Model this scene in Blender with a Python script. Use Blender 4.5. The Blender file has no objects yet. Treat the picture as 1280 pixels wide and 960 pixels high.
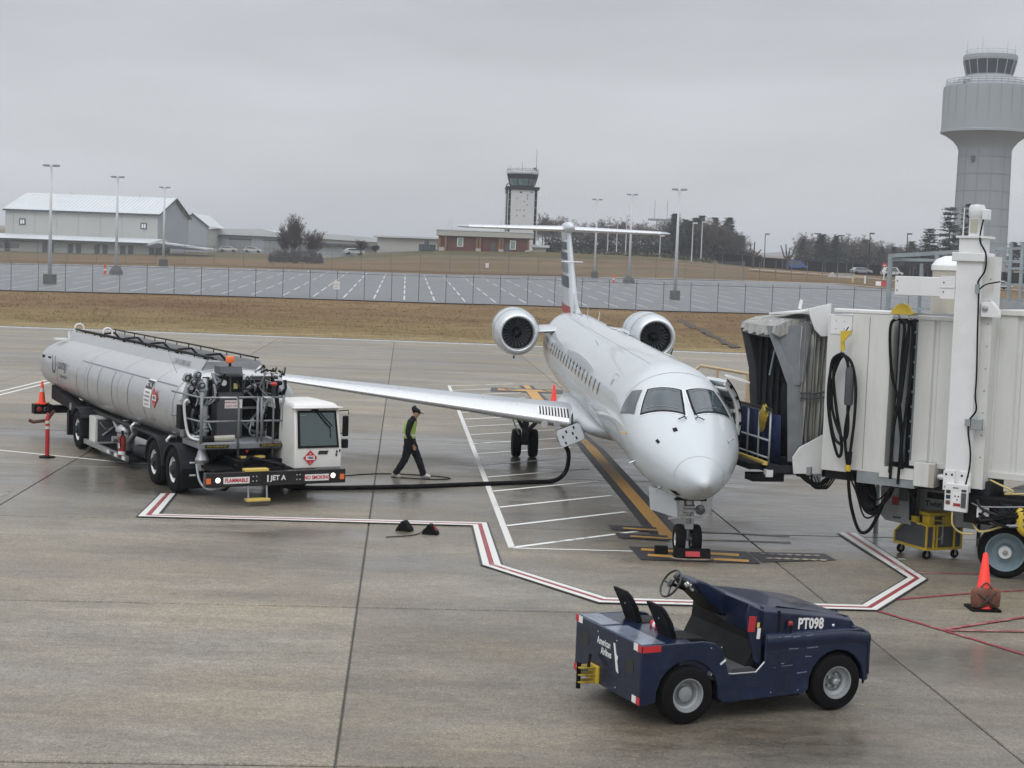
import bpy, bmesh, math, random
from mathutils import Vector, Matrix, noise
R = math.radians
random.seed(7)
scene = bpy.context.scene
col = scene.collection

# ---------------------------------------------------------------- camera
CAM_H, FPX, PITCH, ROLL = 5.3257, 1963.7, 0.075115, 0.036807
cam_d = bpy.data.cameras.new('camera'); cam = bpy.data.objects.new('camera', cam_d); col.objects.link(cam)
cam_d.sensor_width = 36; cam_d.lens = FPX / 1280 * 36; cam_d.clip_start = .5; cam_d.clip_end = 20000
_f = Vector((0, math.cos(PITCH), -math.sin(PITCH))); _u = Vector((0, math.sin(PITCH), math.cos(PITCH))); _r = Vector((1, 0, 0))
_R = _r * math.cos(ROLL) + _u * math.sin(ROLL); _U = _u * math.cos(ROLL) - _r * math.sin(ROLL)
m3 = Matrix((_R, _U, -_f)).transposed()
cam.matrix_world = Matrix.Translation((0, 0, CAM_H)) @ m3.to_4x4()
scene.camera = cam

# ---------------------------------------------------------------- sky, sun, exposure
SUN_EL, SUN_AZ = R(48), R(205)          # azimuth clockwise from +Y
world = bpy.data.worlds.new('World'); scene.world = world; world.use_nodes = True
nt = world.node_tree; nt.nodes.clear()
def N(t, **k):
    n = nt.nodes.new(t)
    for a, b in k.items():
        if hasattr(n, a): setattr(n, a, b)
        else: n.inputs[a].default_value = b
    return n
def L(a, b): nt.links.new(a, b)
tc = N('ShaderNodeTexCoord'); sp = N('ShaderNodeSeparateXYZ'); L(tc.outputs['Generated'], sp.inputs[0])
sky = N('ShaderNodeTexSky'); sky.sky_type = 'NISHITA'; sky.sun_disc = False; sky.sun_elevation = SUN_EL; sky.sun_rotation = SUN_AZ
hsv = N('ShaderNodeHueSaturation', Saturation=.12); L(sky.outputs[0], hsv.inputs['Color'])
skb = N('ShaderNodeBackground'); L(hsv.outputs[0], skb.inputs[0]); skb.inputs[1].default_value = .05
ramp = N('ShaderNodeValToRGB'); L(sp.outputs[2], ramp.inputs[0])
cr = ramp.color_ramp
cr.elements[0].position = 0; cr.elements[0].color = (.515, .525, .55, 1)
cr.elements[1].position = 1; cr.elements[1].color = (2.15, 2.19, 2.28, 1)
for p_, c_ in ((.05, (.475, .49, .52, 1)), (.16, (.395, .41, .445, 1)), (.30, (.56, .575, .61, 1)), (.6, (1.5, 1.53, 1.60, 1))):
    e = cr.elements.new(p_); e.color = c_
mp = N('ShaderNodeMapping'); mp.inputs['Scale'].default_value = (1.6, 1.6, 9); L(tc.outputs['Generated'], mp.inputs[0])
ns = N('ShaderNodeTexNoise', **{'Scale': 1.7, 'Detail': 5, 'Roughness': .5}); L(mp.outputs[0], ns.inputs['Vector'])
mr = N('ShaderNodeMapRange'); L(ns.outputs[0], mr.inputs[0])
for i_, v_ in ((1, .32), (2, .68), (3, .76), (4, 1.19)): mr.inputs[i_].default_value = v_
mx = N('ShaderNodeVectorMath', operation='SCALE'); L(ramp.outputs[0], mx.inputs[0]); L(mr.outputs[0], mx.inputs['Scale'])
ovb = N('ShaderNodeBackground'); L(mx.outputs[0], ovb.inputs[0]); ovb.inputs[1].default_value = .86
add = N('ShaderNodeAddShader'); L(skb.outputs[0], add.inputs[0]); L(ovb.outputs[0], add.inputs[1])
out = N('ShaderNodeOutputWorld'); L(add.outputs[0], out.inputs[0])
sun_d = bpy.data.lights.new('sun', 'SUN'); sun_d.energy = .6; sun_d.angle = R(25); sun_d.color = (1, .97, .93)
sun = bpy.data.objects.new('sun', sun_d); col.objects.link(sun)
sd = Vector((math.sin(SUN_AZ) * math.cos(SUN_EL), math.cos(SUN_AZ) * math.cos(SUN_EL), math.sin(SUN_EL)))
sun.rotation_euler = sd.to_track_quat('Z', 'Y').to_euler()
vs = scene.view_settings; vs.view_transform = 'Standard'; vs.look = 'None'; vs.gamma = 1; vs.use_curve_mapping = False; vs.exposure = -.16

# ---------------------------------------------------------------- materials
def new_mat(name):
    global nt
    m = bpy.data.materials.new(name); m.use_nodes = True; nt = m.node_tree
    b = nt.nodes['Principled BSDF']
    return m, b
def c4(c): return (c[0], c[1], c[2], 1)
def sc3(c, k): return (min(1, c[0] * k), min(1, c[1] * k), min(1, c[2] * k))
def mat(name, c, rough=.5, metal=0, var=.12, scale=3, bump=0, bscale=60, coat=0, stretch=(1, 1, 1), dirt=None, dscale=2, damt=.35, emit=None, alpha=1, spec=.5):
    m, b = new_mat(name)
    if var or dirt or bump:
        t = N('ShaderNodeTexCoord'); mp = N('ShaderNodeMapping'); mp.inputs['Scale'].default_value = stretch; L(t.outputs['Object'], mp.inputs[0])
        n1 = N('ShaderNodeTexNoise', **{'Scale': scale, 'Detail': 6, 'Roughness': .6}); L(mp.outputs[0], n1.inputs['Vector'])
        r1 = N('ShaderNodeMapRange'); L(n1.outputs[0], r1.inputs[0])
        for i, v in ((1, .3), (2, .7), (3, 0), (4, 1)): r1.inputs[i].default_value = v
        mc = N('ShaderNodeMix', data_type='RGBA'); mc.inputs[6].default_value = c4(sc3(c, 1 - var)); mc.inputs[7].default_value = c4(sc3(c, 1 + var)); L(r1.outputs[0], mc.inputs[0])
        o = mc.outputs[2]
        if dirt:
            n2 = N('ShaderNodeTexNoise', **{'Scale': dscale, 'Detail': 8, 'Roughness': .7}); L(mp.outputs[0], n2.inputs['Vector'])
            r2 = N('ShaderNodeMapRange'); L(n2.outputs[0], r2.inputs[0])
            for i, v in ((1, .5), (2, .72), (3, 0), (4, damt)): r2.inputs[i].default_value = v
            md = N('ShaderNodeMix', data_type='RGBA'); L(o, md.inputs[6]); md.inputs[7].default_value = c4(dirt); L(r2.outputs[0], md.inputs[0]); o = md.outputs[2]
        L(o, b.inputs['Base Color'])
        rr = N('ShaderNodeMapRange'); L(n1.outputs[0], rr.inputs[0])
        for i, v in ((1, .3), (2, .7), (3, max(.03, rough * .8)), (4, min(1, rough * 1.2))): rr.inputs[i].default_value = v
        L(rr.outputs[0], b.inputs['Roughness'])
        if bump:
            n3 = N('ShaderNodeTexNoise', **{'Scale': bscale, 'Detail': 4}); L(mp.outputs[0], n3.inputs['Vector'])
            bp = N('ShaderNodeBump'); bp.inputs['Strength'].default_value = bump; bp.inputs['Distance'].default_value = .02; L(n3.outputs[0], bp.inputs['Height']); L(bp.outputs[0], b.inputs['Normal'])
    else:
        b.inputs['Base Color'].default_value = c4(c); b.inputs['Roughness'].default_value = rough
    b.inputs['Metallic'].default_value = metal; b.inputs['Coat Weight'].default_value = coat; b.inputs['Coat Roughness'].default_value = .06
    b.inputs['Specular IOR Level'].default_value = spec
    if emit: b.inputs['Emission Color'].default_value = c4(emit[0]); b.inputs['Emission Strength'].default_value = emit[1]
    return m

M = {}
def mm(key, *a, **k): M[key] = mat(key, *a, **k)
mm('white_paint', (.70, .71, .71), .35, coat=.2, var=.04, dirt=(.45, .43, .40), damt=.25, dscale=1.3)
mm('aircraft_white', (.495, .535, .56), .42, coat=.6, var=.025, scale=1.2, dirt=(.5, .5, .49), damt=.12, dscale=.8)
mm('aircraft_metal', (.50, .52, .55), .22, metal=.75, var=.05, coat=.3)
mm('wing_grey', (.38, .41, .44), .4, metal=.1, var=.06, stretch=(.4, 3, 3), coat=.15)
mm('bright_metal', (.66, .68, .70), .3, metal=.6, var=.03)
mm('steel', (.38, .39, .40), .4, metal=.7, var=.15, dirt=(.15, .12, .10))
mm('galvanised', (.27, .305, .32), .5, metal=.3, var=.15, dirt=(.2, .2, .19))
mm('rail_grey', (.21, .22, .235), .45, metal=.2, var=.1, dirt=(.1, .1, .1))
mm('dark_grey', (.02, .0215, .025), .55, var=.15, spec=.25)
mm('cabinet_grey', (.075, .08, .088), .5, spec=.3, var=.08, dirt=(.2, .2, .2), damt=.15)
mm('black', (.0045, .0045, .0055), .6, var=.2, spec=.2)
mm('black_gloss', (.006, .006, .008), .3, var=.1, coat=.4)
mm('rubber', (.0045, .0045, .005), .75, spec=.15, var=.3, scale=10, bump=.15, dirt=(.02, .018, .017), dscale=4, damt=.35)
mm('engine_dark', (.022, .024, .03), .35, metal=.5, var=.2)
mm('glass_dark', (.025, .035, .045), .06, var=0, coat=1, spec=.8)
mm('glass_green', (.03, .055, .055), .06, var=0, coat=1, spec=.8)
mm('glass_cockpit', (.035, .055, .068), .09, var=.3, scale=2, coat=.25, spec=.6)
mm('orange', (.85, .07, .02), .45, var=.08, dirt=(.3, .08, .04), dscale=5)
mm('cone_red', (.95, .045, .03), .5, var=.04)
mm('red', (.42, .02, .025), .4, var=.1)
mm('dull_red', (.30, .03, .03), .5, var=.15)
mm('amber', (.8, .16, .03), .2, var=.05, coat=.6)
mm('yellow', (.58, .42, .035), .45, var=.1, dirt=(.2, .13, .04), dscale=3, damt=.6)
mm('step_yellow', (.65, .48, .12), .5, var=.08, dirt=(.3, .25, .15))
mm('pale_yellow', (.55, .47, .20), .5, var=.1)
mm('navy', (.0045, .0115, .038), .34, var=.3, scale=2, coat=.3, spec=.3, dirt=(.05, .06, .085), dscale=5, damt=.3, bump=.05, bscale=20)
mm('navy_worn', (.16, .19, .25), .3, var=.3, scale=5, coat=.3, dirt=(.03, .045, .10), dscale=3, damt=.9)
mm('scrape', (.17, .195, .24), .5, var=.4, scale=14)
mm('white_decal', (.75, .75, .75), .5, var=.05)
mm('decal_red', (.5, .02, .03), .4, var=.05)
mm('decal_grey', (.15, .16, .175), .5, var=0)
mm('decal_black', (.02, .02, .02), .5, var=0)
mm('tank_silver', (.50, .51, .515), .36, metal=.6, var=.05, scale=1.5, dirt=(.33, .32, .30), dscale=1.5, damt=.45, coat=.15)
mm('cab_white', (.66, .66, .635), .35, var=.04, coat=.3, dirt=(.45, .42, .36), damt=.3)
mm('bridge_white', (.62, .63, .61), .42, var=.04, scale=1, dirt=(.42, .40, .35), dscale=1.2, damt=.38, stretch=(2, 2, .35), coat=.1)
mm('bellows', (.30, .297, .285), .85, var=.4, scale=4, stretch=(4, 4, .4), dirt=(.08, .08, .082), dscale=3, damt=.6)  # stretched upright tones paint light and dark folds into the fabric, beside its dirt
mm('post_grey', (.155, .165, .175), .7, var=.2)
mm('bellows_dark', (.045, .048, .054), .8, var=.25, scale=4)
mm('blue_fabric', (.004, .012, .065), .75, var=.4, scale=5)
mm('bridge_interior', (.05, .075, .11), .6, var=.2)
mm('sandbag', (.17, .07, .045), .9, var=.35, scale=18, bump=.6, bscale=50)
mm('rope', (.05, .045, .04), .9, var=.2)
mm('unit_grey', (.27, .285, .30), .5, var=.08, dirt=(.12, .12, .12))
mm('beige', (.42, .40, .34), .5, var=.06)
mm('barrier_beige', (.50, .38, .23), .5, var=.08)
mm('skin', (.42, .24, .17), .55, var=.06)
mm('hivis', (.30, .44, .09), .6, var=.1)
mm('hivis_strip', (.55, .58, .50), .4, var=.05)
mm('dark_cloth', (.012, .0125, .016), .9, spec=.15, var=.2, scale=12, bump=.2)
mm('shoe', (.45, .44, .42), .6, var=.2)
mm('wall_cream', (.42, .43, .41), .7, var=.05, scale=.15)
mm('wall_blue_grey', (.34, .37, .41), .7, var=.05, scale=.15)
mm('metal_roof', (.56, .59, .61), .45, metal=.2, var=.05, scale=.3)
mm('fascia_dark', (.07, .08, .09), .6, var=.1)
mm('fascia_pale', (.40, .40, .36), .6, var=.05)
mm('brick_wall', (.13, .05, .04), .85, var=.2, scale=.8)
mm('brick_brown', (.22, .12, .065), .85, var=.2, scale=.8)
mm('tower_white', (.56, .57, .58), .6, var=.05, scale=.2, dirt=(.36, .36, .36), dscale=.25)
mm('tower_grey', (.30, .325, .345), .75, var=.05, scale=.08, dirt=(.25, .27, .29), dscale=.05)
mm('tower_glass', (.018, .024, .030), .35, var=0, spec=.2)
mm('tower_glass_green', (.13, .20, .20), .25, var=.4, scale=.6)  # paler green panes of the old tower cab
mm('tower_black', (.006, .007, .012), .8, var=.1, spec=.1)
mm('concrete', (.30, .29, .27), .85, var=.12, scale=2, bump=.2)
mm('concrete_dark', (.10, .10, .095), .85, var=.15, scale=2)
mm('pole_white', (.55, .56, .56), .5, var=.04)
mm('fence_grey', (.15, .16, .17), .6, metal=.3, var=.1)
mm('bark', (.065, .055, .047), .95, var=.3, scale=2)
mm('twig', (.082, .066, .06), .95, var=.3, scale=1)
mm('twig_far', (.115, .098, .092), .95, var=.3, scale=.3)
mm('needles', (.045, .058, .048), .9, var=.35, scale=.6)
mm('hedge', (.028, .036, .022), .95, var=.4, scale=1)
mm('car_white', (.6, .6, .6), .25, coat=.6, var=.03)
mm('car_blue', (.02, .09, .30), .25, coat=.6, var=.03)
mm('car_dark', (.03, .035, .04), .25, coat=.6, var=.03)
mm('car_silver', (.32, .34, .36), .25, metal=.4, coat=.6, var=.03)
mm('lamp_lit', (1, .95, .85), .3, var=0, emit=((1, .93, .8), 1.3))
mm('puddle_paint', (.5, .5, .5), .3)

def wear_mat(name, c, under, amt, scale=3.5, rough=.5):
    """paint worn away in patches to the pavement colour"""
    m, b = new_mat(name)
    g = N('ShaderNodeNewGeometry')
    n1 = N('ShaderNodeTexNoise', **{'Scale': scale, 'Detail': 9, 'Roughness': .75}); L(g.outputs['Position'], n1.inputs['Vector'])
    n2 = N('ShaderNodeTexNoise', **{'Scale': .45, 'Detail': 3}); L(g.outputs['Position'], n2.inputs['Vector'])
    a = N('ShaderNodeMath', operation='ADD'); L(n1.outputs[0], a.inputs[0]); L(n2.outputs[0], a.inputs[1])
    r = N('ShaderNodeMapRange'); L(a.outputs[0], r.inputs[0])
    for i, v in ((1, 1.22 - amt), (2, 1.36 - amt), (3, 0), (4, 1)): r.inputs[i].default_value = v
    mc = N('ShaderNodeMix', data_type='RGBA'); mc.inputs[6].default_value = c4(c); mc.inputs[7].default_value = c4(under); L(r.outputs[0], mc.inputs[0]); L(mc.outputs[2], b.inputs['Base Color'])
    b.inputs['Roughness'].default_value = rough
    return m
M['line_white'] = wear_mat('line_white', (.62, .62, .59), (.17, .16, .14), .06)
M['line_white_thin'] = wear_mat('line_white_thin', (.74, .75, .73), (.13, .125, .11), .07)
M['line_white_worn'] = wear_mat('line_white_worn', (.42, .42, .41), (.12, .12, .12), .28)
M['line_red'] = wear_mat('line_red', (.27, .035, .045), (.40, .30, .28), .10)
M['line_red_thin'] = wear_mat('line_red_thin', (.26, .03, .045), (.42, .20, .20), .22, 2)
M['line_yellow'] = wear_mat('line_yellow', (.46, .25, .05), (.16, .12, .07), .10)
M['line_black'] = wear_mat('line_black', (.020, .021, .027), (.08, .08, .075), .06)
M['line_pale'] = wear_mat('line_pale', (.33, .28, .21), (.10, .10, .10), .30)
M['stall_white'] = wear_mat('stall_white', (.62, .63, .64), (.18, .19, .2), .06, 1)

def concrete_slab_mat(name, base, wet=1.0):
    m, b = new_mat(name)
    g = N('ShaderNodeNewGeometry'); oi = N('ShaderNodeObjectInfo')
    mp = N('ShaderNodeMapping'); mp.inputs['Scale'].default_value = (.75, 1.35, 1); mp.inputs['Rotation'].default_value = (0, 0, R(4)); L(g.outputs['Position'], mp.inputs[0])
    def noise_(s, d, vec, ro=.6, lo=.3, hi=.7, a=0, b_=1):
        n = N('ShaderNodeTexNoise', **{'Scale': s, 'Detail': d, 'Roughness': ro}); L(vec, n.inputs['Vector'])
        r = N('ShaderNodeMapRange'); L(n.outputs[0], r.inputs[0])
        for i, v in ((1, lo), (2, hi), (3, a), (4, b_)): r.inputs[i].default_value = v
        return r.outputs[0]
    def math_(op, a, b_):
        n = N('ShaderNodeMath', operation=op)
        for i, v in enumerate((a, b_)):
            if isinstance(v, (int, float)): n.inputs[i].default_value = v
            else: L(v, n.inputs[i])
        return n.outputs[0]
    P_ = g.outputs['Position']
    big = noise_(.16, 5, mp.outputs[0], .62, .34, .66)
    mid = noise_(.9, 7, mp.outputs[0], .7, .3, .7)
    mp2 = N('ShaderNodeMapping'); mp2.inputs['Scale'].default_value = (.55, 2.4, 1); mp2.inputs['Rotation'].default_value = (0, 0, R(4)); L(P_, mp2.inputs[0])
    streak = noise_(1.6, 6, mp2.outputs[0], .7, .32, .68)
    fine = noise_(30, 4, P_, .8, .36, .64)
    grain = noise_(9, 6, P_, .85, .36, .64)
    # wet areas: broad blotches plus the places where water stands
    wn = noise_(.11, 6, mp.outputs[0], .65, .44, .60)
    sep = N('ShaderNodeSeparateXYZ'); L(P_, sep.inputs[0])
    tot = None
    for (x0, y0, rx, ry, k) in ((-3.2, 36, 3.4, 2.6, 1), (3.0, 39, 5.5, 10, 1.0), (9, 35.5, 8, 4.5, 1), (-3, 46.5, 6, 2.5, .9), (-8, 45, 10, 3.0, .8), (-9, 36, 4, 6, .7), (5.5, 31.5, 4.5, 2, .8), (-1.5, 27.5, 3.5, 1.0, .6), (6.5, 21.5, 2.5, 2.0, .55), (-4.5, 30, 4, 1.2, .4), (3.9, 17.4, 2.4, 1.3, .4)):
        dx = math_('DIVIDE', math_('SUBTRACT', sep.outputs[0], x0), rx); dy = math_('DIVIDE', math_('SUBTRACT', sep.outputs[1], y0), ry)
        d = math_('SQRT', math_('ADD', math_('MULTIPLY', dx, dx), math_('MULTIPLY', dy, dy)), 0)
        v = math_('MULTIPLY', math_('SUBTRACT', 1.0, d), k)
        tot = v if tot is None else math_('MAXIMUM', tot, v)
    wz = math_('ADD', tot, math_('MULTIPLY', math_('SUBTRACT', mid, .5), .55))
    wz = math_('ADD', wz, math_('MULTIPLY', math_('SUBTRACT', big, .5), .6))
    wr = N('ShaderNodeMapRange'); L(wz, wr.inputs[0])
    for i, v in ((1, -.12), (2, .42), (3, 0), (4, 1)): wr.inputs[i].default_value = v
    wetm = math_('MULTIPLY', math_('MAXIMUM', wr.outputs[0], math_('MULTIPLY', wn, .45)), wet)
    c = N('ShaderNodeMix', data_type='RGBA'); c.inputs[6].default_value = c4(sc3(base, .70)); c.inputs[7].default_value = c4(sc3(base, 1.24)); L(mid, c.inputs[0])
    c2 = N('ShaderNodeMix', data_type='RGBA'); c2.blend_type = 'MIX'; L(c.outputs[2], c2.inputs[6]); c2.inputs[7].default_value = (base[0] * 1.10, base[1] * .99, base[2] * .80, 1); L(math_('MULTIPLY', big, .95), c2.inputs[0])
    c3 = N('ShaderNodeMix', data_type='RGBA'); L(c2.outputs[2], c3.inputs[6]); c3.inputs[7].default_value = c4(sc3(base, .62)); L(math_('MULTIPLY', streak, .38), c3.inputs[0])
    spot = noise_(2.6, 3, P_, .6, .66, .74)
    patchy = noise_(2.4, 8, mp.outputs[0], .85, .36, .64)
    k = math_('ADD', .52, math_('MULTIPLY', fine, .86)); k = math_('MULTIPLY', k, math_('ADD', .76, math_('MULTIPLY', grain, .50)))
    k = math_('MULTIPLY', k, math_('ADD', .84, math_('MULTIPLY', patchy, .32))); k = math_('MULTIPLY', k, math_('SUBTRACT', 1.0, math_('MULTIPLY', spot, .28)))
    dry = noise_(.22, 6, mp2.outputs[0], .7, .38, .62, .80, 1.16)
    k = math_('MULTIPLY', k, dry)
    k = math_('MULTIPLY', k, math_('ADD', .86, math_('MULTIPLY', oi.outputs['Random'], .26)))
    k = math_('MULTIPLY', k, math_('SUBTRACT', 1.0, math_('MULTIPLY', wetm, .50)))
    vm = N('ShaderNodeVectorMath', operation='SCALE'); L(c3.outputs[2], vm.inputs[0]); L(k, vm.inputs['Scale'])
    L(vm.outputs[0], b.inputs['Base Color'])
    film = math_('MULTIPLY', wetm, math_('ADD', .55, math_('MULTIPLY', streak, .5)))
    L(math_('SUBTRACT', .62, math_('MULTIPLY', film, .38)), b.inputs['Roughness']); L(math_('MULTIPLY', film, .6), b.inputs['Coat Weight']); b.inputs['Coat Roughness'].default_value = .20; b.inputs['Coat IOR'].default_value = 1.36
    b.inputs['Specular IOR Level'].default_value = .5
    bp = N('ShaderNodeBump'); bp.inputs['Distance'].default_value = .004; L(math_('ADD', fine, grain), bp.inputs['Height'])
    L(math_('MULTIPLY', math_('SUBTRACT', 1.0, math_('MINIMUM', film, .93)), .5), bp.inputs['Strength']); L(bp.outputs[0], b.inputs['Normal'])
    return m
M['aircraft_white'].node_tree.nodes['Principled BSDF'].inputs['Coat IOR'].default_value = 1.5; M['aircraft_white'].node_tree.nodes['Principled BSDF'].inputs['Coat Roughness'].default_value = .05
M['apron'] = concrete_slab_mat('apron', (.222, .206, .174))

def ground_mat():
    m, b = new_mat('grass_ground')
    g = N('ShaderNodeNewGeometry')
    mp = N('ShaderNodeMapping'); mp.inputs['Scale'].default_value = (.35, 1, 2.5); L(g.outputs['Position'], mp.inputs[0])
    def nz(s, d, ro, vec, lo, hi):
        n = N('ShaderNodeTexNoise', **{'Scale': s, 'Detail': d, 'Roughness': ro}); L(vec, n.inputs['Vector'])
        r = N('ShaderNodeMapRange'); L(n.outputs[0], r.inputs[0]); r.inputs[1].default_value = lo; r.inputs[2].default_value = hi
        return r.outputs[0]
    a = nz(.09, 6, .7, mp.outputs[0], .35, .65); c = nz(1.1, 8, .8, mp.outputs[0], .3, .7); e = nz(.03, 3, .5, mp.outputs[0], .4, .6)
    m1 = N('ShaderNodeMix', data_type='RGBA'); m1.inputs[6].default_value = (.115, .064, .034, 1); m1.inputs[7].default_value = (.20, .142, .074, 1); L(a, m1.inputs[0])
    m2 = N('ShaderNodeMix', data_type='RGBA'); L(m1.outputs[2], m2.inputs[6]); m2.inputs[7].default_value = (.085, .080, .034, 1)
    spy = N('ShaderNodeSeparateXYZ'); L(g.outputs['Position'], spy.inputs[0]); ry = N('ShaderNodeMapRange'); L(spy.outputs[1], ry.inputs[0])
    for i, v in ((1, 235), (2, 300), (3, .12), (4, .85)): ry.inputs[i].default_value = v
    mu = N('ShaderNodeMath', operation='MULTIPLY'); L(e, mu.inputs[0]); L(ry.outputs[0], mu.inputs[1]); L(mu.outputs[0], m2.inputs[0])
    # paler mown verge beside the apron, greener low slope
    sp = N('ShaderNodeSeparateXYZ'); L(g.outputs['Position'], sp.inputs[0])
    ad = N('ShaderNodeMath', operation='MULTIPLY_ADD'); L(c, ad.inputs[0]); ad.inputs[1].default_value = -3.5; L(sp.outputs[1], ad.inputs[2])
    r1 = N('ShaderNodeMapRange'); L(ad.outputs[0], r1.inputs[0])
    for i, v in ((1, 106.5), (2, 110), (3, .7), (4, 0)): r1.inputs[i].default_value = v
    m3 = N('ShaderNodeMix', data_type='RGBA'); L(m2.outputs[2], m3.inputs[6]); m3.inputs[7].default_value = (.30, .235, .13, 1); L(r1.outputs[0], m3.inputs[0])
    r2 = N('ShaderNodeMapRange'); L(ad.outputs[0], r2.inputs[0])
    for i, v in ((1, 112), (2, 122), (3, .45), (4, 0)): r2.inputs[i].default_value = v
    m4 = N('ShaderNodeMix', data_type='RGBA'); L(m3.outputs[2], m4.inputs[6]); m4.inputs[7].default_value = (.185, .150, .065, 1); L(r2.outputs[0], m4.inputs[0])
    k = N('ShaderNodeMath', operation='MULTIPLY_ADD'); L(c, k.inputs[0]); k.inputs[1].default_value = .75; k.inputs[2].default_value = .60
    vm = N('ShaderNodeVectorMath', operation='SCALE'); L(m4.outputs[2], vm.inputs[0]); L(k.outputs[0], vm.inputs['Scale'])
    L(vm.outputs[0], b.inputs['Base Color']); b.inputs['Roughness'].default_value = .95; b.inputs['Specular IOR Level'].default_value = .1
    return m
M['ground'] = ground_mat()
def tarmac_mat():
    m, b = new_mat('lot_tarmac')
    g = N('ShaderNodeNewGeometry'); mp = N('ShaderNodeMapping'); mp.inputs['Scale'].default_value = (.12, 1, 1); L(g.outputs['Position'], mp.inputs[0])
    n = N('ShaderNodeTexNoise', **{'Scale': .35, 'Detail': 7, 'Roughness': .7}); L(mp.outputs[0], n.inputs['Vector'])
    r = N('ShaderNodeValToRGB'); L(n.outputs[0], r.inputs[0])
    r.color_ramp.elements[0].position = .3; r.color_ramp.elements[0].color = (.070, .078, .085, 1); r.color_ramp.elements[1].position = .72; r.color_ramp.elements[1].color = (.15, .16, .17, 1)
    L(r.outputs[0], b.inputs['Base Color']); b.inputs['Roughness'].default_value = .42
    return m
M['tarmac'] = tarmac_mat()
def mesh_mat():
    m, b = new_mat('chain_link')
    t = N('ShaderNodeTexCoord'); mp = N('ShaderNodeMapping'); mp.inputs['Rotation'].default_value = (0, R(45), 0); L(t.outputs['Object'], mp.inputs[0])
    sp = N('ShaderNodeSeparateXYZ'); L(mp.outputs[0], sp.inputs[0]); fac = None
    for i in (0, 2):
        s = N('ShaderNodeMath', operation='MULTIPLY'); L(sp.outputs[i], s.inputs[0]); s.inputs[1].default_value = 16
        f = N('ShaderNodeMath', operation='FRACT'); L(s.outputs[0], f.inputs[0])
        l = N('ShaderNodeMath', operation='LESS_THAN'); L(f.outputs[0], l.inputs[0]); l.inputs[1].default_value = .09
        if fac is None: fac = l
        else:
            q = N('ShaderNodeMath', operation='MAXIMUM'); L(fac.outputs[0], q.inputs[0]); L(l.outputs[0], q.inputs[1]); fac = q
    L(fac.outputs[0], b.inputs['Alpha']); b.inputs['Base Color'].default_value = (.26, .28, .30, 1); b.inputs['Metallic'].default_value = .4
    return m
M['chain_link'] = mesh_mat()

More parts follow.
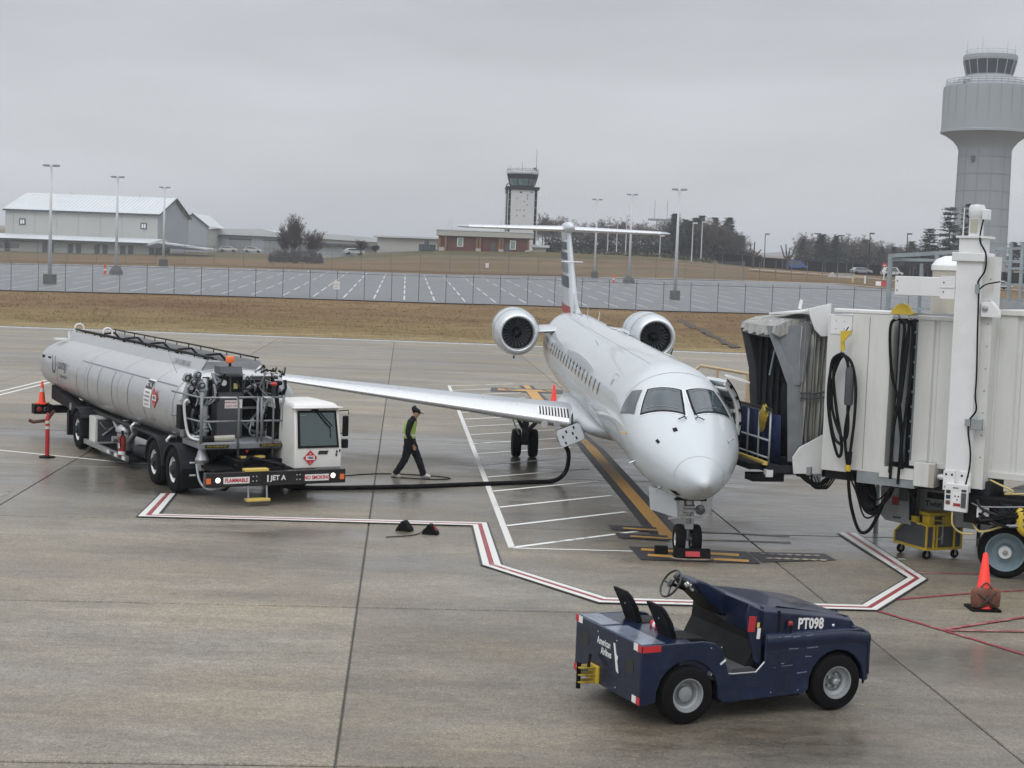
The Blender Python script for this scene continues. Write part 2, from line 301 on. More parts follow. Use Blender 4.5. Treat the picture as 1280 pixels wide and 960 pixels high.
# ---------------------------------------------------------------- mesh helpers
class MB:
    """collects shapes; build() links them as one mesh object"""
    def __init__(s): s.v = []; s.f = []; s.m = []; s.cur = 0
    def _add(s, vs, fs):
        o = len(s.v); s.v += [tuple(v) for v in vs]
        for f in fs: s.f.append([i + o for i in f]); s.m.append(s.cur)
        return s
    def mi(s, i): s.cur = i; return s
    def box(s, x0, y0, z0, x1, y1, z1):
        return s._add([(x0, y0, z0), (x1, y0, z0), (x1, y1, z0), (x0, y1, z0), (x0, y0, z1), (x1, y0, z1), (x1, y1, z1), (x0, y1, z1)],
                      [(0, 3, 2, 1), (4, 5, 6, 7), (0, 1, 5, 4), (1, 2, 6, 5), (2, 3, 7, 6), (3, 0, 4, 7)])
    def obox(s, c, size, rot=(0, 0, 0)):
        m = Matrix.Translation(c) @ (Matrix.Rotation(rot[2], 4, 'Z') @ Matrix.Rotation(rot[1], 4, 'Y') @ Matrix.Rotation(rot[0], 4, 'X'))
        x, y, z = size[0] / 2, size[1] / 2, size[2] / 2
        vs = [m @ Vector(q) for q in ((-x, -y, -z), (x, -y, -z), (x, y, -z), (-x, y, -z), (-x, -y, z), (x, -y, z), (x, y, z), (-x, y, z))]
        return s._add(vs, [(0, 3, 2, 1), (4, 5, 6, 7), (0, 1, 5, 4), (1, 2, 6, 5), (2, 3, 7, 6), (3, 0, 4, 7)])
    def prism(s, poly, ax, a, b):
        """poly in the two other axes (x: (y,z); y: (x,z); z: (x,y)), extruded from a to b along ax"""
        def P(q, t): return {'x': (t, q[0], q[1]), 'y': (q[0], t, q[1]), 'z': (q[0], q[1], t)}[ax]
        n = len(poly); vs = [P(q, a) for q in poly] + [P(q, b) for q in poly]
        return s._add(vs, [tuple(range(n))[::-1], tuple(range(n, 2 * n))] + [(i, (i + 1) % n, n + (i + 1) % n, n + i) for i in range(n)])
    def loft(s, rings, closed=True, cap=(True, True)):
        n = len(rings[0]); vs = [q for r in rings for q in r]; fs = []
        for k in range(len(rings) - 1):
            for i in range(n if closed else n - 1):
                j = (i + 1) % n; fs.append((k * n + i, k * n + j, (k + 1) * n + j, (k + 1) * n + i))
        if closed and cap[0]: fs.append(tuple(range(n))[::-1])
        if closed and cap[1]: fs.append(tuple(range((len(rings) - 1) * n, len(rings) * n)))
        return s._add(vs, fs)
    def cyl(s, p0, p1, r0, r1=None, n=12, cap=(True, True)):
        p0, p1 = Vector(p0), Vector(p1); d = (p1 - p0)
        if d.length < 1e-6: return s
        d.normalize(); a = d.orthogonal().normalized(); b = d.cross(a); r1 = r0 if r1 is None else r1
        ring = lambda p, r: [p + a * math.cos(2 * math.pi * i / n) * r + b * math.sin(2 * math.pi * i / n) * r for i in range(n)]
        return s.loft([ring(p0, r0), ring(p1, r1)], cap=cap)
    def tube(s, pts, r, n=8):
        pts = [Vector(q) for q in pts]; rings = []; up = None
        for i, q in enumerate(pts):
            d = (pts[min(i + 1, len(pts) - 1)] - pts[max(i - 1, 0)]).normalized()
            a = d.orthogonal().normalized() if up is None else (up - d * up.dot(d)).normalized()
            up = a; b = d.cross(a); rr = r[i] if isinstance(r, (list, tuple)) else r
            rings.append([q + a * math.cos(2 * math.pi * k / n) * rr + b * math.sin(2 * math.pi * k / n) * rr for k in range(n)])
        return s.loft(rings)
    def lathe(s, prof, o=(0, 0, 0), ax='z', n=24, cap=(True, True)):
        """prof: (radius, height) list about ax through o"""
        rings = []
        for r, h in prof:
            rg = []
            for i in range(n):
                c, d = math.cos(2 * math.pi * i / n) * max(r, 1e-4), math.sin(2 * math.pi * i / n) * max(r, 1e-4)
                q = {'z': (c, d, h), 'y': (d, h, c), 'x': (h, c, d)}[ax]; rg.append((q[0] + o[0], q[1] + o[1], q[2] + o[2]))
            rings.append(rg)
        return s.loft(rings, cap=cap)
    def ring(s, c, ax, r, t, n=24, k=6, a0=0, a1=None):
        """torus or arc of one about axis ax"""
        full = a1 is None; a1 = 2 * math.pi if full else a1; N_ = n if full else n + 1; rings = []
        for i in range(N_):
            a = a0 + (a1 - a0) * i / n; rg = []
            for j in range(k):
                b = 2 * math.pi * j / k; rr = r + t * math.cos(b); h = t * math.sin(b); u, v = rr * math.cos(a), rr * math.sin(a)
                q = {'z': (u, v, h), 'y': (u, h, v), 'x': (h, u, v)}[ax]; rg.append((c[0] + q[0], c[1] + q[1], c[2] + q[2]))
            rings.append(rg)
        if full: rings.append(rings[0])
        return s.loft(rings, cap=(not full, not full))
    def grid(s, P, nu, nv):
        vs = [P(i / nu, j / nv) for j in range(nv + 1) for i in range(nu + 1)]
        return s._add(vs, [(j * (nu + 1) + i, j * (nu + 1) + i + 1, (j + 1) * (nu + 1) + i + 1, (j + 1) * (nu + 1) + i) for j in range(nv) for i in range(nu)])
    def quad(s, *q): return s._add(q, [tuple(range(len(q)))])
    def ball(s, c, r, n=10, k=6):
        r = r if isinstance(r, (tuple, list)) else (r, r, r)
        return s.loft([[(c[0] + r[0] * math.sin(math.pi * j / k) * math.cos(2 * math.pi * i / n), c[1] + r[1] * math.sin(math.pi * j / k) * math.sin(2 * math.pi * i / n), c[2] + r[2] * math.cos(math.pi * j / k)) for i in range(n)] for j in [.02] + list(range(1, k)) + [k - .02]])
    def build(s, name, m, parent=None, smooth=None, bevel=0, seg=2, fix=True, solid=0):
        me = bpy.data.meshes.new(name); me.from_pydata(s.v, [], s.f)
        ms = m if isinstance(m, (list, tuple)) else [m]
        for x in ms: me.materials.append(M[x] if isinstance(x, str) else x)
        if len(ms) > 1:
            for p, i in zip(me.polygons, s.m): p.material_index = min(i, len(ms) - 1)
        if fix:
            bm = bmesh.new(); bm.from_mesh(me); bmesh.ops.recalc_face_normals(bm, faces=bm.faces); bm.to_mesh(me); bm.free()
        me.update()
        o = bpy.data.objects.new(name, me); col.objects.link(o)
        if parent: o.parent = parent
        if smooth:
            for p in me.polygons: p.use_smooth = True
            if smooth is not True: me.set_sharp_from_angle(angle=R(smooth))
        if solid:
            q = o.modifiers.new('solid', 'SOLIDIFY'); q.thickness = solid; q.offset = -1
        if bevel:
            q = o.modifiers.new('bevel', 'BEVEL'); q.width = bevel; q.segments = seg; q.limit_method = 'ANGLE'; q.angle_limit = R(35)
            if not smooth:
                for p in me.polygons: p.use_smooth = True
                me.set_sharp_from_angle(angle=R(35))
        return o
def tag(o, label=None, cat=None, group=None, kind=None):
    if label: o['label'] = label
    if cat: o['category'] = cat
    if group: o['group'] = group
    if kind: o['kind'] = kind
    return o
def thing(name, label, cat, loc=(0, 0, 0), rz=0, group=None, rx=0):
    o = bpy.data.objects.new(name, None); col.objects.link(o); o.location = loc; o.rotation_euler = (rx, 0, rz); o.empty_display_size = .3
    return tag(o, label, cat, group)
def kids(o): return [c for c in bpy.data.objects if c.parent == o]
def dup(o, loc=None, rz=None, label=None, parent=None, scale=None):
    def rec(a, par):
        b = a.copy(); col.objects.link(b)
        if par is not None: b.parent = par
        for c in tree[a]: rec(c, b)
        return b
    tree = {}; st = [o]
    while st:
        a = st.pop(); tree[a] = kids(a); st += tree[a]
    b = rec(o, parent)
    if loc is not None: b.location = loc
    if rz is not None: b.rotation_euler[2] = rz
    if scale: b.scale = (scale,) * 3 if isinstance(scale, (int, float)) else scale
    if label: b['label'] = label
    return b
def place(o, loc=(0, 0, 0), rot=(0, 0, 0)):
    o.location = loc; o.rotation_euler = rot; return o
def text(s, size, m, parent, loc, rot, name='lettering', xs=1, bold=0, align='CENTER', shear=0, ext=.001):
    c = bpy.data.curves.new(name, 'FONT'); c.body = s; c.size = size; c.align_x = align; c.align_y = 'CENTER'; c.extrude = ext; c.offset = bold; c.shear = shear; c.resolution_u = 2
    t = bpy.data.objects.new(name, c); col.objects.link(t)
    me = bpy.data.meshes.new_from_object(t.evaluated_get(bpy.context.evaluated_depsgraph_get())); bpy.data.objects.remove(t)
    for v in me.vertices: v.co.x *= xs
    me.materials.clear(); me.materials.append(M[m]); o = bpy.data.objects.new(name, me); col.objects.link(o)
    o.parent = parent; o.location = loc; o.rotation_euler = rot
    return o
def arc(p0, p1, sag, n=12, side=(0, 0, 0)):
    p0, p1 = Vector(p0), Vector(p1)
    return [p0.lerp(p1, i / n) + Vector((0, 0, -sag * 4 * (i / n) * (1 - i / n))) + Vector(side) * 4 * (i / n) * (1 - i / n) for i in range(n + 1)]
def spline(pts, n=8):
    pts = [Vector(q) for q in pts]; q = [pts[0]] + pts + [pts[-1]]; o = []
    for i in range(1, len(q) - 2):
        for k in range(n):
            t = k / n; a, b, c, d = q[i - 1], q[i], q[i + 1], q[i + 2]
            o.append(.5 * ((2 * b) + (c - a) * t + (2 * a - 5 * b + 4 * c - d) * t * t + (3 * b - a - 3 * c + d) * t ** 3))
    return o + [pts[-1]]

# ---------------------------------------------------------------- terrain
PX = [-900, -400, 0, 200, 400, 545, 660, 820, 930, 1040, 1140, 1280, 1700, 2300]
ROWS = [([-30] * 14, [-.3] * 14), ([104.6] * 14, [-.3] * 14), ([105.3] * 14, [.0] * 14), ([109.5] * 14, [.12] * 14),
    ([140] * 14, [1.4, 1.43, 1.41, 1.61, 1.67, 1.7, 1.79, 1.74, 1.82, 1.89, 1.94, 2.02, 2.27, 2.35]),
    ([230, 230, 230, 230, 238, 240, 243, 250, 250, 240, 215, 190, 170, 165], [2.45, 2.85, 2.93, 3.32, 3.54, 3.57, 3.82, 4.08, 4.28, 4.21, 3.63, 3.17, 3.17, 3.5]),
    ([285] * 12 + [270] * 2, [2.77, 3.7, 3.81, 4.15, 4.35, 5.42, 5.6, 5.87, 5.44, 5.3, 4.53, 4.12, 3.83, 4.12]),
    ([335] * 14, [4.54, 4.78, 4.91, 5.31, 5.37, 7.99, 8.37, 8.18, 6.83, 6.15, 5.76, 5.78, 5.86, 5.88]),
    ([450] * 14, [5.19, 5.74, 5.91, 6.45, 6.77, 9.59, 9.88, 10.08, 8.49, 8.04, 7.74, 7.78, 7.88, 7.9]),
    ([700] * 14, [10.3] * 14), ([1500] * 14, [22] * 14), ([5000] * 14, [74] * 14)]
def lerp(a, b, t): return a + (b - a) * t
def row_at(k, px):
    px = max(PX[0], min(PX[-1], px))
    for i in range(13):
        if px <= PX[i + 1]:
            t = (px - PX[i]) / (PX[i + 1] - PX[i]); D, Z = ROWS[k]
            return lerp(D[i], D[i + 1], t), lerp(Z[i], Z[i + 1], t)
def gz(x, y):
    """height of the ground"""
    if y < 105.3: return 0
    px = 640 + x / y * FPX
    for k in range(2, len(ROWS) - 1):
        d0, z0 = row_at(k, px); d1, z1 = row_at(k + 1, px)
        if y <= d1: return lerp(z0, z1, max(0, (y - d0) / (d1 - d0)))
    return 74
SUB = [1, 1, 4, 10, 10, 4, 4, 4, 3, 3, 3]
cols = []
for i in range(13):
    for k in range(6): cols.append(lerp(PX[i], PX[i + 1], k / 6))
cols.append(PX[-1])
def sheet(rows, colset, lift, relief):
    b = MB(); rings = []
    for k, t in rows:
        rg = []
        for px in colset:
            d0, z0 = row_at(k, px); d1, z1 = row_at(k + 1, px) if k + 1 < len(ROWS) else (d0, z0); d, z = lerp(d0, d1, t), lerp(z0, z1, t); x = (px - 640) / FPX * d
            if k == 0 or d < 60: x = (px - 640) / FPX * 105
            if relief and 110 < d < 138: z += .09 * noise.noise(Vector((x * .25, d * .5, 3)))
            if relief and d > 255: z += .25 * noise.noise(Vector((x * .05, d * .05, 9)))
            rg.append((x, d, z + lift))
        rings.append(rg)
    b.loft(rings, closed=False); return b
rws = [(k, j / SUB[k]) for k in range(11) for j in range(SUB[k])] + [(10, 1)]
ground = sheet(rws, cols, 0, True).build('ground', 'ground', smooth=True); tag(ground, kind='structure')
lot_cols = [c for c in cols if -400 <= c <= 1700]
lot = sheet([(4, j / 10) for j in range(0, 11)], lot_cols, .06, False)
lot = lot.build('parking_lot', 'tarmac'); tag(lot, kind='structure')
# stall lines: they run away from the apron on the same grid as its joints
GA_ = .0703; gu = Vector((math.cos(GA_), GA_ * 1.0, 0)).normalized(); gv = Vector((-math.sin(GA_), math.cos(GA_), 0))
gu = Vector((math.cos(GA_), math.sin(GA_), 0))
for ri, (y0, y1) in enumerate(((144, 153.5), (158.5, 168), (173, 183), (190, 200), (206, 216), (221, 229))):
    for i in range(-27, 27):
        b = MB(); ok = True; vs = []
        for yy in (y0, (y0 + y1) / 2, y1):
            xc = -2.2 + i * 2.79 - math.tan(GA_) * (yy - 150)
            if abs(xc / yy * FPX) > 690 or (yy > 200 and xc / yy * FPX > 430): ok = False
            vs.append([(xc - .075, yy, gz(xc, yy) + .085), (xc + .075, yy, gz(xc, yy) + .085)])
        if not ok: continue
        b.loft(vs, closed=False); b.build('stall_line', 'stall_white', lot, fix=False)

# ---------------------------------------------------------------- apron
apron = MB().box(-75, -32, -.25, 75, 104.4, -.035).build('apron', 'concrete_dark'); tag(apron, kind='structure')
S_ = 7.6416; O_ = Vector((-1.71693, 16.212, 0))
gu = Vector((math.cos(-.07029), -math.sin(-.07029), 0)); gv = Vector((math.sin(-.07029), math.cos(-.07029), 0))
def clip(poly, ymax):
    o = []
    for i in range(len(poly)):
        a, b = poly[i], poly[(i + 1) % len(poly)]
        if a.y <= ymax: o.append(a)
        if (a.y <= ymax) != (b.y <= ymax): o.append(a.lerp(b, (ymax - a.y) / (b.y - a.y)))
    return o
slab_me = None; J = .013
for i in range(-8, 9):
    for j in range(-3, 12):
        q = [O_ + gu * (S_ * (i + a)) + gv * (S_ * (j + c)) for a, c in ((0, 0), (1, 0), (1, 1), (0, 1))]
        cen = sum(q, Vector()) / 4
        if cen.y > 14 and abs(cen.x) - 6 > (cen.y + 5) * .36 + 3: continue
        if max(v.y for v in q) > 104.5:
            pl = clip([O_ + gu * (S_ * (i + a) + (J if a == 0 else -J)) + gv * (S_ * (j + c) + (J if c == 0 else -J)) for a, c in ((0, 0), (1, 0), (1, 1), (0, 1))], 104.5)
            if len(pl) > 2: MB().prism([(v.x, v.y) for v in pl], 'z', -.034, 0).build('concrete_slab', 'apron', apron)
            continue
        if slab_me is None:
            h = S_ / 2 - J; g = h - .016; e = .012
            b = MB(); b.loft([[(-h, -g, -.034), (h, -g, -.034), (h, g, -.034), (-h, g, -.034)], [(-h, -g, -e), (h, -g, -e), (h, g, -e), (-h, g, -e)], [(-h + e, -g + e, 0), (h - e, -g + e, 0), (h - e, g - e, 0), (-h + e, g - e, 0)]])
            o = b.build('concrete_slab', 'apron', apron); slab_me = o.data
        else:
            o = bpy.data.objects.new('concrete_slab', slab_me); col.objects.link(o); o.parent = apron
        place(o, cen, (0, 0, -(-.07029)))
MB().box(-75, 104.5, -.3, 75, 105.3, .03).build('edge_strip', 'puddle_paint', apron)
MB().box(-75, 105.3, -.3, 75, 105.9, .045).build('edge_dark_strip', 'concrete_dark', apron)  # dark strip between the pale edge and the grass
MB().box(-75, 96.3, -.02, 75, 96.45, .004).build('painted_line', 'line_white_worn', apron)

def paint(poly, m, z=.004, name='painted_line'):
    return MB()._add([(q[0], q[1], z) for q in poly], [tuple(range(len(poly)))]).build(name, m, apron)
def line(pts, w, m, z=.004, name='painted_line'):
    P2 = [Vector((q[0], q[1])) for q in pts]; l, r = [], []
    for i, q in enumerate(P2):
        a = (q - P2[i - 1]).normalized() if i else None; b = (P2[i + 1] - q).normalized() if i < len(P2) - 1 else None
        a = a or b; b = b or a; n = ((a + b).normalized()); n = Vector((-n.y, n.x)); k = w / 2 / max(.35, n.dot(Vector((-a.y, a.x))))
        l.append(q + n * k); r.append(q - n * k)
    b = MB(); b.loft([[(*x, z), (*y, z)] for x, y in zip(l, r)], closed=False); return b.build(name, m, apron)
# hatched keep-clear box beside the aircraft
line([(-2.75, 68.5), (.11, 29.45)], .13, 'line_white')
for i in range(17):
    y = 29.51 + i * 2.43; x = .17 - i * 2.43 * .0733
    line([(x, y), (x + 2.72 - (0.1 if i < 4 else 0), y + 2.45)], .12, 'line_white_thin')
line([(.14, 29.42), (2.42, 29.55)], .07, 'line_white_thin')
# lead-in line with dark borders
line([(2.42, 46.6), (3.27, 31.3)], .70, 'line_black', .008); line([(.62, 70), (2.42, 46.6)], .62, 'line_black', .008)
line([(2.42, 46.6), (3.27, 31.0)], .30, 'line_yellow', .012); line([(.62, 70), (2.42, 46.6)], .26, 'line_yellow', .012)
for (x0, x1, y) in ((2.40, 3.1, 32.1), (2.48, 3.24, 31.15)):
    paint([(x0 - .22, y - .2), (x1, y - .35), (x1, y + .25), (x0 - .3, y + .35)], 'line_black', .016); line([(x0, y), (x1, y - .12)], .16, 'line_yellow', .020)
paint([(2.36, 29.98), (2.50, 28.66), (4.72, 28.70), (4.62, 29.9)], 'line_black', .016, 'stop_bar')
line([(2.58, 29.70), (4.42, 29.46)], .26, 'line_yellow', .020); line([(2.66, 29.12), (4.52, 28.88)], .24, 'line_yellow', .020)
paint([(4.66, 29.9), (6.15, 30.0), (6.25, 29.35), (4.76, 28.86)], 'line_black', .012, 'stop_bar')
for i in range(7):
    for yy in (29.72, 29.28): line([(4.86 + i * .17 + .05 * (yy < 29.5), yy + .03), (4.96 + i * .17 + .05 * (yy < 29.5), yy - .04)], .16, 'line_pale', .018)
line([(3.95, 32.1), (5.8, 31.9)], .12, 'line_pale', .012); line([(3.9, 31.12), (5.7, 31.15)], .12, 'line_pale', .012)
# red and white envelope
Op = [(-7.67, 34.44), (-7.43, 31.33), (-.69, 31.74), (-.40, 27.54), (1.52, 24.76), (6.0, 24.95), (7.53, 27.75), (7.30, 32.54)]
Ip = [(-7.37, 34.52), (-7.10, 31.70), (-.42, 32.14), (-.08, 27.62), (1.66, 25.14), (5.84, 25.30), (7.22, 27.82), (6.93, 32.50)]
for t0, t1, m_ in ((0, .36, 'line_white'), (.38, .62, 'line_red'), (.64, 1, 'line_white')):
    b = MB(); b.loft([[(lerp(a[0], c[0], t0), lerp(a[1], c[1], t0), .024), (lerp(a[0], c[0], t1), lerp(a[1], c[1], t1), .024)] for a, c in zip(Op, Ip)], closed=False); b.build('envelope_line', m_, apron)
b = MB(); b.loft([[(lerp(a[0], c[0], -.12), lerp(a[1], c[1], -.12), .020), (lerp(a[0], c[0], 1.12), lerp(a[1], c[1], 1.12), .020)] for a, c in zip(Op, Ip)], closed=False); b.build('envelope_line', 'line_black', apron)  # wider dark band beneath, painting a narrow shadow along the white borders
for k, pts in enumerate(([(7.53, 28.41), (11.5, 28.75)], [(6.5, 25.88), (8.08, 26.70), (11.5, 28.1)], [(6.0, 24.95), (6.74, 23.70), (8.4, 20.8)], [(6.75, 23.74), (8.34, 24.85), (11, 26.6)], [(6.8, 23.69), (8.0, 23.80), (11, 24.1)])):
    line(pts, .075, 'line_red_thin', .006 + .004 * k)
line([(7.42, 29.73), (7.66, 29.78)], .10, 'line_white')
line([(-14.6, 41.5), (-9.45, 39.35), (-8.2, 38.8)], .13, 'line_white'); line([(-18.9, 54.9), (-18.9, 63.5)], .14, 'line_white'); line([(-18.45, 54.2), (-18.45, 62.8)], .14, 'line_white')
line([(-10.85, 33.4), (-10.95, 34.3)], .14, 'line_pale')
paint([(-.9, 68.2), (-.9, 66.2), (2.2, 66.2), (2.2, 68.2)], 'line_black', .016); line([(-.6, 67.25), (1.9, 67.25)], .9, 'line_yellow', .020); line([(.85, 66.7), (1.15, 61)], .45, 'line_yellow', .022)
for x in (-.1, 1.55): line([(x - .2, 67.6), (x, 67.1), (x + .3, 67.5)], .16, 'line_black', .026)
# rubber-black skid marks and patches on the concrete
M['skid'] = wear_mat('skid', (.075, .068, .06), (.17, .155, .135), .26, 1.2, .4)

# ---------------------------------------------------------------- the airliner
FK = [(0, 1.53, .02, 1.55, 1.51), (.06, 1.53, .095, 1.612, 1.448), (.2, 1.54, .195, 1.705, 1.355), (.45, 1.57, .35, 1.855, 1.225), (.8, 1.63, .55, 2.06, 1.115), (1.3, 1.75, .785, 2.31, 1.05), (1.8, 1.87, .965, 2.56, 1.03), (2.3, 1.98, 1.06, 2.80, 1.03), (2.8, 2.08, 1.115, 3.04, 1.04), (3.4, 2.16, 1.135, 3.26, 1.06), (4.2, 2.23, 1.14, 3.38, 1.09), (5, 2.24, 1.14, 3.385, 1.10),
      (19.5, 2.24, 1.14, 3.385, 1.10), (21.5, 2.30, 1.13, 3.385, 1.24), (23.5, 2.42, 1.00, 3.36, 1.52), (25.2, 2.60, .66, 3.27, 1.92), (26.6, 2.72, .40, 3.14, 2.32), (27.4, 2.78, .20, 2.98, 2.58), (27.7, 2.78, .05, 2.84, 2.72)]
def fus(s):
    s = max(0, min(27.7, s))
    for i in range(len(FK) - 1):
        a, b = FK[i], FK[i + 1]
        if s <= b[0]:
            h = b[0] - a[0]; t = (s - a[0]) / h; p = FK[max(0, i - 1)]; q = FK[min(len(FK) - 1, i + 2)]; o = []
            for k in range(1, 5):
                d = (b[k] - a[k]) / h
                m0 = 0 if i == 0 else (d + (a[k] - p[k]) / (a[0] - p[0])) / 2; m1 = 0 if i + 2 >= len(FK) else (d + (q[k] - b[k]) / (q[0] - b[0])) / 2
                if i == 0: m0 = 3 * d - 0 * d if k != 1 else d
                if d == 0: m0 = m1 = 0
                m0 = max(-3 * abs(d), min(3 * abs(d), m0)); m1 = max(-3 * abs(d), min(3 * abs(d), m1))
                o.append((2 * t ** 3 - 3 * t * t + 1) * a[k] + (t ** 3 - 2 * t * t + t) * h * m0 + (-2 * t ** 3 + 3 * t * t) * b[k] + (t ** 3 - t * t) * h * m1)
            return o
def fsurf(s, a, off=0):
    """a: angle from straight up, positive to port"""
    zm, hw, top, bot = fus(s); c, d = math.cos(a), math.sin(a)
    return ((hw + off) * d, s, zm + ((top - zm if c >= 0 else zm - bot) + off) * c)
jet = thing('airliner', 'white twin-engine T-tail jet parked nose towards the viewer beside the jet bridge', 'airplane', (3.524, 27.988, 0), .0669, rx=.022)
NA = 48
fb = MB(); st = [0, .02, .06, .12, .2, .3, .45, .62, .8, 1.05, 1.3, 1.55, 1.8, 2.05, 2.3, 2.55, 2.8, 3.1, 3.4, 3.8, 4.2, 5] + [6 + i for i in range(14)] + [19.5, 20.2, 21, 21.5, 22, 22.7, 23.5, 24.3, 25.2, 26, 26.6, 27, 27.4, 27.6, 27.7]
fb.loft([[fsurf(s, 2 * math.pi * i / NA) for i in range(NA)] for s in st if s > .1])
fb.build('fuselage', 'aircraft_white', jet, smooth=True)
nb = MB(); nb.loft([[fsurf(s, 2 * math.pi * i / NA, .003) for i in range(NA)] for s in (0, .015, .03, .06, .09, .12, .16, .2, .25, .3, .37, .45, .53, .62)], cap=(True, False)); nb.build('radome', 'aircraft_white', jet, smooth=True)
def strip(pts, w, m, off=.003, name='panel_seam', parent=None):
    """thin line lying on the fuselage skin along (s, angle) points"""
    b = MB(); l = []
    for i, (s, a) in enumerate(pts):
        p0 = Vector(fsurf(*pts[max(i - 1, 0)], off)); p1 = Vector(fsurf(*pts[min(i + 1, len(pts) - 1)], off)); q = Vector(fsurf(s, a, off)); n = (Vector(fsurf(s, a, .1)) - Vector(fsurf(s, a, 0))).normalized()
        t = (p1 - p0).normalized().cross(n) * w / 2; l.append([q - t, q + t])
    b.loft(l, closed=False); return b.build(name, m, parent or jet)
strip([(.625, 2 * math.pi * i / 40) for i in range(41)], .010, 'decal_grey', .004)
def patch(cs, off, m, name, n=8, parent=None, round_=0, solid=0):
    """skin patch between four (s, angle) corners, in order round"""
    K = [Vector(fsurf(*q)) for q in cs]
    def P(u, v):
        if 'w' in name[:1] or 'gasket' in name or 'side_w' in name:
            q = K[0].lerp(K[1], u).lerp(K[3].lerp(K[2], u), v); zm, hw, top, bot = fus(q.y); return fsurf(q.y, math.atan2(q.x / hw, (q.z - zm) / ((top if q.z > zm else 2 * zm - bot) - zm)), off)
        a = lerp(lerp(cs[0][0], cs[1][0], u), lerp(cs[3][0], cs[2][0], u), v); b_ = lerp(lerp(cs[0][1], cs[1][1], u), lerp(cs[3][1], cs[2][1], u), v)
        return fsurf(a, b_, off)
    return MB().grid(P, n, n).build(name, m, parent or jet, smooth=True, solid=solid)
def grow(cs, k):
    c = (sum(q[0] for q in cs) / 4, sum(q[1] for q in cs) / 4); return [(c[0] + (q[0] - c[0]) * k, c[1] + (q[1] - c[1]) * k) for q in cs]
for sg in (-1, 1):
    ws = [(2.97, .615 * sg), (2.635, .05 * sg), (1.86, .10 * sg), (2.38, .93 * sg)]
    f = patch(grow(ws, 1.13), .004, 'bright_metal', 'windshield_frame'); patch(grow(ws, 1.05), .008, 'black', 'gasket', parent=f); patch(grow(ws, .94), .012, 'glass_cockpit', 'windshield_pane', parent=f)
    w2 = [(3.10, .735 * sg), (3.43, .915 * sg), (3.45, 1.36 * sg), (2.60, 1.06 * sg)]
    f = patch(grow(w2, 1.06), .004, 'decal_grey', 'side_window_frame'); patch(grow(w2, .95), .009, 'glass_cockpit', 'side_window_pane', parent=f)
    gs = [ws[0], ws[1], ws[2], ws[3]]; gl_ = lambda u, v: tuple(lerp(lerp(gs[0][k], gs[1][k], u), lerp(gs[3][k], gs[2][k], u), v) for k in (0, 1))
    strip([gl_(u / 8, .87 - .05 * math.sin(math.pi * u / 8)) for u in range(1, 8)], .018, 'unit_grey', .016, 'glareshield_edge'); strip([gl_(u / 8, .12 - .03 * math.sin(math.pi * u / 8)) for u in range(1, 8)], .012, 'unit_grey', .016, 'sunshade_edge')
    # wiper
    w = MB(); b0 = fsurf(1.74, .14 * sg, .05); b1 = fsurf(1.80, .17 * sg, .05)
    w.tube([fsurf(1.72, .09 * sg, .01), fsurf(1.70, .13 * sg, .06), fsurf(1.66, .26 * sg, .05)], .012, 6); w.tube([fsurf(1.72, .13 * sg, .05), fsurf(2.1, .07 * sg, .035), fsurf(2.5, .06 * sg, .02)], .009, 5); w.build('wiper', 'black', jet)
# cabin windows, both sides
wm = None
for sg in (-1, 1):
    for i in range(16):
        s = 7.3 + i * .795
        def P(u, v, s=s, sg=sg):
            r, t = u, v * 2 * math.pi; x = abs(math.cos(t)) ** .7 * math.copysign(1, math.cos(t)); y = abs(math.sin(t)) ** .7 * math.copysign(1, math.sin(t))
            return fsurf(s + .105 * r * x, sg * (1.345 + .13 * r * y), .006)
        MB().grid(P, 2, 16).build('cabin_window', 'glass_dark', jet, smooth=True)
# service door and hatch outlines
def outline(s0, s1, a0, a1, r=.12, m='decal_grey', w=.012):
    pts = []
    for cs, ca, t0 in ((s1 - r, a1 - r, 0), (s0 + r, a1 - r, 90), (s0 + r, a0 + r, 180), (s1 - r, a0 + r, 270)):
        for k in range(5): t = R(t0 + k * 22.5); pts.append((cs + r * math.cos(t), ca + r * math.sin(t)))
    pts.append(pts[0]); return strip(pts, w, m, name='door_outline')
outline(5.35, 6.15, -2.0, -.9); outline(14.6, 15.2, -1.75, -1.1); outline(9.2, 10.1, -2.2, -1.8)
patch([(5.7, -1.0), (5.9, -1.0), (5.9, -1.12), (5.7, -1.12)], .006, 'glass_dark', 'door_window', 3)
strip([(3.62 - .25 * math.cos(R(t * 1.4)), R(t)) for t in range(-62, 63, 4)], .014, 'decal_grey', name='skin_joint')
for s in (4.6, 8.1, 11.6, 15, 18.4, 21.6): strip([(s, R(t)) for t in range(-115, 116, 10)], .006, 'decal_grey', name='skin_joint')
for a in (-.35, .35): strip([(s / 2, a) for s in range(9, 44)], .006, 'decal_grey', name='skin_joint')
# antennae, probes, drain masts
def blade(s, a, h=.22, c=.28, m='aircraft_white', name='antenna'):
    b = MB(); q0 = Vector(fsurf(s, a)); n = (Vector(fsurf(s, a, .1)) - q0).normalized(); t = Vector((0, 1, 0)); e = n.cross(t) * .015
    b.loft([[q0 - t * c / 2, q0 + e, q0 + t * c / 2, q0 - e], [q0 + n * h + t * c * .1 - t * .04, q0 + n * h + e * .5 + t * c * .2, q0 + n * h + t * c * .45, q0 + n * h - e * .5 + t * c * .2]]); return b.build(name, m, jet)
blade(19.9, .02, .34); blade(18.1, .12, .3, m='bright_metal'); blade(7.2, .42, .18, .25, 'black'); blade(11.5, -.6, .14, .12, 'bright_metal')
for s, a in ((6.6, .35), (14.2, .28), (15.0, .22)): patch([(s, a - .09), (s + .35, a - .09), (s + .35, a + .09), (s, a + .09)], .03, 'white_paint', 'roof_panel', 2, solid=.02)
